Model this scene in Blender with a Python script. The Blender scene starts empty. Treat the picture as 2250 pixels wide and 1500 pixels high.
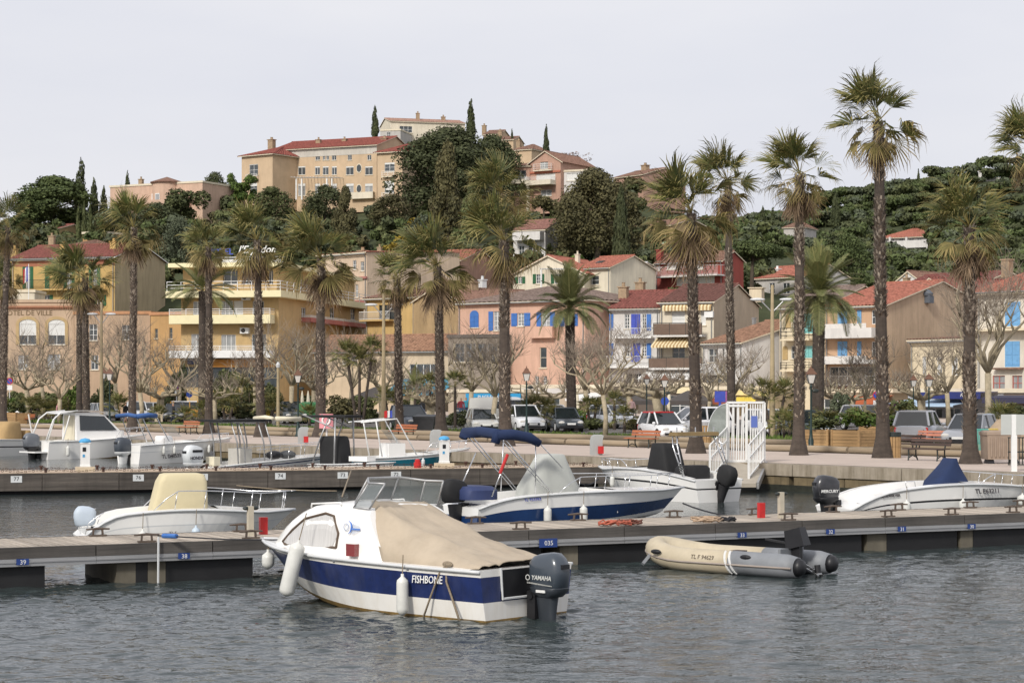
import bpy, math, random, numpy as np
from mathutils import Vector, Matrix, noise as mnoise
random.seed(7)
SC = bpy.context.scene
COL = SC.collection
# ---------------------------------------------------------------- camera, sky, sun, exposure
FPX, HOR, CXP, CZ = 4500.0, 860.0, 1125.0, 3.56      # focal length / horizon in photo pixels, eye height over the water
cd = bpy.data.cameras.new('camera'); cam = bpy.data.objects.new('camera', cd); COL.objects.link(cam)
cam.location = (0, 0, CZ); cam.rotation_euler = (math.radians(90), 0, 0)
cd.sensor_width = 36; cd.lens = 36*FPX/2250; cd.shift_y = (HOR-750)/2250
cd.clip_start = 0.5; cd.clip_end = 6000
SC.camera = cam
SUN_EL, SUN_AZ = math.radians(36), math.radians(-152)   # azimuth measured from +Y towards +X
w = bpy.data.worlds.new('World'); SC.world = w; w.use_nodes = True
nt = w.node_tree; nt.nodes.clear()
o_ = nt.nodes.new('ShaderNodeOutputWorld'); bg = nt.nodes.new('ShaderNodeBackground')
sk = nt.nodes.new('ShaderNodeTexSky'); sk.sky_type = 'NISHITA'; sk.sun_disc = False
sk.sun_elevation = SUN_EL; sk.sun_rotation = SUN_AZ; sk.dust_density = 4.0; sk.air_density = 1.0
sks = nt.nodes.new('ShaderNodeVectorMath'); sks.operation = 'SCALE'; sks.inputs['Scale'].default_value = 0.09
nt.links.new(sk.outputs[0], sks.inputs[0])
tc = nt.nodes.new('ShaderNodeTexCoord'); mp = nt.nodes.new('ShaderNodeMapping'); mp.inputs['Scale'].default_value = (1.5, 1.5, 5)
nz = nt.nodes.new('ShaderNodeTexNoise'); nz.inputs['Scale'].default_value = 1.6; nz.inputs['Detail'].default_value = 5
nt.links.new(tc.outputs['Generated'], mp.inputs[0]); nt.links.new(mp.outputs[0], nz.inputs[0])
cr = nt.nodes.new('ShaderNodeValToRGB')
cr.color_ramp.elements[0].position = 0.38; cr.color_ramp.elements[0].color = (0.775, 0.785, 0.86, 1)
cr.color_ramp.elements[1].position = 0.62; cr.color_ramp.elements[1].color = (0.88, 0.875, 0.915, 1)
nt.links.new(nz.outputs[0], cr.inputs[0])
mx = nt.nodes.new('ShaderNodeMix'); mx.data_type = 'RGBA'; mx.inputs[0].default_value = 0.86   # overcast cloud sheet over the clear sky
nt.links.new(sks.outputs[0], mx.inputs[6]); nt.links.new(cr.outputs[0], mx.inputs[7])
nt.links.new(mx.outputs[2], bg.inputs[0]); bg.inputs[1].default_value = 1.0
nt.links.new(bg.outputs[0], o_.inputs[0])
sl = bpy.data.lights.new('sun', 'SUN'); sl.energy = 2.7; sl.angle = math.radians(9); sl.color = (1, 0.955, 0.885)
so = bpy.data.objects.new('sun', sl); COL.objects.link(so)
sd = Vector((math.sin(SUN_AZ)*math.cos(SUN_EL), math.cos(SUN_AZ)*math.cos(SUN_EL), math.sin(SUN_EL)))
so.rotation_euler = sd.to_track_quat('Z', 'Y').to_euler(); so.location = sd*100
vs = SC.view_settings; vs.view_transform = 'Standard'; vs.look = 'None'; vs.exposure = 0.06; vs.gamma = 1; vs.use_curve_mapping = False
SC.cycles.max_bounces = 5; SC.cycles.diffuse_bounces = 3; SC.cycles.glossy_bounces = 3; SC.cycles.use_denoising = True
# ---------------------------------------------------------------- helpers
def PX(px, py, d): return Vector(((px-CXP)/FPX*d, d, CZ-(py-HOR)/FPX*d))
def ATZ(px, py, z):
    d = FPX*(CZ-z)/(py-HOR); return Vector(((px-CXP)/FPX*d, d, z))
WAT = lambda px, py: ATZ(px, py, 0.0)
QZ = 0.96
QA, QB = ATZ(2250, 1039, QZ), ATZ(0, 955, QZ)
QE = Vector((QB.x-QA.x, QB.y-QA.y)).normalized(); QN = Vector((QE.y, -QE.x))
if QN.y < 0: QN = -QN
def soff(x, y): return (x-QA.x)*QN.x+(y-QA.y)*QN.y
def gz(x, y):
    s = soff(x, y)
    return QZ+max(0, min(s, 75)-20)*0.018
def G(px, py=None, d=None):
    """point on the quay / town ground seen at a photo pixel"""
    if d is None:
        d = FPX*(CZ-QZ)/(py-HOR)
        for _ in range(12):
            z = gz((px-CXP)/FPX*d, d); d = 0.5*d+0.5*FPX*(CZ-z)/(py-HOR)
    x = (px-CXP)/FPX*d
    return Vector((x, d, gz(x, d)))
def QP(t, s, dz=0.0):
    x, y = QA.x+QE.x*t+QN.x*s, QA.y+QE.y*t+QN.y*s
    return Vector((x, y, gz(x, y)+dz))
QROT = math.atan2(-QE.y, -QE.x)       # local +x towards the right end of the quay, local +y inland
class MB:
    def __init__(s): s.v = []; s.f = []; s.m = []
    def add(s, vs, fs, m=0):
        b = len(s.v); s.v += [tuple(p) for p in vs]
        for f in fs: s.f.append(tuple(i+b for i in f)); s.m.append(m)
        return s
    def box(s, c, d, m=0, rz=0, M=None, taper=1.0):
        x, y, z = d[0]/2, d[1]/2, d[2]/2
        p = [Vector((sx*x*(taper if sz > 0 else 1), sy*y*(taper if sz > 0 else 1), sz*z)) for sz in (-1, 1) for sy in (-1, 1) for sx in (-1, 1)]
        if rz: R = Matrix.Rotation(rz, 3, 'Z'); p = [R@q for q in p]
        if M: p = [M@q for q in p]
        c = Vector(c)
        return s.add([q+c for q in p], [(0, 2, 3, 1), (4, 5, 7, 6), (0, 1, 5, 4), (2, 6, 7, 3), (0, 4, 6, 2), (1, 3, 7, 5)], m)
    def b2(s, lo, hi, m=0): return s.box([(a+b)/2 for a, b in zip(lo, hi)], [abs(b-a) for a, b in zip(lo, hi)], m)
    def bar(s, a, b, w, h=None, m=0):
        a, b = Vector(a), Vector(b); h = h or w; d = (b-a); L = d.length; d.normalize()
        up = Vector((0, 0, 1)) if abs(d.z) < .95 else Vector((0, 1, 0))
        x = d.cross(up).normalized(); y = x.cross(d)
        q = [x*(sx*w/2)+y*(sy*h/2) for sx, sy in ((-1, -1), (1, -1), (1, 1), (-1, 1))]
        return s.add([a+k for k in q]+[b+k for k in q], [(3, 2, 1, 0), (4, 5, 6, 7)]+[(i, (i+1) % 4, 4+(i+1) % 4, 4+i) for i in range(4)], m)
    def tube(s, pts, r, n=8, m=0, cap=True):
        pts = [Vector(p) for p in pts]; k = len(pts)
        r = r if hasattr(r, '__len__') else [r]*k
        rings = []; prev = None
        for i in range(k):
            d = (pts[min(i+1, k-1)]-pts[max(i-1, 0)]).normalized()
            if prev is None:
                prev = d.cross(Vector((0, 0, 1)) if abs(d.z) < .9 else Vector((1, 0, 0))).normalized()
            u = (prev-d*prev.dot(d)).normalized(); prev = u; w_ = d.cross(u)
            rings.append([pts[i]+(u*math.cos(a)+w_*math.sin(a))*r[i] for a in [2*math.pi*j/n for j in range(n)]])
        return s.loft(rings, m, cap)
    def loft(s, rings, m=0, cap=True, closed=True, mats=None):
        n = len(rings[0]); vs = [p for R in rings for p in R]; b = len(s.v); s.v += [tuple(p) for p in vs]
        for i in range(len(rings)-1):
            for j in range(n if closed else n-1):
                k = (j+1) % n
                s.f.append((b+i*n+j, b+i*n+k, b+(i+1)*n+k, b+(i+1)*n+j)); s.m.append(mats[j] if mats else m)
        if cap:
            s.f.append(tuple(b+j for j in reversed(range(n)))); s.m.append(m)
            e = b+(len(rings)-1)*n; s.f.append(tuple(e+j for j in range(n))); s.m.append(m)
        return s
    def lathe(s, prof, n=12, m=0, c=(0, 0, 0)):
        return s.loft([[Vector((r*math.cos(2*math.pi*j/n)+c[0], r*math.sin(2*math.pi*j/n)+c[1], z+c[2])) for j in range(n)] for r, z in prof], m)
    def poly(s, pts, m=0): return s.add(pts, [tuple(range(len(pts)))], m)
    def prism(s, pts, off, m=0):
        n = len(pts); pts = [Vector(p) for p in pts]; off = Vector(off)
        return s.add(pts+[p+off for p in pts], [tuple(range(n)), tuple(reversed(range(n, 2*n)))]+[((i+1) % n, i, n+i, n+(i+1) % n) for i in range(n)], m)
    def sph(s, c, r, n=10, k=6, m=0):
        r = r if hasattr(r, '__len__') else (r, r, r)
        return s.loft([[Vector((c[0]+r[0]*math.sin(t)*math.cos(2*math.pi*j/n), c[1]+r[1]*math.sin(t)*math.sin(2*math.pi*j/n), c[2]-r[2]*math.cos(t))) for j in range(n)]
                       for t in [0.02+(math.pi-.04)*i/k for i in range(k+1)]], m)
    def mesh(s, name, mats, smooth=False):
        me = bpy.data.meshes.new(name); me.from_pydata(s.v, [], s.f)
        mats = mats if isinstance(mats, (list, tuple)) else [mats]
        for q in mats: me.materials.append(q)
        if len(mats) > 1: me.polygons.foreach_set('material_index', s.m)
        if smooth:
            me.polygons.foreach_set('use_smooth', [True]*len(s.f))
            if smooth is not True: me.set_sharp_from_angle(angle=math.radians(smooth))
        me.update()
        return me
    def build(s, name, mats, parent=None, smooth=False, loc=None):
        return OB(name, s.mesh(name, mats, smooth), parent, loc)
def OB(name, me, parent=None, loc=None, rot=None, sc=None):
    o = bpy.data.objects.new(name, me); COL.objects.link(o)
    if parent: o.parent = parent
    if loc is not None: o.location = loc
    if rot is not None: o.rotation_euler = rot
    if sc is not None: o.scale = (sc, sc, sc) if not hasattr(sc, '__len__') else sc
    return o
def tag(o, label, cat, group=None):
    o['label'] = label; o['category'] = cat
    if group: o['group'] = group
    return o
def T(name, label, cat, loc=(0, 0, 0), rz=0, group=None):
    o = bpy.data.objects.new(name, None); COL.objects.link(o); o.location = loc; o.rotation_euler = (0, 0, rz)
    o.empty_display_size = .2
    return tag(o, label, cat, group)
def ST(name, mb, mats, smooth=False, kind='structure', parent=None):
    o = mb.build(name, mats, parent, smooth); o['kind'] = kind; return o
def copy_tree(o, parent=None):
    c = o.copy(); COL.objects.link(c); c.parent = parent
    for ch in o.children: copy_tree(ch, c)
    return c
_fc = {}
def text(s_, size, mat, parent=None, name='lettering', ext=0.004, shear=0, sx=1.0, bold=0.0, loc=None, M=None):
    """lettering mesh, centred, in its local XY plane"""
    cu = bpy.data.curves.new('t', 'FONT'); cu.body = s_; cu.size = size; cu.extrude = ext; cu.align_x = 'CENTER'; cu.align_y = 'CENTER'
    cu.shear = shear; cu.offset = bold; cu.resolution_u = 2
    ob = bpy.data.objects.new('t', cu); COL.objects.link(ob)
    me = bpy.data.meshes.new_from_object(ob); bpy.data.objects.remove(ob); bpy.data.curves.remove(cu)
    me.materials.clear(); me.materials.append(mat)
    if sx != 1: me.transform(Matrix.Diagonal((sx, 1, 1, 1)))
    o = OB(name, me, parent, loc)
    if M is not None: o.matrix_local = M
    return o
def basis(o, x, y):
    x = Vector(x).normalized(); z = x.cross(Vector(y)).normalized(); y = z.cross(x)
    return Matrix(((x.x, y.x, z.x, o[0]), (x.y, y.y, z.y, o[1]), (x.z, y.z, z.z, o[2]), (0, 0, 0, 1)))
# ---------------------------------------------------------------- materials
_M = {}
def mat(name, col, rough=.6, var=.12, scale=2.0, metal=0, bump=0, bscale=30, stretch=(1, 1, 1), stain=0, stcol=None, spec=.5, tint=None, coat=0, alpha=1, detail=4, rnd=0, trans=0):
    if name in _M: return _M[name]
    m = bpy.data.materials.new(name); m.use_nodes = True; n = m.node_tree.nodes; l = m.node_tree.links
    p = n['Principled BSDF']; p.inputs['Roughness'].default_value = rough; p.inputs['Metallic'].default_value = metal
    p.inputs['Specular IOR Level'].default_value = spec; p.inputs['Coat Weight'].default_value = coat
    if alpha < 1: p.inputs['Alpha'].default_value = alpha
    if trans: p.inputs['Transmission Weight'].default_value = trans
    t = n.new('ShaderNodeTexCoord'); mp_ = n.new('ShaderNodeMapping'); mp_.inputs['Scale'].default_value = stretch
    l.new(t.outputs['Object'], mp_.inputs[0])
    nz_ = n.new('ShaderNodeTexNoise'); nz_.inputs['Scale'].default_value = scale; nz_.inputs['Detail'].default_value = detail; nz_.inputs['Roughness'].default_value = .62
    l.new(mp_.outputs[0], nz_.inputs[0])
    c = Vector(col[:3])
    r = n.new('ShaderNodeValToRGB'); e = r.color_ramp.elements
    e[0].position = .28; e[1].position = .72
    e[0].color = (*[max(0, x*(1-var)) for x in c], 1); e[1].color = (*[min(1, x*(1+var)) for x in c], 1)
    l.new(nz_.outputs[0], r.inputs[0]); out = r.outputs[0]
    def mixn(a, b, f, mode='MIX'):
        k = n.new('ShaderNodeMix'); k.data_type = 'RGBA'; k.blend_type = mode
        for s_, v_ in ((0, f), (6, a), (7, b)):
            if hasattr(v_, 'node'): l.new(v_, k.inputs[s_])
            else: k.inputs[s_].default_value = v_ if s_ == 0 else (*v_[:3], 1)
        return k.outputs[2]
    if stain:
        m2 = n.new('ShaderNodeMapping'); m2.inputs['Scale'].default_value = (1.3, 1.3, .16); l.new(t.outputs['Object'], m2.inputs[0])
        z2 = n.new('ShaderNodeTexNoise'); z2.inputs['Scale'].default_value = 1.6; z2.inputs['Detail'].default_value = 6; z2.inputs['Roughness'].default_value = .7; l.new(m2.outputs[0], z2.inputs[0])
        r2 = n.new('ShaderNodeValToRGB'); r2.color_ramp.elements[0].position = .45; r2.color_ramp.elements[1].position = .75
        r2.color_ramp.elements[1].color = (stain, stain, stain, 1); l.new(z2.outputs[0], r2.inputs[0])
        out = mixn(out, stcol or c*.55, r2.outputs[0])
    if tint:       # second colour reached through the per-face 'tint' attribute
        a = n.new('ShaderNodeAttribute'); a.attribute_name = 'tint'; out = mixn(out, tint, a.outputs['Fac'])
    if rnd:
        oi = n.new('ShaderNodeObjectInfo'); mr = n.new('ShaderNodeMapRange'); mr.inputs[3].default_value = 1-rnd; mr.inputs[4].default_value = 1+rnd
        l.new(oi.outputs['Random'], mr.inputs[0]); vm = n.new('ShaderNodeVectorMath'); vm.operation = 'SCALE'; l.new(out, vm.inputs[0]); l.new(mr.outputs[0], vm.inputs['Scale']); out = vm.outputs[0]
    l.new(out, p.inputs['Base Color'])
    if bump:
        b = n.new('ShaderNodeBump'); b.inputs['Strength'].default_value = bump; b.inputs['Distance'].default_value = .02
        z3 = n.new('ShaderNodeTexNoise'); z3.inputs['Scale'].default_value = bscale; z3.inputs['Detail'].default_value = 5; l.new(mp_.outputs[0], z3.inputs[0])
        l.new(z3.outputs[0], b.inputs['Height']); l.new(b.outputs[0], p.inputs['Normal'])
    _M[name] = m; return m
def hx(h):
    return tuple(((c/255/12.92) if c/255 < .04045 else ((c/255+.055)/1.055)**2.4) for c in (int(h[i:i+2], 16) for i in (0, 2, 4)))
def desat(c, k, g=1.0):
    l = .3*c[0]+.55*c[1]+.15*c[2]; return tuple((x*(1-k)+l*k)*g for x in c)
def wall(name, h, st=.45, var=.11): return mat('stucco_'+name, desat(hx(h), .22, .9), .9, var, .45, bump=.25, bscale=25, stain=st, spec=.2)
GEL = mat('gelcoat', (.86, .85, .82), .22, .03, 1.2, coat=.3)
GELG = mat('gelcoat_grey', (.62, .63, .63), .3, .05, 1.5)
NAVY = mat('navy_paint', (.008, .02, .10), .25, .25, 3, coat=.4)
BLACK = mat('black_plastic', (.012, .012, .014), .45, .2, 5)
RUBBER = mat('rubber', (.02, .02, .02), .8, .2, 5)
STEEL = mat('stainless', (.72, .72, .72), .22, .06, 5, metal=1)
ALU = mat('aluminium', (.42, .42, .42), .45, .15, 3, metal=.6, stretch=(.3, 3, 3))
IRON = mat('dark_iron', (.015, .022, .02), .5, .2, 6)
GREENI = mat('green_iron', (.01, .03, .028), .45, .2, 6)
WHITE = mat('white_paint', (.78, .78, .76), .45, .06, 3)
CREAMP = mat('cream_paint', (.72, .66, .5), .6, .06, 3)
GLASS = mat('window_glass', (.05, .06, .065), .06, .5, .35, spec=.8)
GLASSL = mat('curtained_glass', (.32, .33, .33), .12, .35, 1.2, spec=.7, stretch=(3, 3, .3))
CARGL = mat('car_glass', (.015, .02, .022), .05, .3, 1, spec=.9)
ROPE = mat('rope', (.25, .2, .14), .9, .3, 30, bump=.4, bscale=80)
ROPED = mat('dark_rope', (.03, .03, .035), .9, .3, 30)
FENDER = mat('fender_vinyl', (.66, .66, .62), .4, .08, 6)
RED = mat('red_plastic', (.5, .02, .02), .4, .15, 6)
LAMPGL = mat('lantern_glass', (.62, .6, .56), .25, .1, 6)
# ---------------------------------------------------------------- water, quay, terrain
def water_mat():
    m = bpy.data.materials.new('harbour_water'); m.use_nodes = True; n = m.node_tree.nodes; l = m.node_tree.links; p = n['Principled BSDF']
    p.inputs['Base Color'].default_value = (.034, .045, .045, 1); p.inputs['Roughness'].default_value = .06; p.inputs['IOR'].default_value = 1.33
    p.inputs['Specular IOR Level'].default_value = .5
    t = n.new('ShaderNodeTexCoord')
    def nz_(sc, st, det, rough=.55):
        mp_ = n.new('ShaderNodeMapping'); mp_.inputs['Scale'].default_value = st; mp_.inputs['Rotation'].default_value = (0, 0, .18); l.new(t.outputs['Object'], mp_.inputs[0])
        q = n.new('ShaderNodeTexNoise'); q.inputs['Scale'].default_value = sc; q.inputs['Detail'].default_value = det; q.inputs['Roughness'].default_value = rough; q.inputs['Distortion'].default_value = .6
        l.new(mp_.outputs[0], q.inputs[0]); return q.outputs[0]
    def math_(op, a, b):
        k = n.new('ShaderNodeMath'); k.operation = op
        for i, v_ in enumerate((a, b)):
            if hasattr(v_, 'node'): l.new(v_, k.inputs[i])
            else: k.inputs[i].default_value = v_
        return k.outputs[0]
    gust = nz_(.12, (1, .6, 1), 3)
    h1 = math_('MULTIPLY', nz_(1.0, (.5, 1, 1), 2), .02)
    h2 = math_('MULTIPLY', nz_(3.4, (.55, 1, 1), 3, .55), math_('ADD', math_('MULTIPLY', gust, .03), .006))
    h3 = math_('MULTIPLY', nz_(8.5, (.7, 1, 1), 2, .5), math_('ADD', math_('MULTIPLY', gust, .016), .006))
    h = math_('ADD', math_('ADD', h1, h2), h3)
    b = n.new('ShaderNodeBump'); b.inputs['Strength'].default_value = 1.0; b.inputs['Distance'].default_value = 1.0
    l.new(h, b.inputs['Height']); l.new(b.outputs[0], p.inputs['Normal'])
    return m
far0, far1 = QP(-160, .4), QP(420, .4)
def water_mesh():
    """real chop where the basin is near, flat sheet (with fine ripple relief) beyond"""
    nc, nr, d0, d1 = 560, 600, 17.0, 52.0; rw = np.random.default_rng(11)
    dd = d0+(d1-d0)*np.linspace(0, 1, nr+1)**1.15; uu = np.linspace(-1, 1, nc+1)
    Y = np.repeat(dd[:, None], nc+1, 1); X = uu[None, :]*(.29*Y+3.0); Z = np.zeros_like(X)
    gust = .9+.5*np.sin(X*.21+Y*.13+1)*np.sin(Y*.31-X*.08)+.25*np.sin(X*.63-.4*Y+2)
    for i in range(70):
        lam = .2*(1.1/.2)**rw.random(); th = -1.3+rw.normal()*.6; k = 6.283/lam; ph = rw.uniform(0, 6.283)
        amp = .0034*lam**1.0*rw.uniform(.5, 1.3)
        p = k*(X*math.cos(th)+Y*math.sin(th))+ph+.6*np.sin(X*.9+Y*.7+i)
        Z += amp*(np.sin(p)+.25*np.sin(2*p+.6))*(gust if lam < .7 else 1)
    f = np.minimum(1, np.minimum((1-np.abs(uu))*12, 1))[None, :]*np.minimum(1, np.minimum((dd-d0)/1.0, (d1-dd)/5.0))[:, None]; Z *= np.clip(f, 0, 1)
    V = np.stack([X, Y, Z], 2).reshape(-1, 3); idx = np.arange((nr+1)*(nc+1)).reshape(nr+1, nc+1)
    F = np.stack([idx[:-1, :-1], idx[:-1, 1:], idx[1:, 1:], idx[1:, :-1]], 2).reshape(-1, 4)
    n0 = len(V); E_ = [(-700, -80, 0), (far0.x, -80, 0), (far0.x, far0.y, 0), (far1.x, far1.y, 0), (-700, far1.y, 0)]
    me = bpy.data.meshes.new('water'); c00, c10, c11, c01 = int(idx[0, 0]), int(idx[0, -1]), int(idx[-1, -1]), int(idx[-1, 0])
    top = [int(q) for q in idx[-1, :]]
    X_ = [(n0, n0+1, c10, c00), (n0+1, n0+2, c11, c10), (n0+2, n0+3, c01, c11), (n0+3, n0+4, c01), (n0+4, n0, c00, c01)]
    me.from_pydata(V.tolist()+E_, [], F.tolist()+X_)
    me.polygons.foreach_set('use_smooth', [True]*len(F)+[False]*5); me.materials.append(water_mat()); me.update(); return me
wo = OB('water', water_mesh()); wo['kind'] = 'structure'
PAVE = mat('quay_paving', hx('bdaea2'), .9, .1, .45, bump=.15, bscale=12, stain=0, spec=.2)
CONC = mat('quay_concrete', hx('9d9384'), .9, .2, .8, bump=.5, bscale=10, stain=.8, stcol=hx('5a5038'), spec=.2)
CONCD = mat('wet_quay_stone', hx('756850'), .8, .35, 1.2, bump=.6, bscale=8, stain=.8, stcol=hx('2e2a20'), spec=.3)
ASPH = mat('asphalt', hx('9a938d'), .95, .12, 1.2, bump=.3, bscale=60, spec=.2)
ROADM = mat('road_asphalt', hx('6f6b68'), .95, .12, 1.0, bump=.3, bscale=60, spec=.2)
LAWN = mat('lawn_soil', (.07, .10, .03), .95, .35, 1.5, bump=.6, bscale=20, spec=.1)
def strip(name, s0, s1, m, dz=0.0, t0=-120, t1=300, kind='structure', n=60):
    mb = MB(); ss = [s0]+[q for q in (20, 75) if s0 < q < s1]+[s1]
    rows = [[QP(t0+(t1-t0)*i/n, s, dz) for s in ss] for i in range(n+1)]
    mb.loft([[p for p in r] for r in rows], 0, cap=False, closed=False)
    mb.f = [tuple(reversed(f)) for f in mb.f]
    return ST(name, mb, m)
strip('ground', 0.5, 150, ROADM)
strip('quay_pavement', .5, 11.0, PAVE, .008)
strip('path', 11.5, 18.8, ASPH, .008)
strip('promenade_pavement', 18.8, 21.2, PAVE, .012)
lawn = strip('lawn', 21.4, 24.6, LAWN, .05)
strip('plaza_pavement', 52, 75, PAVE, .012)
# quay wall: individual coping slabs over stone courses
qw = T('quay_wall', 'stained concrete quay wall above the water beside the moored boats', 'quay wall')
cop = MB().b2((0, 0, -.42), (4.96, .62, 0), 0).mesh('coping', [CONC])
stn = MB().b2((0, .06, -1.6), (2.36, .62, -.43), 0).mesh('stone', [CONCD])
tide = MB().b2((-.02, .05, -1.3), (5.0, .3, -.74), 0).mesh('tide_band', [mat('weed_tide_line', (.02, .022, .014), .6, .5, 4, bump=.5)])
for i in range(-8, 26):
    a = QP(i*5.0, 0); o = OB('coping', cop, qw, (a.x, a.y, QZ), (0, 0, QROT)); 
    OB('tide_band', tide, qw, (a.x, a.y, QZ), (0, 0, QROT))
    for k in range(2):
        b_ = QP(i*5.0-k*2.4, .0); OB('stone', stn, qw, (b_.x, b_.y, QZ+random.uniform(-.015, .0)), (0, 0, QROT))
# ------------------------------------------------- hill terrain (height given at sight lines and distances)
ROWS = [(150, [(-1500, 905), (4000, 905)]), (205, [(-1500, 900), (900, 900), (4000, 900)]),
 (250, [(-1500, 720), (0, 640), (400, 610), (800, 625), (1200, 640), (1600, 650), (2000, 680), (2600, 700), (4000, 760)]),
 (300, [(-1500, 620), (0, 545), (250, 530), (600, 520), (900, 520), (1200, 520), (1500, 560), (1800, 640), (2200, 640), (4000, 700)]),
 (350, [(-1500, 600), (0, 525), (250, 500), (530, 462), (890, 462), (1200, 452), (1400, 440), (1600, 560), (2000, 610), (2250, 600), (4000, 640)]),
 (420, [(-1500, 620), (0, 530), (300, 490), (700, 350), (840, 312), (1020, 306), (1150, 350), (1300, 415), (1450, 450), (1650, 530), (1900, 580), (2250, 560), (4000, 600)]),
 (500, [(-1500, 680), (0, 600), (900, 420), (1300, 480), (1650, 525), (1900, 565), (2250, 520), (4000, 560)]),
 (660, [(-1500, 720), (0, 650), (900, 560), (1500, 540), (1650, 505), (1750, 475), (1900, 435), (2000, 415), (2150, 385), (2300, 350), (3000, 330), (4000, 420)]),
 (900, [(-1500, 760), (0, 740), (1300, 700), (1900, 560), (2300, 480), (4000, 520)]), (2500, [(-1500, 850), (4000, 850)])]
def tz(px, d):
    d = max(150, min(2499, d))
    for (d0, r0), (d1, r1) in zip(ROWS, ROWS[1:]):
        if d0 <= d <= d1:
            z = [CZ-(np.interp(px, [q[0] for q in r], [q[1] for q in r])-HOR)/FPX*dd for dd, r in ((d0, r0), (d1, r1))]
            k = (d-d0)/(d1-d0); return z[0]*(1-k)+z[1]*k
HILL = mat('hill_soil', (.06, .07, .035), .95, .4, .15, spec=.1)
mb = MB(); rows = []
for d in [140, 170, 205]+list(range(215, 520, 12))+list(range(530, 900, 35))+[1000, 1500, 2500]:
    r = []
    for px in range(-1500, 4001, 50):
        z = tz(px, d)
        if d > 210: z += 1.2*mnoise.noise((px*.02, d*.05, 0))
        if d <= 205: z = -1.2
        r.append(Vector(((px-CXP)/FPX*d, d, z)))
    rows.append(r)
mb.loft(rows, 0, cap=False, closed=False); mb.f = [tuple(reversed(f)) for f in mb.f]
ST('hill_terrain', mb, HILL, True)
# ---------------------------------------------------------------- foliage
def leafmat(name, dark, light, rnd=.12):
    return mat(name, dark, .75, .25, .6, tint=light, spec=.25, rnd=rnd)
LF_PINE = leafmat('pine_needles', (.045, .062, .022), (.115, .145, .05))
LF_DARK = leafmat('dark_evergreen', (.042, .052, .022), (.10, .112, .05))
LF_OLIVE = leafmat('olive_green', (.05, .062, .024), (.15, .165, .065))
LF_GREEN = leafmat('fresh_green', (.05, .09, .02), (.16, .22, .05))
LF_BROWN = leafmat('olive_brown', (.062, .06, .028), (.145, .128, .056))
LF_YEL = leafmat('mimosa_yellow', (.12, .10, .02), (.38, .27, .03))
LF_GREY = leafmat('grey_green', (.055, .068, .042), (.13, .15, .088))
LF_CYP = leafmat('cypress_green', (.036, .046, .02), (.088, .1, .042))
LF_GRASS = leafmat('grass_blades', (.05, .09, .015), (.15, .2, .05))
BARK = mat('bark', (.09, .07, .05), .9, .35, 4, bump=.6, bscale=12, stretch=(1, 1, .3))
TWIG = mat('grey_twigs', hx('84786a'), .9, .2, 3)
BARKP = mat('plane_bark', hx('a0947c'), .85, .35, 3, bump=.3, bscale=10)
def leaf_mesh(name, blobs, n, size, mats, seed=1, up=.25, inner=.62, aspect=1.5, light=1.0):
    """blobs: (x,y,z,rx,ry,rz); n leaf clumps spread through them; one face each"""
    rg = np.random.default_rng(seed); B = np.array(blobs, float)
    wt = (B[:, 3]*B[:, 4]+B[:, 3]*B[:, 5]+B[:, 4]*B[:, 5]); k = rg.choice(len(B), n, p=wt/wt.sum())
    d = rg.normal(size=(n, 3)); d[:, 2] += up; d /= np.linalg.norm(d, axis=1)[:, None]
    rad = inner+(1.06-inner)*rg.random(n)**.6
    # lumpy surface
    rad *= 1+.16*np.sin(d[:, 0]*5+k*1.7)*np.sin(d[:, 1]*6+k)*np.sin(d[:, 2]*5+2*k)
    c = B[k, :3]+d*B[k, 3:]*rad[:, None]
    nr = d+rg.normal(size=(n, 3))*.55; nr /= np.linalg.norm(nr, axis=1)[:, None]
    a = rg.normal(size=(n, 3)); a -= nr*(a*nr).sum(1)[:, None]; a /= np.linalg.norm(a, axis=1)[:, None]; b = np.cross(nr, a)
    s = size*(.55+.9*rg.random(n))[:, None]
    v = np.stack([c-a*s*aspect/2, c-b*s/2+a*s*.1, c+a*s*aspect/2+nr*s*.15, c+b*s/2-a*s*.1], 1).reshape(-1, 3)
    me = bpy.data.meshes.new(name); me.vertices.add(4*n); me.vertices.foreach_set('co', v.ravel())
    me.loops.add(4*n); me.loops.foreach_set('vertex_index', np.arange(4*n, dtype=np.int32))
    me.polygons.add(n); me.polygons.foreach_set('loop_start', np.arange(0, 4*n, 4, dtype=np.int32))
    t = me.attributes.new('tint', 'FLOAT', 'FACE')
    tv = np.clip(rg.random(n)*.75+rg.random(len(B))[k]*.35-.1, 0, 1)*light
    t.data.foreach_set('value', tv.astype(np.float32))
    mats = mats if isinstance(mats, list) else [mats]
    for q in mats: me.materials.append(q)
    if len(mats) > 1:
        mi = (rg.random(len(B))*len(mats)).astype(int)[k]; me.polygons.foreach_set('material_index', mi.astype(np.int32))
    me.update(calc_edges=True); return me
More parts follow.
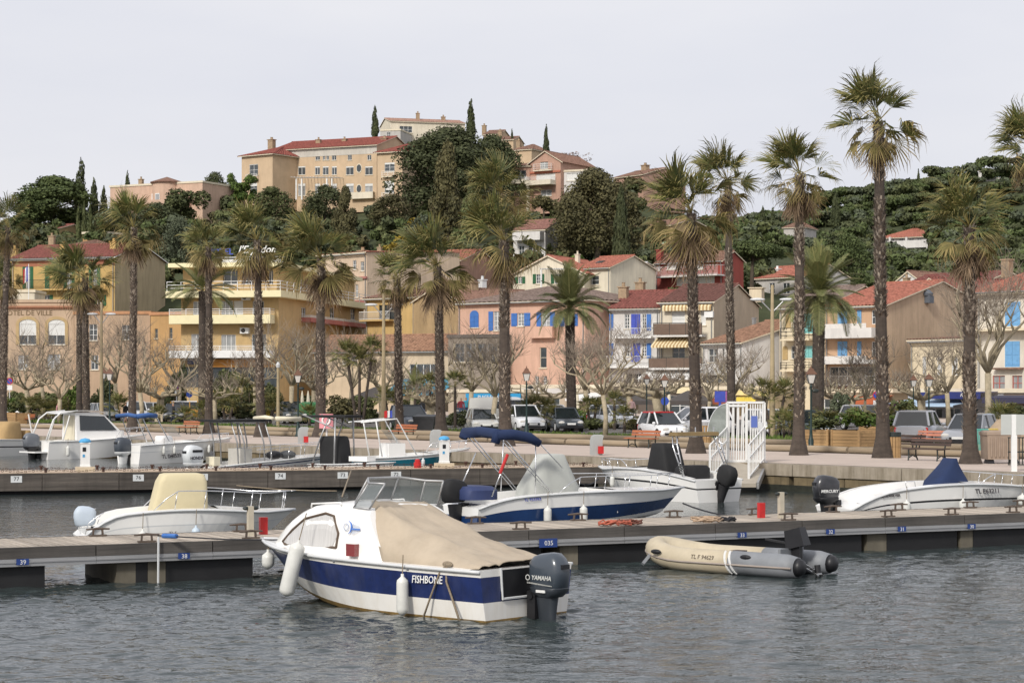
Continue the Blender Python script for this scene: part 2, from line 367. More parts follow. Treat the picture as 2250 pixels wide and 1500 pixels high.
def blobs_for(kind, rg):
    """unit crown: width 1, height 1, base at z=0"""
    R = rg.uniform
    if kind == 'umbrella':
        return [(.36*math.cos(a)*q, .36*math.sin(a)*q, .80-.16*q+R(-.04, .04), .17, .17, .10) for q in (.35, .75, 1) for a in [R(0, 6.28)+6.28*i/7 for i in range(7)]]
    if kind == 'dome':
        return [(.33*math.cos(a)*q, .33*math.sin(a)*q, h+R(-.05, .05), .17, .17, .15) for h, q in ((.18, .85), (.38, 1.05), (.6, .95), (.78, .6), (.88, .15)) for a in [R(0, 6.28)+6.28*i/6 for i in range(6)]]+[(.2*math.cos(a), .2*math.sin(a), h, .2, .2, .17) for h in (.25, .45, .65) for a in [R(0, 6.28)+1.57*i for i in range(4)]]
    if kind == 'irregular':
        return [(R(-.36, .36), R(-.36, .36), R(.2, .9), R(.1, .2), R(.1, .2), R(.08, .15)) for i in range(22)]
    if kind == 'plume':   # tall feathery crowns
        return [(R(-.3, .3)*(1.1-h), R(-.3, .3)*(1.1-h), h, .15*(1.15-h*.6), .15*(1.15-h*.6), .13) for h in [R(.05, .93) for i in range(26)]]
    if kind == 'cypress':
        return [(R(-.06, .06), R(-.06, .06), h, .40*(1-h)**.62*min(1, .55+h*3)+.03, .40*(1-h)**.62*min(1, .55+h*3)+.03, .09) for h in [.03+.94*i/15 for i in range(16)]]
    if kind == 'bush':
        return [(R(-.33, .33), R(-.33, .33), R(.15, .75), R(.15, .25), R(.15, .25), R(.16, .26)) for i in range(9)]
_tm = {}
def crown_me(kind, m, var, n, leaf):
    k = (kind, m.name, var, n)
    if k not in _tm:
        rg = random.Random(hash(kind) % 1000+var*17 if False else sum(map(ord, kind))+var*17)
        _tm[k] = leaf_mesh('crown', blobs_for(kind, rg), n, leaf, m, seed=var+3, inner=.75 if kind == 'cypress' else .5, up=.1 if kind == 'cypress' else .35)
    return _tm[k]
def tree(name, label, cat, px, py, d, wpx, hpx, kind, m, n=2600, leaf=.05, var=0, trunk=True, group=None, z=None, crown0=0.0):
    """tree whose foot shows at (px,py) at distance d and whose outline spans wpx x hpx pixels"""
    p = PX(px, py, d); W, H = wpx*d/FPX, hpx*d/FPX
    t = T(name, label, cat, p, random.uniform(0, 6.28), group)
    c = OB('crown', crown_me(kind, m, var, n, leaf), t, (0, 0, H*crown0), None, (W, W, H*(1-crown0)))
    if trunk:
        mb = MB(); r = max(.12, W*.03); top = H*(.5 if kind != 'umbrella' else .75)
        mb.tube([(0, 0, -1.5), (0, 0, 0), (W*.02, 0, top*.5), (W*.0, W*.02, top)], [r*1.3, r*1.1, r*.8, r*.5], 8)
        if kind in ('umbrella', 'irregular', 'dome'):
            for i in range(6):
                a = i*1.05+random.random(); h0 = top*random.uniform(.6, .95)
                mb.tube([(0, 0, h0), (W*.14*math.cos(a), W*.14*math.sin(a), h0+H*.08), (W*.3*math.cos(a), W*.3*math.sin(a), min(h0+H*.17, H*.8))], [r*.5, r*.35, r*.15], 5)
        mb.build('trunk', BARK, t, True)
    return t
# hill trees one can tell apart
HT = [
 ('umbrella_pine', 'broad dark umbrella pine at the far end of the hill beside tall cypresses', 'pine tree', 118, 512, 330, 195, 118, 'dome', LF_PINE, 20000, .026, 0, .12),
 ('cypress_tree', 'tall pointed cypress rising above the broad umbrella pine', 'cypress', 178, 505, 340, 46, 150, 'cypress', LF_CYP, 2600, .05, 0, .0),
 ('cypress_tree', 'ragged cypress between the umbrella pine and the round tower villa', 'cypress', 207, 505, 336, 34, 108, 'cypress', LF_CYP, 2000, .06, 1, .0),
 ('cypress_tree', 'short cypress close against the round tower villa', 'cypress', 228, 508, 333, 30, 95, 'cypress', LF_CYP, 2000, .06, 2, .0),
 ('cypress_tree', 'slim young cypress standing in front of the umbrella pine, first of three', 'cypress', 172, 525, 300, 14, 72, 'cypress', LF_OLIVE, 1200, .09, 0, .0),
 ('cypress_tree', 'slim young cypress standing in front of the umbrella pine, second of three', 'cypress', 185, 525, 300, 15, 80, 'cypress', LF_OLIVE, 1200, .09, 1, .0),
 ('cypress_tree', 'slim young cypress standing in front of the umbrella pine, third of three', 'cypress', 198, 525, 300, 14, 74, 'cypress', LF_OLIVE, 1200, .09, 2, .0),
 ('cypress_tree', 'cypress top peeking over the roof of the round tower villa', 'cypress', 280, 470, 345, 24, 90, 'cypress', LF_CYP, 1400, .07, 1, .0),
 ('evergreen_tree', 'round dark evergreen between the tower villa and the apartment block', 'tree', 472, 452, 335, 62, 70, 'dome', LF_DARK, 5000, .036, 0, .0),
 ('spring_tree', 'bright fresh green tree at the end of the apartment block', 'tree', 528, 462, 330, 66, 78, 'irregular', LF_GREEN, 5000, .04, 1, .0),
 ('aleppo_pine', 'huge dark pine mass at the right end of the apartment block', 'pine tree', 985, 470, 318, 278, 180, 'dome', LF_DARK, 26000, .018, 1, .0),
 ('aleppo_pine', 'dark pine on the slope right of the huge pine, below the pink villa road', 'pine tree', 1082, 450, 332, 140, 148, 'dome', LF_DARK, 14000, .024, 2, .0),
 ('feathery_tree', 'tall olive-brown feathery tree in front of the huge dark pine', 'tree', 985, 520, 285, 115, 205, 'plume', LF_BROWN, 9000, .03, 0, .0),
 ('feathery_tree', 'smaller feathery olive tree at the foot of the tall feathery one', 'tree', 1035, 545, 275, 85, 140, 'plume', LF_OLIVE, 7000, .033, 1, .0),
 ('feathery_tree', 'feathery brownish tree below the middle of the apartment block', 'tree', 760, 545, 290, 90, 130, 'plume', LF_BROWN, 7000, .033, 2, .0),
 ('cypress_tree', 'cypress on the summit at the near end of the hilltop villa', 'cypress', 824, 300, 415, 22, 65, 'cypress', LF_CYP, 1600, .07, 0, .0),
 ('cypress_tree', 'tallest summit cypress at the far end of the hilltop villa roof', 'cypress', 1034, 310, 415, 28, 87, 'cypress', LF_CYP, 1800, .07, 2, .0),
 ('cypress_tree', 'tiny cypress among the roofs right of the summit', 'cypress', 1125, 330, 405, 11, 44, 'cypress', LF_CYP, 900, .1, 1, .0),
 ('cypress_tree', 'lone slim cypress standing above the pink gabled villa', 'cypress', 1200, 345, 380, 18, 68, 'cypress', LF_CYP, 1400, .08, 0, .0),
 ('pine_tree', 'great domed dark tree below the pink gabled villa', 'tree', 1312, 575, 268, 222, 192, 'dome', LF_BROWN, 26000, .018, 3, .0),
 ('cypress_tree', 'tall column cypress in front of the great domed tree', 'cypress', 1365, 610, 245, 56, 196, 'cypress', LF_CYP, 8000, .04, 1, .0),
 ('yellow_shrub', 'olive-yellow bush under the pink gabled villa', 'bush', 1195, 470, 300, 60, 48, 'bush', LF_BROWN, 1500, .07, 0, .0),
 ('mimosa_tree', 'yellow flowering mimosa bush halfway up the slope', 'bush', 880, 560, 268, 48, 46, 'bush', LF_YEL, 1200, .08, 1, .0),
 ('mimosa_tree', 'small yellow mimosa near the feathery tree', 'bush', 912, 500, 290, 42, 30, 'bush', LF_YEL, 900, .09, 2, .0),
 ('mimosa_tree', 'yellow mimosa just above the orange-roofed pink house', 'bush', 862, 556, 255, 44, 26, 'bush', LF_YEL, 900, .09, 0, .0),
 ('umbrella_pine', 'umbrella pine with flat bright crown behind the date palm', 'pine tree', 1652, 640, 250, 165, 128, 'umbrella', LF_PINE, 14000, .022, 1, .0),
 ('umbrella_pine', 'dense round pine between the two tall palm trunks', 'pine tree', 1862, 640, 265, 125, 120, 'dome', LF_PINE, 10000, .025, 0, .0),
 ('cypress_tree', 'lone cypress on the crest of the distant wooded hill', 'cypress', 2018, 418, 640, 12, 44, 'cypress', LF_CYP, 900, .1, 2, .0),
 ('cypress_tree', 'dark broad cypress in the distant wood left of the tallest palm', 'cypress', 1836, 500, 560, 28, 75, 'cypress', LF_CYP, 1400, .08, 0, .0),
 ('cypress_tree', 'pointed conifer at the low saddle of the skyline, nearer the slim palm', 'cypress', 1676, 500, 560, 18, 45, 'cypress', LF_CYP, 900, .1, 1, .0),
 ('cypress_tree', 'pointed conifer at the low saddle of the skyline beside its twin', 'cypress', 1698, 500, 560, 18, 42, 'cypress', LF_CYP, 900, .1, 2, .0),
 ('bare_blossom_tree', 'pinkish leafless tree beside the pink gabled villa', 'tree', 1265, 372, 345, 62, 38, 'irregular', mat('pale_twigs', (.3, .24, .22), .9, .2, 2), 420, .05, 5, .0),
]
HT += [('olive_tree', 'rounded olive-green tree in front of the round tower villa wall', 'tree', 400, 490, 312, 130, 84, 'bush', LF_OLIVE, 4000, .04, 1, .0), ('evergreen_tree', 'dark spreading tree at the foot of the round tower villa', 'tree', 345, 530, 296, 120, 82, 'dome', LF_DARK, 6000, .03, 2, .0),
 ('grey_green_tree', 'large grey-green tree above the hotel roof', 'tree', 395, 610, 262, 110, 125, 'dome', LF_GREY, 9000, .027, 1, .0), ('olive_tree', 'olive tree beneath the bright green tree', 'tree', 600, 490, 312, 110, 75, 'dome', LF_OLIVE, 6000, .03, 3, .0), ('evergreen_tree', 'dark round tree under the apartment block terraces', 'tree', 715, 490, 310, 115, 78, 'dome', LF_DARK, 7000, .03, 0, .0),
 ('fresh_bush', 'fresh green bush at the foot of the great domed tree', 'bush', 1262, 600, 250, 60, 50, 'bush', LF_GREEN, 2500, .05, 2, .0), ('evergreen_tree', 'grey-green tree above the orange-roofed rose house', 'tree', 930, 560, 262, 100, 85, 'dome', LF_GREY, 6000, .03, 2, .0), ('olive_tree', 'olive-brown scrub tree below the terrace corner of the apartment block', 'tree', 860, 500, 300, 110, 70, 'dome', LF_BROWN, 6000, .03, 1, .0), ('fresh_bush', 'light green bush on the far slope right of the white villa', 'bush', 2085, 600, 420, 60, 60, 'bush', LF_GREEN, 2500, .05, 0, .0), ('olive_tree', 'pale olive tree on the far slope at the right edge', 'tree', 2205, 575, 400, 90, 60, 'bush', LF_OLIVE, 3500, .04, 3, .0)]
for r in HT: tree(*r[:3], *r[3:8], r[8], r[9], n=r[10], leaf=r[11], var=r[12], crown0=r[13])
# the rest of the wooded slope reads as one mass
def wood(name, spec, n_per, leaf, mats, seed, label):
    rg = random.Random(seed); bl = []
    for px, py, d, wpx, hpx in spec:
        p = PX(px, py, d); W, H = wpx*d/FPX, hpx*d/FPX; fl = rg.random() < .4
        for i in range(7):
            a = rg.uniform(0, 6.28); q = rg.uniform(.1, .34)
            bl.append((p.x+W*q*math.cos(a), p.y+W*q*math.sin(a), p.z+H*(rg.uniform(.62, .8) if fl else rg.uniform(.2, .8)), W*rg.uniform(.16, .26), W*rg.uniform(.16, .26), H*rg.uniform(.13, .22)))
    o = OB(name, leaf_mesh(name, bl, n_per*len(spec), leaf, mats, seed, up=.4, inner=.5)); o['kind'] = 'stuff'; o['label'] = label
    return o
rg = random.Random(3); sp = []
for i in range(360):
    px = rg.uniform(-80, 1680); d = rg.choice([245, 258, 272, 288, 305, 322, 340])+rg.uniform(-6, 6)
    z = tz(px, d); py = HOR-(z-CZ)*FPX/d
    w_ = rg.uniform(40, 80)
    if d > 312 and (520 < px < 905 or 300 < px < 450 or 1120 < px < 1300): w_ = 26
    sp.append((px, py+6, d, w_, w_*rg.uniform(.75, 1.05)))
wood('hillside_wood', sp, 850, .40, [LF_DARK, LF_OLIVE, LF_PINE, LF_GREY, LF_BROWN, LF_DARK], 5, 'dense mixed evergreen scrub and trees covering the near hillside')
sp = []
for i in range(70):   # summit scrub
    px = rg.uniform(640, 1480); d = rg.uniform(395, 440); py = HOR-(tz(px, d)-CZ)*FPX/d
    if 835 < px < 1030 and d < 425: continue
    w_ = rg.uniform(24, 44); sp.append((px, py+6, d, w_, w_*.7))
for i in range(60):
    px = rg.uniform(-100, 560); d = rg.uniform(345, 400); py = HOR-(tz(px, d)-CZ)*FPX/d
    w_ = rg.uniform(30, 50); sp.append((px, py+8, d, w_, w_*.7))
wood('summit_wood', sp, 450, .48, [LF_DARK, LF_OLIVE, LF_BROWN], 8, 'low dark trees along the crest of the near hill')
sp = []
for i in range(520):
    px = rg.uniform(1580, 2420); d = rg.uniform(280, 720); py = HOR-(tz(px, d)-CZ)*FPX/d
    if 1925 < px < 2060 and 440 < d < 520: continue
    w_ = rg.uniform(50, 105)*min(1, 430/d+.25); sp.append((px, py+8, d, w_, w_*rg.uniform(.4, .62)))
wood('distant_wood', sp, 620, .66, [LF_PINE, LF_DARK, LF_PINE, LF_OLIVE, LF_GREY], 9, 'umbrella pine wood covering the far hill behind the tall palms')
# ---------------------------------------------------------------- palms
PTRUNK = mat('palm_trunk', hx('4a413a'), .95, .4, 2.2, bump=.8, bscale=9, stretch=(1, 1, 2.4), rnd=.15)
PCHIP = mat('palm_leaf_base', hx('54473c'), .95, .5, 4, tint=hx('b5a898'), rnd=.15)
PGREEN = mat('palm_frond_green', (.055, .078, .018), .6, .3, 2, tint=(.28, .225, .075), spec=.4, rnd=.25)
PYEL = mat('palm_frond_yellowing', (.11, .10, .03), .7, .3, 2, tint=(.34, .25, .11), spec=.3, rnd=.25)
PDEAD = mat('palm_frond_dead', (.11, .075, .045), .9, .35, 3, tint=(.33, .24, .16), spec=.15, rnd=.25)
DGREEN = mat('date_frond', (.10, .12, .04), .6, .3, 2, tint=(.33, .31, .13), spec=.35, rnd=.2)
def tri_mesh(name, V, F, tint, m):
    me = bpy.data.meshes.new(name); me.from_pydata(V, [], F); me.materials.append(m)
    t = me.attributes.new('tint', 'FLOAT', 'FACE'); t.data.foreach_set('value', tint); me.update(); return me
def fan_frond(seed, m, droop, spread=125, R=1.0, pet=.75, fold=.0):
    """one fan leaf: stalk along +x, then narrow split segments"""
    rg = random.Random(seed); V = []; F = []; Tn = []
    w_ = .022
    V += [(0, -w_, 0), (0, w_, 0), (pet, w_*.6, .0), (pet, -w_*.6, .0)]; F.append((0, 1, 2, 3)); Tn.append(.9)
    N = 22
    for i in range(N):
        a = math.radians(-spread+2*spread*(i+.5)/N+rg.uniform(-2, 2)); L = R*(.72+.28*math.cos(a*.62))*rg.uniform(.7, 1.15)
        da = math.radians(spread/N*.78); c, s = math.cos(a), math.sin(a)
        dr = droop*rg.uniform(.7, 1.4); b = len(V); lift = fold*abs(s)
        def pt(r, off, z): return (pet+r*math.cos(a+off), r*math.sin(a+off)*(1-.35*fold), z)
        m1 = .52*L; zz = rg.uniform(-.03, .03)
        V.extend([pt(.05, 0, 0), pt(m1, -da, lift*m1-.06*dr+.02), pt(m1, da, lift*m1-.06*dr-.02), pt(L*.82, -da*.4, lift*L*.7-dr*.25+zz), pt(L*.82, da*.4, lift*L*.7-dr*.25+zz), pt(L*.98, rg.uniform(-.12, .12), lift*L*.6-dr*.7+zz)])
        F.extend([(b, b+1, b+2), (b+1, b+3, b+4, b+2), (b+3, b+5, b+4)])
        q = rg.random(); Tn.extend([q*.35, q*.6+.1, min(1, q*.5+.5)])
    return tri_mesh('frond', V, F, Tn, m)
FG = [fan_frond(i, PGREEN, .3+.2*i, spread=78-6*i, R=1.25, pet=.9, fold=.5-.1*i) for i in range(4)]
FY = [fan_frond(10+i, PYEL, .7+.25*i, spread=72, R=1.25, pet=.9, fold=.25) for i in range(3)]
FD = [fan_frond(20+i, PDEAD, .25, spread=40, R=1.5, pet=.45, fold=.4) for i in range(3)]
def trunk_mesh(H, r0, r1, lean, seed, chips, skirt0):
    rg = random.Random(seed); mb = MB(); ph = rg.uniform(0, 6.28)
    def path(t): return Vector((lean[0]*t**1.3+.10*math.sin(t*5+ph)*t*(1-t), lean[1]*t+.10*math.cos(t*4+ph)*t*(1-t), H*t))
    K = 16
    rad = [r1+(r0-r1)*(1-t)**2*.6+(r0*.75)*math.exp(-t*26) +(r0-r1)*.4*(1-t) for t in [i/K for i in range(K+1)]]
    mb.tube([path(i/K) for i in range(K+1)], rad, 12)
    V = list(mb.v); F = list(mb.f); mi = [0]*len(F); Tn = [.2]*len(F)
    for i in range(chips):   # ragged old leaf bases
        t = .10+.9*(i+rg.random())/chips
        if rg.random() > (.1+.9*min(1, max(0, (t-.12)*5))) : continue
        if mnoise.noise((seed*3.3, t*7, 0)) < -.28: continue
        a = i*2.4+rg.uniform(-.3, .3); p = path(t); r = np.interp(t*K, range(K+1), rad)
        e = Vector((math.cos(a), math.sin(a), 0)); s = Vector((-e.y, e.x, 0)); L = rg.uniform(.07, .17); w_ = rg.uniform(.025, .055); o = rg.uniform(.03, .11)
        b = len(V)
        V += [tuple(p+e*r*.95-s*w_), tuple(p+e*r*.95+s*w_), tuple(p+e*(r+o)+s*w_*.6+Vector((0, 0, L))), tuple(p+e*(r+o)-s*w_*.6+Vector((0, 0, L)))]
        F.append((b, b+1, b+2, b+3)); mi.append(1); Tn.append(rg.random()**1.6)
    me = bpy.data.meshes.new('trunk'); me.from_pydata(V, [], F); me.materials.append(PTRUNK); me.materials.append(PCHIP)
    me.polygons.foreach_set('material_index', mi); t_ = me.attributes.new('tint', 'FLOAT', 'FACE'); t_.data.foreach_set('value', Tn); me.update()
    return me, path(1)
def fan_palm(label, px, py, crown_py, top_py, wpx, rpx, lean_px=0, seed=0, dead=10, green=24, yel=9, d=None, name='fan_palm', wind=-.6):
    p = G(px, py, d); d = p.y; s = d/FPX
    H = CZ-(crown_py-HOR)*s-p.z
    t = T(name, label, 'palm tree', p, 0)
    me, top = trunk_mesh(H, rpx*.98*s, rpx*.72*s, (lean_px*s, 0), seed, int(300+H*115), 0)
    OB('trunk', me, t)
    rg = random.Random(seed+50); R = wpx*.5*s/1.5
    up = max(.6, (crown_py-top_py)*s/1.75/R) if R else 1
    def put(me, az, el, sc, dz=0.0):
        o = OB('frond', me, t)
        dv = Vector((math.cos(az)*math.cos(el), math.sin(az)*math.cos(el), math.sin(el)*min(up, 1.5)))
        dv.x += wind*max(0, .55+math.sin(el))*.7; dv.normalize()
        x = dv; sd_ = Vector((-math.sin(az), math.cos(az), 0)); z = x.cross(sd_).normalized(); y = z.cross(x)
        y, z = y, z
        if z.z < 0 and el < 1.2: z = -z; y = -y
        M = Matrix((x, y, z)).transposed().to_4x4(); M = M@Matrix.Rotation(rg.uniform(-1.0, 1.0), 4, 'X')
        o.matrix_local = Matrix.Translation(top+Vector((0, 0, dz)))@M@Matrix.Diagonal((sc, sc, sc, 1))
    for i in range(green):
        q = (i+.5)/green; put(rg.choice(FG[:2] if q < .4 else FG), i*2.4+rg.uniform(-.3, .3), math.radians(84-92*q+rg.uniform(-14, 14)), R*rg.uniform(.75, 1.22), dz=.1*(1-q))
    for i in range(yel):
        put(rg.choice(FY), i*2.4+rg.uniform(-.4, .4), math.radians(-8-42*(i+.5)/yel+rg.uniform(-8, 8)), R*rg.uniform(.8, 1.05), dz=-.12)
    for i in range(dead):
        put(rg.choice(FD), i*2.4+rg.uniform(-.4, .4), math.radians(-60-22*rg.random()), R*rg.uniform(.75, 1.15), dz=-.1-.45*R*(i/max(1, dead)))
    return t
FP = [  # label, base x, base y, crown y, top y, width, trunk radius px, lean px
 ('fan palm cut by the picture edge, its ragged crown the taller of two there', 6, 940, 500, 437, 95, 8, 12, 8),
 ('lower fan palm behind the one at the picture edge near the town hall', -2, 930, 612, 560, 90, 8, 12, 6),
 ('fan palm with bushy low crown in front of the town hall wing', 190, 930, 610, 528, 130, 8.5, -3, 8),
 ('slimmer fan palm trunk tucked behind the bushy one by the town hall', 174, 926, 622, 575, 90, 7.5, 2, 6),
 ('tall fan palm in front of the round tower villa, beside the blue canopy boat', 291, 949, 502, 392, 118, 9, 3, 10),
 ('small-crowned fan palm before the hotel front, beside a bench', 459, 954, 545, 482, 92, 9, -1, 14),
 ('fan palm with orange skirt hiding the middle of the hotel sign', 573, 960, 530, 425, 125, 10, -8, 14),
 ('fan palm with wide drooping crown at the corner of the hotel', 704, 960, 570, 465, 150, 12, 2, 12),
 ('short small-crowned fan palm left of the pink house, by the teal boat', 878, 954, 612, 552, 95, 9.5, -6, 12),
 ('fan palm with shaggy brown skirt standing by the black bin', 969, 956, 585, 482, 150, 11.5, -8, 14),
 ('stout fan palm with very rough trunk in front of the pink house', 1110, 980, 530, 410, 150, 14, -2, 8),
 ('fan palm whose crown rises directly above the stout rough one', 1112, 955, 425, 357, 120, 10, -8, 4),
 ('fan palm with broad brown-skirted crown left of the white gate', 1529, 996, 470, 350, 185, 14, -10, 16),
 ('slim smooth fan palm rising behind the white gate', 1607, 955, 400, 302, 125, 10, -8, 8),
 ('tall fan palm with hanging bell skirt right of the white gate', 1755, 1000, 385, 262, 145, 13, 2, 14),
 ('tallest fan palm of the quay, standing by the slatted planters', 1940, 1006, 268, 122, 160, 15, -10, 12),
 ('fan palm with long dry skirt beside the dark bench', 2132, 1019, 500, 368, 165, 16, -3, 18),
 ('fan palm at the picture edge with its trunk out of view', 2296, 1030, 325, 240, 140, 15, -22, 6)]
for i, r in enumerate(FP):
    fan_palm(r[0], r[1], r[2], r[3], r[4], r[5], r[6], r[7], seed=i+1, dead=r[8], green=27 if r[5] > 100 else 20, yel=9)
def feather(seed, L=1.0, m=None, droop=.6):
    rg = random.Random(seed); V = []; F = []; Tn = []; N = 44
    def rach(t): return Vector((L*(t-.18*t*t*droop), 0, .28*L*t-droop*.62*L*t*t))
    for i in range(6):
        a, b_ = rach(i/6), rach((i+1)/6); k = len(V); w_ = .014*L
        V += [(a.x, -w_, a.z), (a.x, w_, a.z), (b_.x, w_*.7, b_.z), (b_.x, -w_*.7, b_.z)]; F.append((k, k+1, k+2, k+3)); Tn.append(.8)
    for i in range(N):
        t = .14+.86*i/N; p = rach(t); tg = (rach(t+.01)-p).normalized(); l = L*.25*math.sin(math.pi*min(1, .2+t*.78))**.7
        for s in (-1, 1):
            dr = Vector((tg.x*.75, s*.75, .22+tg.z*.6)).normalized()*l*rg.uniform(.8, 1.1); k = len(V); w_ = tg*(.0055*L)
            q = p+dr*.6; e = p+dr-Vector((0, 0, .16*l)); V += [tuple(p-w_), tuple(p+w_), tuple(q+w_*1.3), tuple(q-w_*1.3), tuple(e)]
            F += [(k, k+1, k+2, k+3), (k+3, k+2, k+4)]; z = rg.random(); Tn += [z*.5, z*.6+.2]
    return tri_mesh('frond', V, F, Tn, m)
DF = [feather(i, 1, DGREEN, .35+.25*i) for i in range(4)]
def date_palm(label, px, py, crown_py, wpx, rpx, lean_px=0, seed=0, d=None, n=46, lo=-25, trunkm=None):
    p = G(px, py, d); s = p.y/FPX; H = CZ-(crown_py-HOR)*s-p.z
    t = T('date_palm', label, 'palm tree', p)
    me, top = trunk_mesh(H, rpx*s, rpx*s*.95, (lean_px*s, 0), seed, int(160+H*14), 0); OB('trunk', me, t)
    rg = random.Random(seed); R = wpx*.5*s
    for i in range(n):
        q = (i+.5)/n; el = math.radians(82+(lo-82)*q+rg.uniform(-6, 6)); az = i*2.4+rg.uniform(-.3, .3)
        o = OB('frond', rg.choice(DF[:2] if q < .35 else DF[1:]), t, top, (0, -el, az)); k = R*rg.uniform(.9, 1.15); o.scale = (k, k, k)
    return t
date_palm('feather-leaved date palm in front of the pink house with blue shutters', 1256, 945, 680, 205, 11, -4, 3, n=50)
date_palm('tall feather-leaved date palm with leaning trunk beside the tall lamp post', 1797, 958, 650, 240, 14, 2, 5, n=54, lo=-35)
date_palm('date palm spreading arching fronds before the hotel balconies', 445, 928, 640, 200, 9, 0, 9, n=36)
# small palms and plants in the promenade beds
def small_palm(label, px, py, hpx, wpx, seed, stems=1, kind='fan', group=None):
    p = G(px, py); s = p.y/FPX; t = T('small_palm', label, 'palm', p, 0, group); rg = random.Random(seed)
    for k in range(stems):
        mb = MB(); lx = (k-(stems-1)/2)*wpx*.3*s; h = hpx*s*rg.uniform(.75, 1); r = max(.08, 3.2*s)
        mb.tube([(lx*.2, 0, -.1), (lx*.6, 0, h*.5), (lx, 0, h)], [r*1.1, r, r*.9], 7); mb.build('trunk', PTRUNK, t)
        R = wpx*.5*s/1.6*(1 if stems == 1 else .8)
        for i in range(18):
            q = (i+.5)/18; el = math.radians(85-100*q); me = rg.choice(FG) if kind == 'fan' else rg.choice(DF)
            o = OB('frond', me, t, (lx, 0, h), (rg.uniform(-.3, .3), -el, i*2.4)); k2 = R*(1 if kind == 'fan' else 1.5)*rg.uniform(.85, 1.1); o.scale = (k2,)*3
SPL = [('low clump of fan palms behind the left planters', 75, 926, 34, 60, 2, 'fan'), ('low fan palm between the town hall palms and the plane tree', 118, 926, 24, 66, 3, 'fan'),
 ('low fan palm right of the paired town hall palms', 262, 924, 28, 70, 1, 'fan'), ('bushy palm seen between the two hotel palms', 500, 928, 40, 80, 2, 'fan'), ('second bushy palm between the two hotel palms', 530, 925, 66, 76, 1, 'fan'),
 ('three-stemmed palm with tall thin stems right of the hotel corner', 790, 940, 175, 90, 3, 'fan'), ('date palm sapling behind the small-crowned palm', 912, 930, 88, 130, 1, 'date'),
 ('small palm against the blue shop awning', 945, 935, 92, 60, 1, 'fan'), ('palm just right of the shaggy-skirted palm', 1000, 940, 102, 66, 1, 'fan'),
 ('clump of dwarf palms beside the white cars', 1180, 944, 52, 70, 3, 'fan'), ('dwarf palm right of the date palm', 1300, 944, 56, 62, 2, 'fan'), ('cabbage palm beside the hedge and the red-roofed car', 1350, 944, 66, 56, 1, 'fan'),
 ('clustered palm behind the white gate', 1700, 962, 110, 80, 3, 'fan'), ('low palm left of the tall lamp post', 1722, 964, 40, 70, 1, 'fan'),
 ('dwarf palm at the picture edge by the beige cover', 2195, 960, 34, 90, 1, 'fan')]
SPL += [('low fan palm at the kerb left of the white off-roader', 1125, 948, 26, 60, 1, 'fan'), ('bushy low palm between the dark hatchback and the date palm', 1222, 948, 30, 66, 2, 'fan'), ('low palm beside the cabbage palm', 1372, 950, 34, 60, 1, 'fan'), ('low palm hiding the wheel of the orange and white car', 446, 934, 26, 60, 1, 'fan'), ('low palm behind the bench by the hotel palms', 405, 934, 20, 50, 1, 'fan'),
 ('bushy palm left of the wooden pole', 590, 936, 44, 70, 2, 'fan'), ('low palm between the dark green off-roader and the corner palm', 680, 940, 26, 60, 1, 'fan'), ('tall bushy palm between the street light and the small-crowned palm', 858, 940, 60, 70, 2, 'fan'), ('low palm at the lawn edge right of the gate', 1735, 966, 30, 64, 1, 'fan'), ('low palm at the lawn edge before the silver hatchback', 350, 934, 18, 52, 1, 'fan')]
for i, (l, x, y, h, w_, st, k) in enumerate(SPL): small_palm(l, x, y, h, w_, 30+i, st, k)
def bush(label, px, py, wpx, hpx, m, n=1100, leaf=.07, var=0, name='bush'):
    p = G(px, py); s = p.y/FPX; t = T(name, label, 'bush', p, var)
    OB('foliage', crown_me('bush', m, var, n, leaf), t, None, None, (wpx*s, wpx*s, hpx*s)); MB().tube([(0, 0, -.1), (0, 0, hpx*s*.5)], .06, 6).build('stem', BARK, t)
BU = [('rounded yellow-green bush right of the hotel corner palm', 752, 936, 90, 78, LF_BROWN), ('dark green hedge mass before the hotel ground floor', 520, 925, 130, 50, LF_DARK), ('tall dark clipped hedge beside the hotel balcony sign', 385, 915, 56, 136, LF_DARK),
 ('green shrub between the town hall palms', 215, 920, 56, 60, LF_OLIVE), ('green bush behind the stone block', 330, 915, 50, 34, LF_DARK), ('shrubs in front of the town hall entrance', 110, 918, 110, 66, LF_OLIVE),
 ('clipped hedge with yellow tips left of the red-roofed car', 1395, 948, 56, 40, LF_BROWN), ('bush behind the dwarf palms by the dark car', 1310, 944, 70, 30, LF_OLIVE), ('low bush under the clustered palm behind the gate', 1715, 958, 70, 60, LF_GREEN),
 ('round green shrub behind the slatted planters', 1850, 940, 60, 90, LF_GREY), ('dark shrub beside the parked grey car', 1000, 938, 60, 44, LF_DARK), ('shrub before the blue awning terrace', 1965, 940, 60, 36, LF_OLIVE), ('bush at the picture edge behind the beige cover', 2230, 945, 70, 70, LF_OLIVE)]
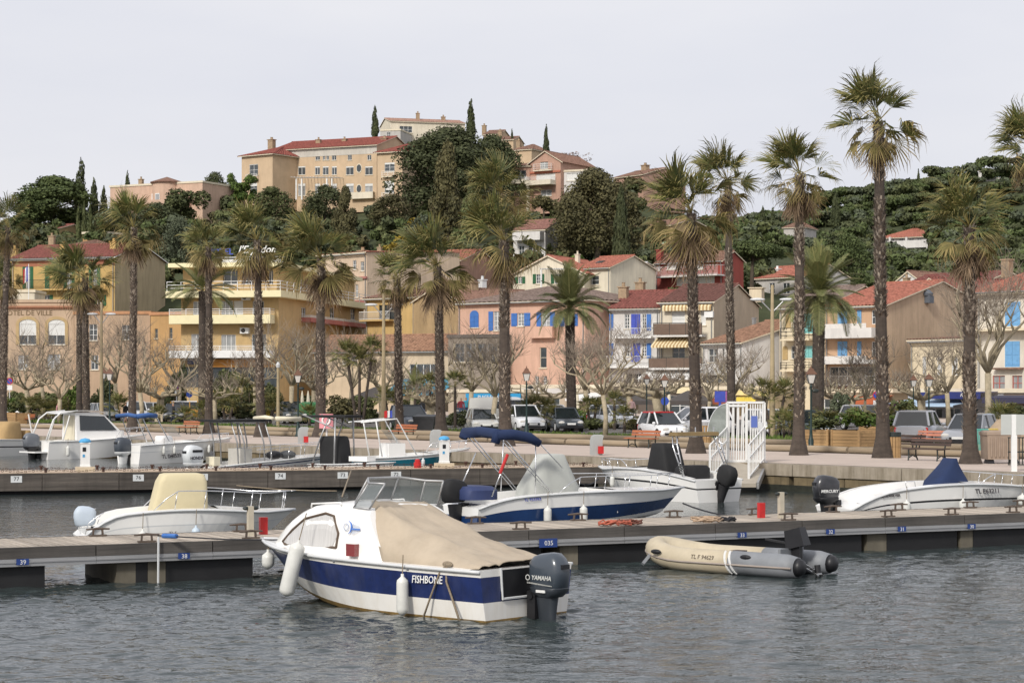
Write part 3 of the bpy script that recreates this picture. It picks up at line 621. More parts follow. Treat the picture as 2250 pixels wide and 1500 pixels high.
BU += [('leafy shrub under the bare tree at the town hall corner', 40, 920, 70, 70, LF_OLIVE), ('dense green shrub left of the paired palms', 150, 922, 70, 95, LF_GREEN), ('dark shrub right of the paired palms', 240, 918, 60, 95, LF_DARK),
 ('tall olive shrub behind the pollarded tree by the cars', 330, 905, 60, 90, LF_OLIVE), ('tall leafy shrub before the hotel ground floor, left', 505, 915, 80, 120, LF_OLIVE), ('tall leafy shrub before the hotel ground floor, right', 548, 915, 70, 105, LF_DARK), ('greenery beside the wooden pole', 600, 915, 60, 80, LF_OLIVE),
 ('shrub before the low shops behind the parasols', 690, 912, 90, 50, LF_DARK), ('leafy shrub under the tall thin-stemmed palm', 800, 930, 90, 70, LF_OLIVE), ('shrubbery left of the teal awning', 890, 920, 70, 60, LF_DARK), ('shrubs at the foot of the date palm', 1280, 935, 60, 40, LF_GREEN), ('yellowish shrub right of the tall lamp post', 1745, 955, 50, 80, LF_BROWN)]
for i, (l, x, y, w_, h, m) in enumerate(BU): bush(l, x, y, w_, h, m, n=2200, leaf=.05, var=i % 4)
# lawn blades
rgn = np.random.default_rng(4); N = 26000
tt = rgn.uniform(-60, 150, N); s_ = rgn.uniform(21.4, 24.6, N); V = []; hh = rgn.uniform(.05, .22, N)+.12*np.sin(tt*.7)**2*(np.sin(tt*.23) > 0)
for i in range(N):
    p = QP(tt[i], s_[i], .04); a = rgn.uniform(0, 6.28); w_ = .05
    V.append(((p.x-w_*math.cos(a), p.y-w_*math.sin(a), p.z), (p.x+w_*math.cos(a), p.y+w_*math.sin(a), p.z), (p.x+rgn.uniform(-.06, .06), p.y+rgn.uniform(-.06, .06), p.z+hh[i])))
o = OB('lawn_grass', tri_mesh('lawn_grass', [q for t3 in V for q in t3], [(3*i, 3*i+1, 3*i+2) for i in range(N)], list(rgn.random(N)), LF_GRASS)); o['kind'] = 'stuff'
# ---------------------------------------------------------------- bare plane trees
def plane_tree(label, px, py, hpx, wpx, rpx, seed, pollard=True, twigs=90, fork=.42, name='plane_tree'):
    p = G(px, py); s = p.y/FPX; H, W, r = hpx*s, wpx*s, max(.06, rpx*s); rg = random.Random(seed)
    t = T(name, label, 'tree', p, 0); mb = MB()
    hf = H*fork; tr = [Vector((0, 0, -.1)), Vector((rg.uniform(-.08, .08), 0, hf*.5)), Vector((rg.uniform(-.15, .15), 0, hf))]
    mb.tube(tr, [r*1.35, r, r*1.05], 9); mb.build('trunk', BARKP, t, True)
    br = MB(); tips = []
    K = 7 if pollard else 8
    for i in range(K):
        a = 6.28*i/K+rg.uniform(-.3, .3); L = W*.5*rg.uniform(.6, 1.0); up = rg.uniform(.12, .4)*(H-hf) if pollard else rg.uniform(.4, .8)*(H-hf)
        e = Vector((math.cos(a), math.sin(a), 0)); q = [tr[-1]]
        for k in range(1, 5):
            f = k/4; q.append(tr[-1]+e*L*f+Vector((rg.uniform(-.12, .12)*L, rg.uniform(-.12, .12)*L, up*f**.7+rg.uniform(-.05, .05)*L)))
        br.tube(q, [r*.62, r*.5, r*.42, r*.34, r*.28], 6)
        for k in (2, 3, 4):
            for z in range(2):
                b0 = q[k]; d_ = Vector((rg.uniform(-.5, .5), rg.uniform(-.5, .5), rg.uniform(.5, 1))); l = H*.14*rg.uniform(.6, 1.3)
                m1 = b0+d_*l*.5+Vector((rg.uniform(-.1, .1)*l, rg.uniform(-.1, .1)*l, 0)); e1 = b0+d_*l
                br.tube([b0, m1, e1], [r*.3, r*.22, r*.25 if pollard else r*.1], 5); tips.append(e1)
    br.build('limbs', BARKP, t, True)
    tw = MB()
    for i in range(twigs):
        b0 = rg.choice(tips); d_ = Vector((rg.uniform(-.8, .8), rg.uniform(-.8, .8), rg.uniform(.1, 1))).normalized(); l = H*rg.uniform(.12, .3)
        m1 = b0+d_*l*.5; e1 = b0+d_*l+Vector((rg.uniform(-.2, .2)*l, 0, .12*l)); w_ = max(.012, r*.07)
        tw.tube([b0, m1, e1], [w_, w_*.8, w_*.5], 3, cap=False)
        for z in range(2):
            d2 = (d_+Vector((rg.uniform(-.7, .7), rg.uniform(-.7, .7), rg.uniform(-.1, .5)))).normalized(); tw.tube([m1, m1+d2*l*.5], [w_*.7, w_*.4], 3, cap=False)
    tw.build('twigs', TWIG, t)
PT = [('pollarded plane tree with knobbly arms before the yellow building, by the parked cars', 352, 925, 108, 130, 8, True, 90), ('young bare plane tree before the town hall arches', 131, 930, 130, 110, 4.5, False, 120),
 ('bare plane tree with pale trunk beside the tall palm near the stone block', 310, 934, 175, 150, 5, False, 150), ('bare plane tree between the small-crowned hotel palm and the next', 472, 935, 130, 130, 5, True, 110),
 ('bare plane tree before the hotel side wall, by the wooden pole', 640, 930, 200, 130, 5, False, 170), ('bare plane tree behind the double-armed street light', 838, 938, 170, 130, 5, True, 130),
 ('plane tree with thick pale trunk under the blue awning', 948, 936, 100, 130, 9, True, 80), ('forked bare plane tree just left of the stout rough palm', 1086, 950, 190, 150, 5.5, False, 150),
 ('pollarded plane tree under the pink house balcony', 1208, 925, 110, 150, 6, True, 90), ('slender bare plane tree in front of the white house with blue shutters', 1330, 962, 230, 190, 5, False, 170),
 ('old pollarded plane tree with thick pale trunk behind the red-roofed car', 1444, 928, 118, 180, 10, True, 110), ('thin bare tree between the broad palm and the slim smooth palm', 1558, 935, 130, 90, 4, False, 90),
 ('pollarded plane tree reaching its pale arms behind the gate palms', 1680, 930, 110, 150, 7, True, 70), ('thin bare sapling left of the tallest palm', 1901, 950, 170, 120, 3, False, 130),
 ('pollarded plane tree with white arms between the lamp pairs', 2024, 935, 125, 160, 9, True, 110), ('tall forked bare plane tree at the right, before the blue shutters', 2172, 955, 330, 190, 7, False, 190),
 ('bare plane tree behind the tallest palm, before the bannered balconies', 1870, 938, 130, 150, 6, True, 120), ('bare tree against the town hall at the picture edge', 60, 925, 150, 130, 5, True, 120)]
PT += [('bare twiggy tree right of the town hall bare tree, before the first arches', 95, 922, 175, 120, 4, False, 170), ('leafless twiggy tree behind the street light at the town hall wing', 255, 920, 190, 130, 4, False, 170), ('slim leafless tree at the corner of the yellow annex', 395, 918, 150, 110, 4, False, 140), ('leafless twiggy tree before the hotel ground floor sign', 560, 918, 150, 120, 4, True, 150),
 ('twiggy bare tree close to the hotel corner palm', 690, 925, 150, 130, 5, True, 170), ('bare tree with spread twigs before the low shops', 770, 922, 165, 120, 4.5, False, 170), ('bare knobbly tree left of the teal awning palm', 905, 925, 120, 120, 6, True, 130), ('twiggy bare tree at the dark glazed terrace', 1035, 930, 170, 130, 5, False, 170),
 ('bare twiggy tree at the cream house with sage shutters', 1290, 925, 165, 130, 5, False, 170), ('knobbly bare tree before the charcoal canopies', 1385, 925, 120, 130, 6, True, 120), ('bare branching tree before the low tiled house', 1615, 930, 150, 120, 5, False, 150), ('bare knobbly tree below the bannered balconies', 1830, 935, 130, 150, 6, True, 150), ('twiggy bare tree before the low cream house', 2085, 935, 175, 140, 5, False, 180)]
for i, (l, x, y, h, w_, r, pol, tw) in enumerate(PT): plane_tree(l, x, y, h*1.08, w_*1.1, r, 60+i, pol, int(tw*1.25), fork=.42 if pol else .38)
# ---------------------------------------------------------------- buildings
TILE = lambda n, h: mat('roof_tile_'+n, desat(hx(h), .36, .86), .95, .5, 3.2, bump=.5, bscale=14, stain=.5, stcol=hx('5a4438'), spec=.12, detail=9)
T_RED, T_ORG, T_BRN, T_GRY = TILE('red', '9a4a3a'), TILE('orange', 'c0623e'), TILE('brown', '96684f'), TILE('greybrown', '8a7264')
SH_BLUE, SH_LBLUE = mat('blue_shutter', hx('3f6fb4'), .6, .12, 4), mat('light_blue_shutter', hx('6fa3cf'), .6, .12, 4)
SH_DBLUE = mat('deep_blue_shutter', hx('3f4fae'), .6, .12, 4)
SH_GREEN, SH_SAGE, SH_TURQ, SH_BEIGE = mat('green_shutter', hx('1f5a36'), .6, .15, 4), mat('sage_shutter', hx('93ad8c'), .6, .1, 4), mat('turquoise_shutter', hx('7fc0bd'), .6, .1, 4), mat('beige_shutter', hx('b39a6c'), .6, .1, 4)
ROLL = mat('roller_shutter', hx('d8d8d4'), .5, .05, 2)
CH = mat('chimney_render', hx('a08a70'), .9, .25, 3, bump=.4)
def lin(A, B, n): return [A+(B-A)*i/n for i in range(n+1)]
class Face:
    """one wall plane of a building, in the building's local frame; px() reads photo pixels on it"""
    def __init__(s, b, P0, e, L): s.b = b; s.P0 = Vector(P0); s.e = Vector(e).normalized(); s.L = L; s.n = Vector((s.e.y, -s.e.x)); s.holes = []
    def at(s, px, py):
        R = s.b.R; w0 = R@Vector((s.P0.x, s.P0.y, 0))+s.b.o; e = R@Vector((s.e.x, s.e.y, 0)); a = (px-CXP)/FPX
        u = (a*w0.y-w0.x)/(e.x-a*e.y); d = w0.y+u*e.y
        return u, CZ-(py-HOR)/FPX*d-s.b.o.z
    def loc(s, u, w, z): return Vector((s.P0.x+s.e.x*u+s.n.x*w, s.P0.y+s.e.y*u+s.n.y*w, z))     # w outward
    def box(s, mb, u0, u1, w0, w1, z0, z1, m=0):
        p = [s.loc(u, w, z) for z in (z0, z1) for w in (w0, w1) for u in (u0, u1)]
        mb.add(p, [(0, 2, 3, 1), (4, 5, 7, 6), (0, 1, 5, 4), (2, 6, 7, 3), (0, 4, 6, 2), (1, 3, 7, 5)], m); return mb
class Bld:
    def __init__(s, name, label, A, B, depth, top_py, wmat, roof='gable_x', rmat=None, rise=1.4, z0=None, cat='house', over=.35, side_top=None, trim=None):
        """A,B: (pixel x, distance) of the visible front's ends; top_py: eave height seen at the A corner"""
        a, b_ = PX(A[0], HOR, A[1]), PX(B[0], HOR, B[1]); zb = .4 if z0 is None else z0
        ez = CZ-(top_py-HOR)/FPX*A[1]
        s.o = Vector((a.x, a.y, zb)); s.rz = math.atan2(b_.y-a.y, b_.x-a.x); s.R = Matrix.Rotation(s.rz, 3, 'Z')
        s.L = math.hypot(b_.x-a.x, b_.y-a.y); s.D = depth; s.H = ez-zb; s.wm = wmat; s.roof = roof; s.rm = rmat or T_RED; s.rise = rise; s.over = over
        s.root = T(name, label, cat, s.o, s.rz)
        s.F = Face(s, (0, 0), (1, 0), s.L); s.S = Face(s, (s.L, 0), (0, 1), depth); s.W = Face(s, (0, depth), (0, -1), depth); s.K = Face(s, (s.L, depth), (-1, 0), s.L)
    def win(s, px0, py0, px1, py1, f='F', g=None, fr=None, mull=1, shut=None, closed=False, roll=0, rec=.14, sill=True, arch=False, cross=1, sw=None):
        f = getattr(s, f); u0, z1 = f.at(px0, py0); u1, z0 = f.at(px1, py1)
        u0, u1 = min(u0, u1), max(u0, u1); z0, z1 = min(z0, z1), max(z0, z1); u0 = max(u0, .05); u1 = min(u1, f.L-.05)
        if u1-u0 < .15 or z1-z0 < .15: return
        fr = fr or WHITE; f.holes.append((u0, u1, z0, z1)); w_ = .055
        mb = MB()
        for q in ((u0, u0+w_, z0, z1), (u1-w_, u1, z0, z1), (u0+w_, u1-w_, z0, z0+w_), (u0+w_, u1-w_, z1-w_, z1)): f.box(mb, q[0]+.002, q[1]-.002, -rec, -rec+.07, q[2]+.002, q[3]-.002)
        for k in range(1, mull+1):
            c = u0+(u1-u0)*k/(mull+1); f.box(mb, c-.03, c+.03, -rec+.004, -rec+.06, z0+w_, z1-w_)
        for k in range(1, cross+1):
            c = z0+(z1-z0)*k/(cross+1); f.box(mb, u0+w_, u1-w_, -rec+.008, -rec+.05, c-.02, c+.02)
        o = mb.build('window', fr, s.root)
        f.box(MB(), u0, u1, -rec-.03, -rec+.012, z0, z1).build('pane', g or GLASS, o)
        if roll: f.box(MB(), u0+.01, u1-.01, -rec+.075, -.02, z1-(z1-z0)*roll, z1).build('roller_blind', ROLL, o)
        if sill: f.box(MB(), u0-.08, u1+.08, -.02, .09, z0-.09, z0-.003).build('sill', s.trim_m(), o)
        if shut is not None:
            ww = sw or (u1-u0)/2
            for sgn in (-1, 1):
                if closed: a, b_ = ((u0, (u0+u1)/2-.01) if sgn < 0 else ((u0+u1)/2+.01, u1))
                else: a, b_ = ((u0-ww, u0-.02) if sgn < 0 else (u1+.02, u1+ww))
                sm = MB(); zt = z1
                f.box(sm, a, b_, .01, .045, z0, zt)
                for k in range(3): zc = z0+(zt-z0)*(.12+.38*k); f.box(sm, a+.02, b_-.02, .045, .062, zc-.05, zc+.05)
                if arch and closed:
                    n = 6; c = (u0+u1)/2; rr = (u1-u0)/2; pts = [f.loc(c+sgn*rr*math.cos(t), .01, z1+rr*.8*math.sin(t)) for t in [math.pi/2*k/n for k in range(n+1)]]+[f.loc(c, .01, z1)]
                    sm.prism(pts if sgn < 0 else pts[::-1], f.n.to_3d()*.035)
                sm.build('shutter', shut, o)
        return o
    def trim_m(s): return mat('pale_trim', hx('d8ccb4'), .8, .08, 3)
    def bal(s, px0, py0, px1, py1, f='F', proj=1.1, style='rail', m=None, m2=None, slab=.16):
        """balcony: py0 rail top, py1 underside of slab"""
        f = getattr(s, f); u0, zt = f.at(px0, py0); u1, zb = f.at(px1, py1); u0, u1 = min(u0, u1), max(u0, u1)
        zb = min(zb, zt-.5) if False else zb
        mb = MB(); f.box(mb, u0, u1, .002, proj, zb, zb+slab); o = mb.build('balcony', m or s.wm, s.root)
        z1 = zt; z0 = zb+slab
        if style in ('solid', 'solidrail'):
            zs = z1 if style == 'solid' else z0+(z1-z0)*.52
            p = MB(); f.box(p, u0, u1, proj-.12, proj, z0, zs); f.box(p, u0, u0+.12, .01, proj-.12, z0, zs); f.box(p, u1-.12, u1, .01, proj-.12, z0, zs); p.build('parapet', m or s.wm, o); z0 = zs
        if style in ('rail', 'solidrail'):
            r = MB(); k = 3
            for i in range(k):
                z = z0+(z1-z0)*(i+1)/k-.03
                r.bar(f.loc(u0, proj-.04, z), f.loc(u1, proj-.04, z), .045)
                for uu in (u0+.03, u1-.03): r.bar(f.loc(uu, .01, z), f.loc(uu, proj-.04, z), .045)
            n = max(2, int((u1-u0)/1.6))
            for i in range(n+1): u = u0+.03+(u1-u0-.06)*i/n; r.bar(f.loc(u, proj-.04, z0), f.loc(u, proj-.04, z1), .04)
            r.build('railing', m2 or WHITE, o)
        if style == 'bars':
            r = MB(); r.bar(f.loc(u0, proj-.04, z1), f.loc(u1, proj-.04, z1), .05); r.bar(f.loc(u0, proj-.04, z0+.08), f.loc(u1, proj-.04, z0+.08), .04)
            n = int((u1-u0)/.14)
            for i in range(n+1): u = u0+(u1-u0)*i/n; r.bar(f.loc(u, proj-.04, z0), f.loc(u, proj-.04, z1), .022)
            for uu in (u0, u1):
                r.bar(f.loc(uu, 0, z1), f.loc(uu, proj-.04, z1), .05)
            r.build('railing', m2 or IRON, o)
        if style == 'panel':
            n = max(1, int((u1-u0)/1.5))
            for i in range(n):
                p = MB(); f.box(p, u0+(u1-u0)*i/n+.02, u0+(u1-u0)*(i+1)/n-.02, proj-.05, proj-.02, z0+.04, z1-.06); p.build('panel', m2 or GLASS, o)
            r = MB(); r.bar(f.loc(u0, proj-.035, z1), f.loc(u1, proj-.035, z1), .06)
            for i in range(n+1): u = u0+(u1-u0)*i/n; r.bar(f.loc(u, proj-.035, z0), f.loc(u, proj-.035, z1), .04)
            r.build('railing', IRON, o)
        return o
    def awn(s, px0, py0, px1, py1, proj=1.6, m=None, m2=None, n=10, f='F', drop=.25, name='awning'):
        f = getattr(s, f); u0, zt = f.at(px0, py0); u1, zb = f.at(px1, py1); mb = MB()
        for i in range(n):
            a, b_ = u0+(u1-u0)*i/n, u0+(u1-u0)*(i+1)/n
            p = [f.loc(a, .03, zt), f.loc(b_, .03, zt), f.loc(b_, proj, zb+drop), f.loc(a, proj, zb+drop)]
            mb.prism(p, (0, 0, -.03), i % 2 if m2 else 0); f.box(mb, a, b_, proj-.01, proj+.01, zb, zb+drop, i % 2 if m2 else 0)
        return mb.build(name, [m, m2] if m2 else m, s.root)
    def sign(s, px0, py0, px1, py1, m, txt=None, tm=None, f='F', w=.1, ts=.7, shear=0, proj=.0, sx=1, name='sign'):
        f = getattr(s, f); u0, zt = f.at(px0, py0); u1, zb = f.at(px1, py1)
        o = f.box(MB(), u0, u1, proj+.02, proj+w, zb, zt).build(name, m, s.root) if m else None
        if txt:
            t = text(txt, (zt-zb)*ts, tm, o or s.root, shear=shear, sx=sx, ext=.01)
            t.matrix_local = basis(f.loc((u0+u1)/2, proj+w+.012, (zt+zb)/2), f.e.to_3d(), (0, 0, 1))
        return o
    def chim(s, px, py0, py1, u=None, v=.5, wd=.7, m=None, pot=True):
        """chimney by its pixel column and top / bottom heights, v = depth share"""
        f = Face(s, (0, s.D*v), (1, 0), s.L); u, zt = f.at(px, py0); _, zb = f.at(px, py1)
        mb = MB(); mb.b2((u-wd/2, s.D*v-wd*.4, zb-.6), (u+wd/2, s.D*v+wd*.4, zt)); mb.b2((u-wd*.62, s.D*v-wd*.5, zt), (u+wd*.62, s.D*v+wd*.5, zt+.1))
        if pot: mb.lathe([(wd*.22, 0), (wd*.2, .35), (wd*.26, .38)], 8, 0, (u, s.D*v, zt+.1))
        mb.build('chimney', m or CH, s.root)
    def plane(s, mb, a, b_, c, d_, tile=.34):
        """tiled slope: a->b along the eave, d->c along the ridge; real ripples"""
        a, b_, c, d_ = map(Vector, (a, b_, c, d_)); n = max(3, int(((b_-a).length+(c-d_).length)/2/tile)); nr = (b_-a).cross(d_-a).normalized()
        if nr.z < 0: nr = -nr
        K = 4; R = [[], [], []]
        for i in range(n*K+1):
            t = i/(n*K); h = nr*(.09*abs(math.sin(math.pi*t*n)))
            p, q = a+(b_-a)*t, d_+(c-d_)*t
            R[0].append(p+h); R[1].append((p+q)/2+h); R[2].append(q+h)
        mb.loft(R, 0, cap=False, closed=False)
    def done(s, cornice=None):
        H, L, D, ov, r = s.H, s.L, s.D, s.over, s.rise
        for f, nm in ((s.F, 1), (s.S, 1), (s.W, 1), (s.K, 0)):
            mb = MB(); us = sorted({0, f.L, *[h[0] for h in f.holes], *[h[1] for h in f.holes]}); zs = sorted({0, H, *[max(0, h[2]) for h in f.holes], *[min(H, h[3]) for h in f.holes]})
            for i in range(len(us)-1):
                for j in range(len(zs)-1):
                    uc, zc = (us[i]+us[i+1])/2, (zs[j]+zs[j+1])/2
                    if any(h[0] < uc < h[1] and h[2] < zc < h[3] for h in f.holes): continue
                    mb.poly([f.loc(us[i], 0, zs[j]), f.loc(us[i+1], 0, zs[j]), f.loc(us[i+1], 0, zs[j+1]), f.loc(us[i], 0, zs[j+1])])
            for u0, u1, z0, z1 in f.holes:
                q = .17
                for p in (((u0, z0), (u0, z1)), ((u0, z1), (u1, z1)), ((u1, z1), (u1, z0)), ((u1, z0), (u0, z0))):
                    mb.poly([f.loc(p[0][0], 0, p[0][1]), f.loc(p[1][0], 0, p[1][1]), f.loc(p[1][0], -q, p[1][1]), f.loc(p[0][0], -q, p[0][1])])
            if s.roof == 'gable_x' and f in (s.S, s.W): mb.poly([f.loc(0, 0, H), f.loc(f.L, 0, H), f.loc(f.L/2, 0, H+r)])
            if s.roof == 'gable_y' and f in (s.F, s.K): mb.poly([f.loc(0, 0, H), f.loc(f.L, 0, H), f.loc(f.L/2, 0, H+r)])
            if s.roof == 'shed' and f in (s.S, s.W): mb.poly([f.loc(0, 0, H), f.loc(f.L, 0, H), f.loc(f.L if f is s.S else 0, 0, H+r)])
            if s.roof == 'shed' and f is s.K: mb.poly([f.loc(0, 0, H), f.loc(f.L, 0, H), f.loc(f.L, 0, H+r), f.loc(0, 0, H+r)])
            mb.build('wall', s.wm, s.root)
        mb = MB(); k = r/(D/2) if D else 0
        if s.roof == 'gable_x':
            dz = -ov*k; h = H+.06
            s.plane(mb, (-ov*.6, -ov, h+dz), (L+ov*.6, -ov, h+dz), (L+ov*.6, D/2, h+r), (-ov*.6, D/2, h+r))
            s.plane(mb, (L+ov*.6, D+ov, h+dz), (-ov*.6, D+ov, h+dz), (-ov*.6, D/2, h+r), (L+ov*.6, D/2, h+r))
            mb.tube([(-ov*.6, D/2, h+r+.03), (L+ov*.6, D/2, h+r+.03)], .12, 6)
            fs = MB(); fs.b2((-ov*.6, -ov+.02, h+dz-.12), (L+ov*.6, -ov+.06, h+dz-.01))
            for x in (-ov*.6, L+ov*.6-.05):
                fs.prism([(x, -ov, h+dz-.1), (x, D/2, h+r-.1), (x, D/2, h+r), (x, -ov, h+dz)], (.05, 0, 0)); fs.prism([(x, D/2, h+r-.1), (x, D+ov, h+dz-.1), (x, D+ov, h+dz), (x, D/2, h+r)], (.05, 0, 0))
        elif s.roof == 'gable_y':
            k = r/(L/2); dz = -ov*k; h = H+.06
            s.plane(mb, (-ov, D+ov*.6, h+dz), (-ov, -ov*.6, h+dz), (L/2, -ov*.6, h+r), (L/2, D+ov*.6, h+r)); s.plane(mb, (L+ov, -ov*.6, h+dz), (L+ov, D+ov*.6, h+dz), (L/2, D+ov*.6, h+r), (L/2, -ov*.6, h+r))
            mb.tube([(L/2, -ov*.6, h+r+.03), (L/2, D+ov*.6, h+r+.03)], .12, 6)
            fs = MB()
            for sg, x0 in ((1, -ov), (-1, L+ov)): fs.prism([(x0, -ov*.6, h+dz-.14), (L/2, -ov*.6, h+r-.14), (L/2, -ov*.6, h+r), (x0, -ov*.6, h+dz)], (0, .06, 0))
        elif s.roof == 'hip':
            h = H+.06; a = min(D/2, L/2-.2); k = r/(D/2); dz = -ov*k; P = [(-ov, -ov, h+dz), (L+ov, -ov, h+dz), (L+ov, D+ov, h+dz), (-ov, D+ov, h+dz)]; r0, r1 = (a, D/2, h+r), (L-a, D/2, h+r)
            s.plane(mb, P[0], P[1], r1, r0); s.plane(mb, P[2], P[3], r0, r1); s.plane(mb, P[1], P[2], r1, r1); s.plane(mb, P[3], P[0], r0, r0)
            for q in ((P[0], r0), (P[1], r1), (P[2], r1), (P[3], r0), (r0, r1)): mb.tube(q, .1, 6)
            fs = MB(); fs.b2((-ov, -ov+.02, h+dz-.14), (L+ov, -ov+.08, h+dz-.01)); fs.b2((L+ov-.08, -ov+.08, h+dz-.14), (L+ov-.02, D+ov, h+dz-.01))
        elif s.roof == 'shed':
            h = H+.06; k = r/D; s.plane(mb, (-ov*.6, -ov, h-ov*k), (L+ov*.6, -ov, h-ov*k), (L+ov*.6, D, h+r), (-ov*.6, D, h+r)); fs = MB(); fs.b2((-ov*.6, -ov+.02, h-ov*k-.12), (L+ov*.6, -ov+.06, h-ov*k-.01))
        else:
            mb.b2((.1, .1, H-.3), (L-.1, D-.1, H-.2)); fs = MB(); t_ = .28
            for lo, hi in (((-.12, -.12), (L+.12, .14)), ((-.12, D-.14), (L+.12, D+.12)), ((-.12, .14), (.14, D-.14)), ((L-.14, .14), (L+.12, D-.14))): fs.b2((*lo, H-.02), (*hi, H+t_))
        if s.roof in ('gable_x', 'hip', 'shed') and s.o.y < 260:
            gt = MB(); gh_ = H-.16; gt.tube([(0, -ov-.02, gh_), (L, -ov-.02, gh_)], .07, 6); gt.build('gutter', mat('zinc', hx('8a8a88'), .5, .15, 3), s.root)
            for x_ in (.18, L-.18): MB().tube([(x_, -ov, gh_), (x_, -.09, gh_-.35), (x_, -.09, 0)], .05, 6).build('downpipe', mat('zinc', hx('8a8a88'), .5, .15, 3), s.root)
        mb.build('roof', s.rm if s.roof != 'flat' else CONC, s.root, smooth=40)
        if fs.v: fs.build('eaves' if s.roof != 'flat' else 'coping', cornice or s.trim_m(), s.root)
        return s
W_BEIGE, W_TH2 = wall('town_hall', 'd0b08c'), wall('town_hall_wing', 'caa884')
W_YEL, W_HOTEL, W_GREYB = wall('yellow_house', 'd2aa54', .25), wall('hotel', 'd0ac6a', .35), wall('grey_gable', 'bca880', .6)
W_CREAM, W_CREAM2, W_PINK, W_ROSE, W_TAN, W_TAN2 = wall('cream', 'e8d6b0'), wall('cream_pale', 'e9dcc0'), wall('pink', 'e3b193'), wall('rose', 'b98e76'), wall('tan', 'c0a06c', .7, .18), wall('tan_gable', 'd2b490', .6, .14)
W_WHITE, W_PEACH, W_APT, W_GREYW, W_RED, W_OCH = wall('white', 'e0dcd6'), wall('peach', 'd9ac80'), wall('apartment', 'd6b68c', .2), wall('greywhite', 'c6c0b8'), wall('redhouse', 'a8493c'), wall('ochre', 'b89a64')
GOLD = mat('dark_letters', hx('7a6448'), .7)
# town hall
b = Bld('town_hall', 'beige town hall with arched windows and carved lettering', (-60, 203), (163, 203), 14, 664, W_BEIGE, 'flat', cat='town hall')
SURR = mat('stone_surround', hx('b79e74'), .9, .12, 2)
for x0, x1 in ((42, 80), (106, 143)):
    o = b.win(x0, 712, x1, 757, roll=.55, mull=1, cross=0)
    f = b.F; u0, z1 = f.at(x0, 712); u1, z0 = f.at(x1, 757); c, r = (u0+u1)/2, (u1-u0)/2; mb = MB(); n = 10
    for k in range(n):
        t0, t1 = math.pi*k/n, math.pi*(k+1)/n
        mb.prism([f.loc(c+(r+.3)*math.cos(t0), .002, z1+(r*.55+.3)*math.sin(t0)), f.loc(c+(r+.3)*math.cos(t1), .002, z1+(r*.55+.3)*math.sin(t1)), f.loc(c+r*math.cos(t1), .002, z1+r*.55*math.sin(t1)), f.loc(c+r*math.cos(t0), .002, z1+r*.55*math.sin(t0))], f.n.to_3d()*.08)
    for s_ in (-1, 1): f.box(mb, c+s_*r-(.3 if s_ < 0 else 0), c+s_*r+(.3 if s_ > 0 else 0), .002, .08, z0, z1)
    mb.build('surround', SURR, o)
    mb = MB(); mb.prism([f.loc(c+r*math.cos(math.pi*k/n), .004, z1+r*.55*math.sin(math.pi*k/n)) for k in range(n+1)], f.n.to_3d()*.02); mb.build('arch_blind', ROLL, o)
b.win(40, 780, 62, 812, g=GLASSL); b.win(104, 778, 132, 812, g=GLASSL)
b.sign(14, 680, 106, 696, None, 'HOTEL DE VILLE', GOLD, w=.02, ts=.95, sx=1.0)
f = b.F; mb = MB(); _, zc = f.at(50, 676); f.box(mb, 0, b.L, .002, .22, zc, zc+.18); n = 60
for k in range(n): f.box(mb, b.L*k/n, b.L*(k+.5)/n, .002, .16, zc-.14, zc-.002)
mb.build('cornice', mat('brick_cornice', hx('a4745a'), .9), b.root); b.done(W_BEIGE)
b = Bld('town_hall_wing', 'lower beige wing joined to the town hall with two tall windows', (163.5, 202.5), (330, 202), 12, 690, W_TH2, 'flat', cat='building')
b.win(196, 712, 214, 748, mull=1, cross=2); b.win(268, 714, 289, 746, mull=1, cross=2); b.win(200, 780, 216, 812); b.done(mat('coping_brown', hx('b98a66'), .9))
b = Bld('yellow_annex', 'low orange-yellow building between the town hall wing and the hotel', (331, 200), (398, 199), 10, 692, wall('annex', 'cf9f58'), 'flat', cat='building')
b.win(340, 722, 347, 743, mull=0, fr=BARKP); b.win(372, 720, 379, 744, mull=0, fr=BARKP); b.done(wall('annex2', 'd0905a'))
# yellow house with green shutters
b = Bld('yellow_house', 'yellow house with green shutters, red roof and bare grey gable wall', (26, 232), (252, 228), 12, 568, W_YEL, 'gable_x', T_RED, 1.75, over=.5)
for x0, x1 in ((57, 66), (99, 109), (147, 157), (203, 213)): b.win(x0, 586, x1, 634, g=GLASSL, shut=SH_GREEN, sw=.42, closed=x0 == 99, mull=1, cross=2)
for x0 in (96, 150, 213): b.win(x0, 648, x0+13, 672, shut=SH_GREEN, sw=.42)
b.bal(40, 617, 160, 638, style='bars', proj=1.0); b.bal(196, 617, 236, 638, style='bars', proj=1.0)
f = b.F; mb = MB(); f.box(mb, 0, b.L, .004, .03, b.H-.95, b.H-.35); mb.build('brick_band', mat('band_brick', hx('a26a52'), .9), b.root)
mb = MB(); f.box(mb, 0, b.L, .004, .3, b.H-.33, b.H-.04); mb.build('cornice', WHITE, b.root)
b.done(WHITE)
mb = MB(); f = b.S; f.box(mb, 0, b.D, .003, .014, 0, b.H); mb.prism([f.loc(0, .003, b.H), f.loc(b.D, .003, b.H), f.loc(b.D/2, .003, b.H+b.rise)], f.n.to_3d()*.011); mb.build('gable_render', W_GREYB, b.root)
b.chim(140, 540, 560, v=.25, m=W_YEL); b.chim(250, 532, 560, v=.3, m=W_YEL); b.chim(310, 556, 575, v=.9, m=W_YEL); b.chim(32, 548, 566, v=.3, m=W_YEL)
b = Bld('rear_house', 'house with faded tile roof and grey gable behind the yellow one', (85, 250), (225, 248), 14, 552, W_GREYW, 'hip', T_BRN, 1.7); b.chim(114, 520, 540, v=.3); b.done()
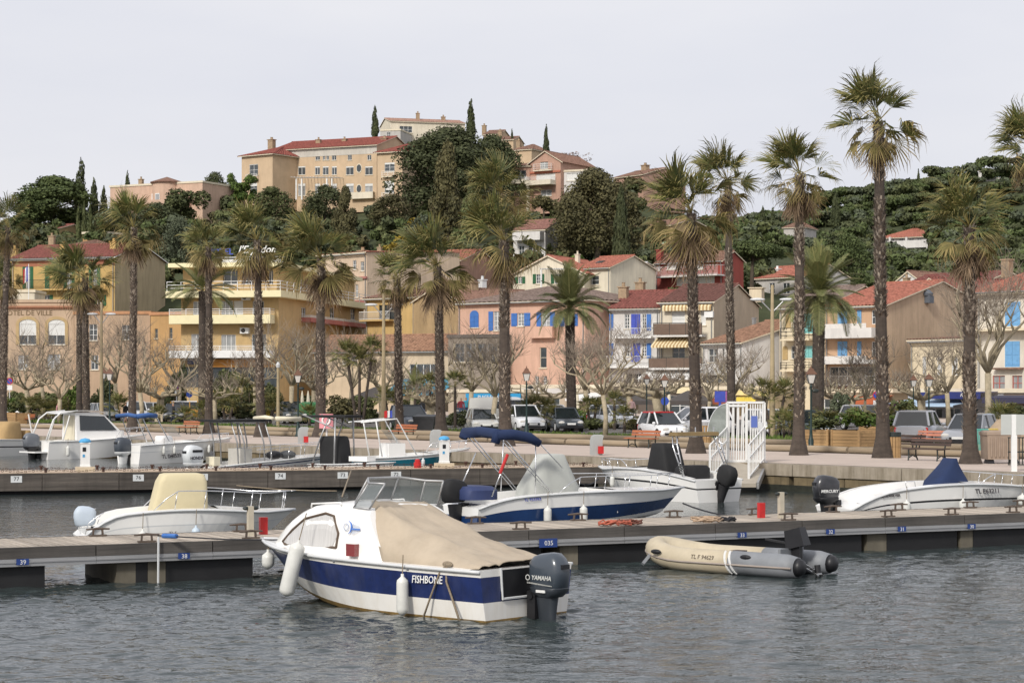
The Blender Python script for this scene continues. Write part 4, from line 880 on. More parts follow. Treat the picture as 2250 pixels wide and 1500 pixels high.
b = Bld('white_shed', 'low white flat building beside the flagpole above the town hall', (18, 221), (76, 221), 5, 642, W_CREAM2, 'flat', cat='building'); b.done()
# hotel
b = Bld('hotel', 'yellow hotel with long white balconies and a rooftop sign', (398, 195), (612, 193), 29, 648, W_HOTEL, 'flat', cat='hotel')
HB = mat('hotel_balcony', hx('e6dcb2'), .7, .05, 2)
for x0, x1, y0, y1 in ((424, 452, 662, 692), (486, 512, 661, 692), (555, 580, 662, 692), (420, 452, 734, 775), (486, 518, 735, 770), (553, 585, 734, 775)): b.win(x0, y0, x1, y1, g=GLASSL if x0 < 500 else GLASS, mull=2, cross=0, sill=False)
b.win(513, 661, 534, 692, g=ROLL, mull=0, cross=0, sill=False)
b.bal(383, 680, 604, 711, style='solidrail', m=HB, proj=1.4, slab=.2); b.bal(383, 760, 604, 786, style='solidrail', m=WHITE, proj=1.4, slab=.2)
for x0, x1 in ((662, 672), (725, 735), (770, 780)): b.win(x0, 675, x1, 703, 'S')
b.win(646, 742, 652, 768, 'S'); b.win(738, 750, 748, 770, 'S')
b.bal(662, 692, 800, 722, 'S', style='solidrail', m=mat('pink_parapet', hx('b06a62'), .8), proj=1.0)
for x, y in ((533, 647), (530, 720)):
    f = b.F; u, z = f.at(x, y); mb = MB(); f.box(mb, u, u+.85, .003, .4, z-.55, z); o = mb.build('air_conditioner', WHITE, b.root)
    MB().loft([[f.loc(u+.33+.22*math.cos(t)*k, .402, z-.27+.22*math.sin(t)*k) for t in [6.28*i/12 for i in range(12)]] for k in (1, .01)], cap=False).build('fan_grille', BLACK, o)
b.sign(415, 777, 450, 800, mat('hotel_blue', (.01, .03, .12), .5), "L'ESPADON", WHITE, ts=.42, w=.2, proj=.2)
b.sign(452, 790, 610, 806, mat('shop_band', hx('c98a3c'), .7), None, w=.3); b.sign(400, 806, 612, 850, GLASS, None, w=.05)
b.done(HB)
bz = b.o.z+b.H      # set-back top floor
b2 = Bld('hotel_penthouse', 'set-back top floor of the hotel with glass doors and wide terrace', (402, 197.5), (608, 195.5), 26, 590, W_HOTEL, 'flat', z0=bz-.05, cat='building')
for x0, x1 in ((430, 448), (490, 522), (532, 558), (590, 600)): b2.win(x0, 590.5+2, x1, 624, g=GLASS, mull=1, cross=0, sill=False, rec=.3)
f = b2.F; mb = MB(); f.box(mb, -.9, b2.L+.6, -.5, 1.6, b2.H+.02, b2.H+.42); f.box(mb, b2.L-.1, b2.L+.9, -b2.D, -.5, b2.H+.02, b2.H+.42); mb.build('roof_slab', HB, b2.root)
b2.win(655, 612, 664, 634, 'S'); b2.done(HB)
mb = MB(); f = b.F; H_ = b.H+.28
f.box(mb, -.9, b.L+.8, -.4, 1.7, H_-.62, H_); f.box(mb, b.L-.2, b.L+.8, -b.D, -.4, H_-.62, H_); mb.build('terrace_parapet', HB, b.root)
mb = MB()
for k in range(3):
    z = H_+.28+.3*k; mb.bar(f.loc(-.8, 1.6, z), f.loc(b.L+.7, 1.6, z), .05); mb.bar(f.loc(b.L+.7, 1.6, z), f.loc(b.L+.7, -b.D, z), .05)
for i in range(9): mb.bar(f.loc(-.8+(b.L+1.5)*i/8, 1.6, H_), f.loc(-.8+(b.L+1.5)*i/8, 1.6, H_+.92), .05)
for i in range(1, 16): mb.bar(f.loc(b.L+.7, 1.6-(b.D+1.6)*i/15, H_), f.loc(b.L+.7, 1.6-(b.D+1.6)*i/15, H_+.92), .05)
mb.build('terrace_railing', WHITE, b.root)
sg = T('rooftop_sign', 'rooftop hotel sign with blue capitals and white script letters', 'sign', b2.o, b2.rz); f = b2.F
u0, z0 = f.at(440, 573); mb = MB()
for i in range(5): mb.bar(f.loc(u0+2.1*i, .2, b2.H+.4), f.loc(u0+2.1*i, .2, b2.H+1.0), .1)
mb.bar(f.loc(u0-.4, .2, b2.H+1.0), f.loc(u0+8.6, .2, b2.H+1.0), .07); mb.b2((u0+1.2, -.15, b2.H+.42), (b2.L+.5, -.1, b2.H+.82)); mb.build('frame', GELG, sg)
o = text('HOTEL', .85, mat('blue_letters', hx('3a4fb0'), .4), sg, ext=.04, bold=.005); o.matrix_local = basis(f.loc(f.at(485, 552)[0], .25, f.at(485, 554)[1]), f.e.to_3d(), (0, 0, 1))
o = text("l'Espadon", 1.0, WHITE, sg, ext=.04, shear=.35, bold=.008); o.matrix_local = basis(f.loc(f.at(566, 548)[0], .25, f.at(566, 549)[1]), (1, -.06 if False else 0, .0), (0, 0, 1))
b = Bld('cream_block', 'tall cream and pink block behind the hotel with small white windows', (700, 232), (806, 226), 14, 562, wall('creampink', 'dcc0a0'), 'shed', T_ORG, .6, cat='building')
for x0, y0 in ((775, 572), (792, 575)): b.win(x0, y0, x0+8, y0+20)
for x0, y0, y1 in ((751, 618, 636), (763, 620, 638), (781, 625, 653)): b.win(x0, y0, x0+6, y1)
f = b.F; mb = MB(); u, z = f.at(745, 608); f.box(mb, u, b.L+.1, .004, .25, z-.4, z-.15); u, z = f.at(745, 662); f.box(mb, u, b.L+.1, .004, .25, z-.5, z); mb.build('pink_band', wall('band', 'b9736a'), b.root)
b.chim(797, 552, 566, v=.2, wd=.9); b.done()
b = Bld('rose_house', 'rose-brown house with bright orange roof and white closed blinds', (824, 242), (1012, 238), 12, 576, W_ROSE, 'gable_x', T_ORG, 1.5)
for x0, x1 in ((847, 864), (890, 910), (933, 954), (975, 993)): b.win(x0, 591, x1, 608, g=ROLL, mull=0, cross=0)
b.chim(834, 545, 556, v=.5, wd=.5); b.done()
b = Bld('small_yellow_house', 'small yellow house with large dark window under the rose-brown house', (804, 212), (912, 208), 9, 656, wall('smallyel', 'd9b260'), 'gable_x', T_BRN, .9)
b.win(833, 670, 868, 703, mull=2, cross=0, fr=BLACK); b.bal(800, 686, 866, 705, style='bars', proj=.8, m2=WHITE); b.done()
b = Bld('bare_tan_house', 'windowless weathered tan wall of a house left of the pink one', (908, 206), (1006, 200), 11, 664, W_TAN, 'gable_y', T_BRN, 1.3); b.chim(1038, 622, 640, v=.4, wd=1.0); b.chim(1060, 616, 632, v=.8, m=GELG); b.done()
b = Bld('low_shops', 'low beige shops with tiled roofs behind the palms and terrace parasols', (690, 197), (1006, 191), 7, 772, wall('lowshops', 'd8c09c'), 'gable_x', TILE('ochretile', 'b07a4e'), 1.5, cat='shop')
b.win(752, 782, 785, 800); b.win(690, 800, 720, 845); b.win(900, 800, 960, 850, g=GLASS, mull=3)
TEALF = mat('teal_canvas', hx('3f86a0'), .8, .1, 2)
b.awn(885, 832, 1010, 868, proj=3.5, m=TEALF, n=6, drop=.4); b.done()
# pink house
b = Bld('pink_house', 'pink house with bright blue shutters and grey-brown tile roof', (1007, 193), (1286, 184), 12, 666, W_PINK, 'hip', T_GRY, 1.5, over=.4)
b.win(1033, 692, 1052, 719, shut=SH_BLUE, closed=True, arch=True, mull=0)
for x0, x1, y0, y1, sw in ((1084, 1100, 684, 726, .55), (1137, 1152, 688, 716, .7), (1190, 1209, 686, 724, .55), (1241, 1258, 690, 716, .6)): b.win(x0, y0, x1, y1, shut=SH_BLUE, sw=sw, g=GLASSL, cross=3)
b.bal(1170, 718, 1222, 742, style='solid', proj=.6); b.win(1186, 763, 1201, 808, g=GLASS, mull=0, fr=W_CREAM2); b.win(1176, 826, 1184, 846); b.win(1194, 826, 1202, 846)
b.sign(1140, 848, 1262, 860, mat('shop_cream', hx('cfc6b2'), .7), None, w=.3)
f = b.F; mb = MB(); f.box(mb, 0, b.L, .004, .25, b.H-.3, b.H-.03); mb.build('genoise', W_PINK, b.root)
b.done()
b = Bld('dark_gallery', 'dark glazed upper terrace with flat roof beside the pink house', (985, 189), (1098, 187), 5, 742, mat('gallery_wall', hx('8a8074'), .8), 'flat', cat='building')
for x0 in (1000, 1024, 1050, 1072): b.win(x0, 755, x0+20, 795, g=GLASS, mull=1, fr=ALU)
b.done(mat('gallery_roof', hx('5c5550'), .8))
b = Bld('beach_shop', 'row of shops with bright blue sign board under the pink house', (985, 178), (1150, 174), 6, 862, wall('shopbase', 'b9a890'), 'flat', cat='shop')
BLUEB = mat('blue_board', hx('2f8fc0'), .5, .06, 2); b.sign(1028, 864, 1148, 880, BLUEB, 'PLAGE ET LOISIRS', WHITE, ts=.62, w=.15, proj=.2); b.win(1000, 884, 1060, 920, g=GLASS, mull=2); b.win(1070, 884, 1140, 920, g=GLASS, mull=2); b.done()
b = Bld('cream_house', 'narrow cream house with sage shutters and red brick cornice', (1266, 188), (1338, 187), 10, 702, W_CREAM, 'flat', wall('redcornice', 'b05a4a'))
b.win(1303, 708, 1318, 735, shut=SH_SAGE, closed=True); b.win(1268, 772, 1276, 798, shut=SH_SAGE, closed=True); b.win(1305, 778, 1322, 796, shut=SH_SAGE, sw=.5); b.win(1275, 708, 1286, 735, shut=SH_BLUE, closed=True); b.done(wall('redcornice', 'b05a4a'))
b = Bld('restaurant_base', 'single-storey restaurants with pale fascia boards behind the date palm', (1110, 176), (1400, 172), 6, 852, wall('restobase', 'c2b096'), 'flat', cat='restaurant')
b.sign(1145, 848, 1262, 864, mat('fascia', hx('c8c4c0'), .6), None, SH_DBLUE, ts=.8, w=.1); b.win(1200, 872, 1230, 905); b.win(1290, 872, 1380, 912, mull=3); b.awn(1262, 862, 1330, 880, m=WHITE, proj=2.5, n=4, drop=.15); b.done()
b = Bld('white_house', 'white house with deep blue doors and shutters and railed balconies', (1338.5, 186), (1449, 184), 11, 678, W_WHITE, 'gable_x', T_RED, 1.75)
for y0, y1 in ((690, 734), (754, 795)):
    b.win(1372, y0, 1383, y1-12, shut=None, cross=3); b.win(1387, y0, 1407, y1, shut=SH_DBLUE, closed=True); b.win(1411, y0, 1420, y1-12, cross=3)
    f = b.F; u, z1 = f.at(1421, y0); u1, z0 = f.at(1431, y1-8); f.box(MB(), u, u1, .01, .05, z0, z1).build('shutter', SH_BLUE, b.root); u, z1 = f.at(1339, y0); u1, z0 = f.at(1348, y1-8); f.box(MB(), u, u1, .01, .05, z0, z1).build('shutter', SH_BLUE, b.root)
b.bal(1352, 722, 1438, 743, style='bars', m=WHITE, proj=.9, m2=GELG); b.bal(1335, 783, 1434, 808, style='bars', m=WHITE, proj=.9, m2=GELG); b.win(1380, 820, 1425, 845); b.chim(1370, 632, 655, v=.3, wd=.8); b.chim(1407, 622, 642, v=.6, wd=.8); b.done()
STRW, STRB = mat('awning_cream', hx('e0d2ac'), .8), mat('awning_brown', hx('a98c62'), .8)
b = Bld('cream_awning_house', 'cream house with striped awnings and brown balcony panels', (1450, 184), (1568, 182), 14, 664, W_CREAM2, 'gable_x', TILE('maroon', '7f4a3c'), 1.8)
b.win(1476, 684, 1505, 716, g=ROLL, mull=0, cross=3); b.win(1540, 683, 1551, 714, g=ROLL, mull=0, cross=0); b.win(1477, 762, 1505, 786, g=GLASS, mull=1)
b.awn(1459, 664, 1566, 682, proj=.5, m=STRW, m2=STRB, n=28, drop=.35); b.awn(1444, 742, 1540, 764, proj=1.7, m=STRW, m2=STRB, n=26, drop=.2)
PANB = mat('brown_panel', hx('6a5648'), .5, .15, 2); b.bal(1446, 711, 1552, 740, style='panel', proj=1.3, m2=PANB, m=W_WHITE); b.bal(1436, 786, 1552, 812, style='panel', proj=1.3, m2=PANB, m=W_WHITE)
f = b.F; u, z = f.at(1550, 684); f.box(MB(), u, u+.8, .003, .35, z-.55, z).build('air_conditioner', WHITE, b.root)
b.awn(1420, 814, 1568, 834, proj=2.2, m=WHITE, n=5, drop=.15); b.done()
f = b.S; mb = MB(); f.box(mb, 0, b.D, .003, .014, 0, b.H); mb.prism([f.loc(0, .003, b.H), f.loc(b.D, .003, b.H), f.loc(b.D/2, .003, b.H+b.rise)], f.n.to_3d()*.011); mb.build('gable_render', wall('paletan', 'd6c0a0', .4), b.root)
b.chim(1663, 634, 650, v=.95, wd=1.2, m=W_CREAM, pot=False)
b = Bld('low_tiled_house', 'low white house with broad mottled tile roof and metal flue', (1545, 176), (1632, 172), 15, 754, W_WHITE, 'gable_x', TILE('mottled', 'a5714a'), 2.0)
b.win(1556, 766, 1578, 796, shut=mat('white_shutter', hx('d0ccc8'), .6), sw=.6, g=GLASS); b.win(1580, 766, 1592, 796, g=GLASSL); b.chim(1657, 700, 725, v=.5, wd=.3, m=ALU, pot=False); b.bal(1550, 800, 1610, 824, style='bars', m=W_GREYW, m2=GELG); b.done()
YELA = mat('yellow_canvas', hx('d9c24e'), .7); YELP = mat('pale_yellow_board', hx('dccb94'), .7)
b = Bld('yellow_shop', 'small shop with pale yellow board and bright yellow awning behind the gate', (1560, 160), (1690, 157), 6, 856, wall('yelshop', 'c6b184'), 'flat', cat='shop'); b.sign(1612, 857, 1690, 868, YELP, None, w=.2)
b.awn(1628, 872, 1682, 885, proj=1.6, m=YELA, n=4, drop=.45); mb = MB(); b.sign(1555, 874, 1625, 888, mat('brick_red_board', hx('8a4a34'), .7), None, w=.15, proj=.4); b.win(1570, 890, 1620, 925, mull=2); b.done()
b = Bld('cream_turquoise_house', 'cream house with turquoise doors and rounded beige shutters', (1713, 174), (1813, 171), 12, 676, W_CREAM, 'gable_x', T_GRY, 1.9)
b.win(1742, 690, 1752, 722, g=GLASS, mull=0); b.win(1768, 689, 1787, 732, shut=SH_TURQ, closed=True); b.win(1768, 760, 1787, 786, shut=SH_TURQ, closed=True); b.win(1738, 760, 1750, 788, mull=0)
for x0, y0, y1 in ((1727, 690, 720), (1720, 760, 790)):
    f = b.F; u, z1 = f.at(x0, y0); u1, z0 = f.at(x0+11, y1); c = (u+u1)/2; r = (u1-u)/2; MB().prism([f.loc(u, .01, z0), f.loc(u1, .01, z0)]+[f.loc(c+r*math.cos(t), .01, z1-r+r*math.sin(t)) for t in [math.pi*k/8 for k in range(9)]], f.n.to_3d()*.05).build('shutter', SH_BEIGE, b.root)
b.bal(1728, 721, 1792, 748, style='rail', m=W_CREAM, m2=BLACK, proj=1.0); b.bal(1728, 796, 1792, 816, style='rail', m=W_CREAM, m2=BLACK, proj=1.0); b.done()
b = Bld('peach_house', 'peach house with light blue shutters, bannered white balconies and bare tan gable', (1813.5, 170), (1948, 166), 17, 674, W_PEACH, 'gable_x', T_ORG, 2.2)
for y0, y1 in ((681, 712), (750, 782)):
    b.win(1841, y0, 1862, y1, shut=SH_LBLUE, closed=True, sill=False); b.win(1884, y0, 1893, y1, shut=SH_LBLUE, closed=True, sill=False); b.win(1915, y0, 1930, y1, g=GLASS, sill=False)
BAN = mat('printed_banner', hx('d8d4ce'), .7, .1, 9); bt = mat('banner_print', hx('a09088'), .7)
for y0, y1, yy in ((713, 742, (713, 723)), (782, 799, (783, 791))):
    b.bal(1814, y0+10 if y0 == 713 else y0+9, 1934, y1, style='solid', m=W_WHITE, proj=1.3, slab=.14)
    b.sign(1826, yy[0], 1922, yy[1], BAN, None, w=.04, proj=1.25)
f = b.F; mb = MB(); u, z1 = f.at(1817, 798); u1, z0 = f.at(1946, 850); f.box(mb, u, u1, .005, 1.25, z0, z0+.15); mb.build('canopy', mat('dark_canvas', hx('4a3a36'), .8), b.root); b.win(1822, 806, 1940, 846, g=GLASS, mull=5, sill=False)
b.done(); f = b.S; mb = MB(); f.box(mb, 0, b.D, .003, .014, 0, b.H); mb.prism([f.loc(0, .003, b.H), f.loc(b.D, .003, b.H), f.loc(b.D/2, .003, b.H+b.rise)], f.n.to_3d()*.011); mb.build('gable_render', W_TAN2, b.root)
f = b.S; u, z = f.at(2035, 650); mb = MB(); mb.b2((b.L-.2, u-.3, z-.6), (b.L+.5, u+.4, z)); mb.lathe([(.45, 0), (.5, .2), (.2, .5), (.02, .55)], 10, 0, (b.L+.1, u, z)); mb.build('flue_cowl', mat('lead', hx('5a6068'), .5), b.root)
b = Bld('terracotta_bar', 'ground-floor bar with terracotta canvas front behind the planters', (1800, 160), (1960, 156), 5, 862, wall('barwall', 'a89474'), 'flat', cat='bar'); b.awn(1882, 868, 1965, 888, proj=1.2, m=mat('terracotta_canvas', hx('a85a38'), .8), n=4, drop=.6); b.win(1810, 876, 1870, 915, mull=3); b.done()
b = Bld('red_roof_row', 'houses with long dark red roof behind the tan gable', (1945, 200), (2125, 192), 12, 645, wall('redrow', 'd8b48c'), 'gable_x', TILE('darkred', '8c4038'), 1.9)
b.win(2052, 694, 2062, 712, shut=mat('maroon_shutter', hx('7a2f2c'), .6), closed=True); b.chim(1992, 612, 625, v=.5, wd=.6); b.done()
b = Bld('tan_gable_house', 'small gabled house with cream pediment in front of the dark red roof', (2006, 186), (2085, 182), 10, 650, wall('pediment', 'd2b58a'), 'gable_y', T_RED, 1.5); b.win(2053, 692, 2060, 714, shut=mat('maroon_shutter', hx('7a2f2c'), .6), closed=True); b.win(2072, 696, 2079, 708); b.done()
b = Bld('low_cream_house', 'low cream house with tall white windows between the tan gable and the last house', (2001, 166), (2154, 160), 9, 748, W_CREAM, 'shed', T_BRN, .5)
for x0, x1 in ((2026, 2035), (2058, 2070), (2090, 2104), (2125, 2140)): b.win(x0, 783, x1, 824, cross=2, g=GLASSL)
b.done()
b = Bld('blue_shutter_house', 'white and cream house with tall light blue shutters at the right edge', (2148, 154), (2420, 146), 13, 640, wall('lastwhite', 'e6dcc8'), 'hip', T_ORG, 3.0, over=.5)
b.win(2209, 664, 2242, 716, shut=SH_LBLUE, closed=True); b.win(2209, 750, 2241, 806, shut=SH_LBLUE, closed=True); b.win(2290, 664, 2320, 716, shut=SH_LBLUE, closed=True); b.win(2290, 750, 2320, 806, shut=SH_LBLUE, closed=True)
for x0, x1 in ((2181, 2208), (2224, 2246)): b.win(x0, 825, x1, 858, g=GLASSL, fr=mat('pinkred_frame', hx('b86a60'), .7))
f = b.F; mb = MB(); u, z = f.at(2150, 729); f.box(mb, 0, b.L, .004, .9, z, z+.16); mb.build('balcony', W_CREAM, b.root); mb = MB(); u, z = f.at(2190, 808); f.box(mb, f.at(2188, 808)[0], f.at(2250, 808)[0], .004, .5, z-.12, z); mb.build('ledge', T_BRN, b.root)
b.chim(2213, 572, 592, v=.25, wd=.7, pot=False); b.done()
NAVYC = mat('navy_canvas', hx('26306a'), .8, .08, 2); LBC = mat('pale_blue_canvas', hx('a9c0d6'), .8, .06, 2)
b = Bld('terrace_restaurant', 'glazed terrace restaurant with navy and pale blue awnings and white script name', (1995, 148), (2205, 142), 6, 862, wall('terrwall', 'b0b0b4'), 'flat', cat='restaurant')
b.awn(2060, 860, 2195, 876, proj=2.2, m=NAVYC, n=5, drop=.45); b.awn(1990, 878, 2150, 893, proj=3.0, m=LBC, n=8, drop=.12); b.sign(2143, 862, 2192, 873, None, 'Ramade', WHITE, ts=1.05, shear=.3, proj=2.25, w=.02)
for x0 in (2004, 2040, 2080, 2120, 2160): b.win(x0, 896, x0+30, 938, g=GLASS, mull=1, cross=0, fr=WHITE)
b.done()
b = Bld('edge_restaurant', 'restaurant with dark canvas awning at the picture edge', (2206, 141), (2330, 138), 6, 862, wall('edgewall', '8a7868'), 'flat', cat='restaurant'); b.awn(2200, 868, 2330, 886, proj=2.5, m=mat('midnight_canvas', hx('35344a'), .8), n=5, drop=.4); b.win(2215, 892, 2300, 930, mull=4); b.done()
# grey parasol terraces in the middle
b = Bld('pergola_cafe', 'dark cafe front under the white house with charcoal canopies', (1330, 172), (1560, 168), 5, 848, wall('cafefront', '6a5e54'), 'flat', cat='cafe'); b.win(1350, 868, 1400, 915, g=GLASS, mull=2); b.win(1470, 868, 1540, 915, g=GLASS, mull=2); b.sign(1480, 850, 1520, 864, STRW, None, w=.1); b.done()
DGC = mat('charcoal_canvas', hx('4c4744'), .85, .1, 2)
for lab, x0, x1, yt, yb in (('charcoal square canopy behind the slender bare plane tree', 1352, 1455, 858, 880), ('charcoal square canopy behind the old pollarded tree', 1468, 1560, 858, 880), ('dark canopy in front of the hotel side terraces', 775, 880, 850, 872)):
    p0, p1 = PX(x0, HOR, 160), PX(x1, HOR, 160); W = (p1-p0).length; zt, zb = CZ-(yt-HOR)/FPX*160, CZ-(yb-HOR)/FPX*160; c = (p0+p1)/2; c.z = gz(c.x, c.y)
    t = T('canopy', lab, 'canopy', c); h0, h1 = zb-c.z, zt-c.z; mb = MB(); q = W/2; mb.add([(-q, -2, h0), (q, -2, h0), (q, 2, h0), (-q, 2, h0), (-q*.1, 0, h1), (q*.1, 0, h1)], [(0, 1, 5, 4), (1, 2, 5), (2, 3, 4, 5), (3, 0, 4)]); mb.b2((-q, -2.02, h0-.3), (q, -2, h0)); mb.build('cover', DGC, t)
    for sx in (-1, 1):
        for sy in (-1, 1): MB().bar((sx*q*.97, sy*1.95, 0), (sx*q*.97, sy*1.95, h0), .09).build('post', IRON, t)
# ---------------------------------------------------------------- hill houses
def hz(px, py, d): return PX(px, py, d).z-1.5
b = Bld('hill_apartments', 'long beige apartment block with red roof high on the hill', (600, 352), (828, 344), 14, 330, W_APT, 'gable_x', TILE('aptred', 'a5452f'), 2.1, z0=hz(700, 452, 350), cat='apartment block', over=.5)
for x0, x1 in ((611, 627), (655, 671), (692, 703), (709, 722), (729, 740), (760, 777), (802, 819)):
    b.win(x0, 366, x1, 384, g=GLASS, roll=.15 if x0 > 640 else .95, cross=0); b.win(x0, 404, x1, 430, g=GLASSL, roll=.2, cross=0)
for x0, x1 in ((616, 626), (693, 703), (709, 715), (717, 723), (729, 739), (764, 773), (807, 816)): b.win(x0, 341, x1, 352, mull=1, cross=0)
f = b.F; mb = MB(); f.box(mb, 0, b.L, .003, .03, b.H-1.5, b.H-.1); mb.build('pale_frieze', wall('frieze', 'd2cabc'), b.root)
for x, y in ((641, 374), (789, 370), (641, 420), (789, 415)):
    u, z = f.at(x, y); mb = MB(); mb.loft([[f.loc(u+.45*math.cos(t)*k, w, z+.65*math.sin(t)*k) for t in [6.283*i/14 for i in range(14)]] for k, w in ((1.25, .0), (1.25, .06), (1, .06))], cap=False); o = mb.build('oval_window', W_CREAM2, b.root); MB().poly([f.loc(u+.45*math.cos(t), .03, z+.65*math.sin(t)) for t in [6.283*i/14 for i in range(14)]]).build('pane', GLASS, o)
mb = MB()
for x in (664, 676, 731, 742): u, z = f.at(x, 428); u, z1 = f.at(x, 395); mb.bar(f.loc(u, 2, z-1), f.loc(u, 2, z1), .22)
for i in range(15): u, z = f.at(656+7*i, 392); mb.bar(f.loc(u, .1, z), f.loc(u, 2.6, z), .1)
mb.build('pergola', WHITE, b.root)
b.bal(774, 424, 824, 436, style='solid', m=W_CREAM2, proj=.8); b.chim(700, 308, 325, v=.3, wd=.8); b.chim(757, 307, 322, v=.35, wd=.8); b.done()
for lab, A, B, sd, cx in (('projecting end tower of the apartment block by the bright green tree', (531, 349), (599, 345), 0, 597), ('projecting end tower of the apartment block next to the huge pine', (829, 340), (884, 338), 1, 845)):
    b = Bld('apartment_tower', lab, A, B, 13, 343 if not sd else 335, W_APT, 'hip', TILE('aptred', 'a5452f'), 1.9, z0=hz(700, 456, 345), cat='building', over=.5)
    if not sd: b.win(548, 362, 567, 385, roll=.05); b.bal(545, 384, 569, 396, proj=.6, style='rail', m=W_CREAM2); b.win(550, 403, 565, 425, roll=.3); b.bal(512, 360, 531, 370, style='solid', m=W_CREAM2) if False else None
    else: b.win(845, 358, 867, 377, roll=.2); b.bal(842, 377, 869, 389, proj=.6, style='rail', m=W_CREAM2); b.win(845, 398, 866, 424, roll=.75); b.bal(842, 424, 869, 436, proj=.6, style='rail', m=W_CREAM2)
    b.chim(cx, 308 if not sd else 305, 328, v=.6, wd=1.1); b.done()
b = Bld('summit_villa', 'long low villa with pale tile roof on the hilltop between two cypresses', (858, 420), (1022, 424), 11, 266, W_CREAM2, 'gable_x', TILE('pinktile', 'b98468'), 1.2, z0=hz(900, 312, 420), cat='villa')
b.win(878, 277, 906, 292, mull=2); b.win(868, 268, 872, 290) if False else None; b.chim(918, 250, 262, v=.4, wd=.7); b.chim(974, 258, 266, v=.4, wd=.8); b.done()
b = Bld('summit_terrace', 'pale terrace wing with arched wall below the hilltop villa', (836, 414), (880, 413), 8, 288, W_GREYW, 'flat', z0=hz(850, 318, 414), cat='building'); b.win(850, 291, 858, 302); b.done()
for nm, lab, A, B, D, ty, wm, rf, rm, ri, by in (
 ('hill_house', 'small beige house just right of the tallest summit cypress', (1062, 412), (1095, 411), 8, 296, W_APT, 'gable_x', T_BRN, 1.2, 330), ('hill_house', 'stepped beige house with chimney further down the summit ridge', (1088, 405), (1128, 404), 8, 308, W_APT, 'gable_x', T_BRN, 1.0, 345),
 ('hill_house', 'brown-roofed house on the ridge left of the pink gabled villa', (1128, 390), (1168, 388), 8, 330, W_APT, 'hip', T_BRN, 1.3, 365), ('hill_house', 'tan gabled house with chimney right of the great domed tree', (1350, 362), (1414, 356), 10, 391, W_ROSE, 'gable_x', T_BRN, 1.4, 450),
 ('hill_house', 'small orange-roofed house under the umbrella pine at the far end', (80, 318), (122, 316), 8, 506, W_OCH, 'gable_x', T_RED, 1.0, 540), ('hill_house', 'ochre ruin-like house with arch above the yellow house roof', (182, 292), (222, 290), 6, 514, wall('ruin', 'c79458'), 'flat', T_RED, .8, 545),
 ('hill_house', 'tan hillside house with small windows behind the broad-crowned palm', (1390, 305), (1478, 300), 9, 500, W_OCH, 'gable_x', T_BRN, 1.1, 575), ('hill_house', 'pink-roofed house half hidden below the distant wood', (1722, 430), (1768, 428), 8, 500, W_GREYW, 'hip', T_BRN, 1.5, 530),
 ('hill_house', 'grey house with orange roof under the umbrella pine behind the date palm', (1660, 262), (1770, 256), 9, 612, W_GREYW, 'gable_x', T_ORG, 1.6, 670), ('hill_house', 'white gabled house with blue arched window behind the red roofs', (1962, 235), (2030, 232), 9, 625, W_WHITE, 'gable_y', T_BRN, 1.4, 665),
 ('hill_house', 'far orange roof with pale wall on the crest of the distant hill', (2020, 640), (2045, 640), 8, 402, W_CREAM, 'gable_x', T_ORG, 1.4, 425)):
    b = Bld(nm, lab, A, B, D, ty, wm, rf, rm, ri, z0=hz((A[0]+B[0])/2, by, A[1]))
    if 'tan gabled' in lab: b.chim(1418, 364, 392, v=.5, wd=1.2); b.win(1395, 396, 1401, 402)
    if 'tan hillside' in lab: b.win(1425, 520, 1436, 538, shut=SH_SAGE, closed=True); b.win(1455, 518, 1464, 534, shut=SH_SAGE, closed=True); b.win(1404, 512, 1410, 530)
    if 'stepped' in lab: b.chim(1099, 289, 305, v=.5, wd=.8)
    if 'just right' in lab: b.chim(1064, 277, 292, v=.5, wd=.8)
    if 'left of the pink' in lab: b.chim(1140, 310, 330, v=.5, wd=.8)
    if 'under the umbrella pine behind' in lab: b.win(1690, 622, 1702, 645); b.win(1720, 622, 1735, 645, mull=1); b.chim(1708, 592, 612, v=.3, wd=.7, m=WHITE)
    if 'blue arched' in lab: b.win(1983, 606+12, 1996, 626, fr=SH_LBLUE, cross=1)
    b.done()
b = Bld('round_tower_villa', 'peach villa with round tower left of the apartment block', (242, 330), (445, 322), 12, 412, wall('peachvilla', 'd9b294'), 'flat', T_BRN, z0=hz(340, 505, 325), cat='villa')
b.win(318, 448, 324, 458); f = b.F; u, z = f.at(362, 402); zb = 0; mb = MB(); R_ = 2.3
mb.lathe([(R_, 0), (R_, z)], 24, 0, (u, .6, 0)); o = mb.build('round_tower', wall('peachvilla', 'd9b294'), b.root, smooth=40); MB().lathe([(R_+.35, z), (R_+.35, z+.15), (.05, z+1.0)], 24, 0, (u, .6, 0)).build('tower_roof', T_BRN, b.root)
for x in (336, 360):
    u2, z1 = f.at(x, 427); a = math.asin(max(-.9, min(.9, (u2-u)/R_))); MB().box((u+(R_+.0)*math.sin(a), .6-(R_)*math.cos(a), z1-.7), (.9, .12, 1.4), 0, a).build('window', WHITE, o); MB().box((u+(R_+.05)*math.sin(a), .6-(R_+.05)*math.cos(a), z1-.7), (.72, .06, 1.2), 0, a).build('pane', GLASSL, o)
b.win(335, 430, 345, 447, g=GLASSL) if False else None; b.bal(300, 446, 420, 458, style='solid', m=wall('peachvilla', 'd9b294'), proj=3.2); b.chim(310, 395, 412, v=.3, wd=.7); b.done()
b = Bld('pink_villa', 'pink gabled villa with pillared balconies below the lone slim cypress', (1165, 332), (1232, 329), 11, 358, wall('pinkvilla', 'c99a80'), 'gable_y', T_BRN, 1.7, z0=hz(1190, 448, 330), cat='villa', over=.5)
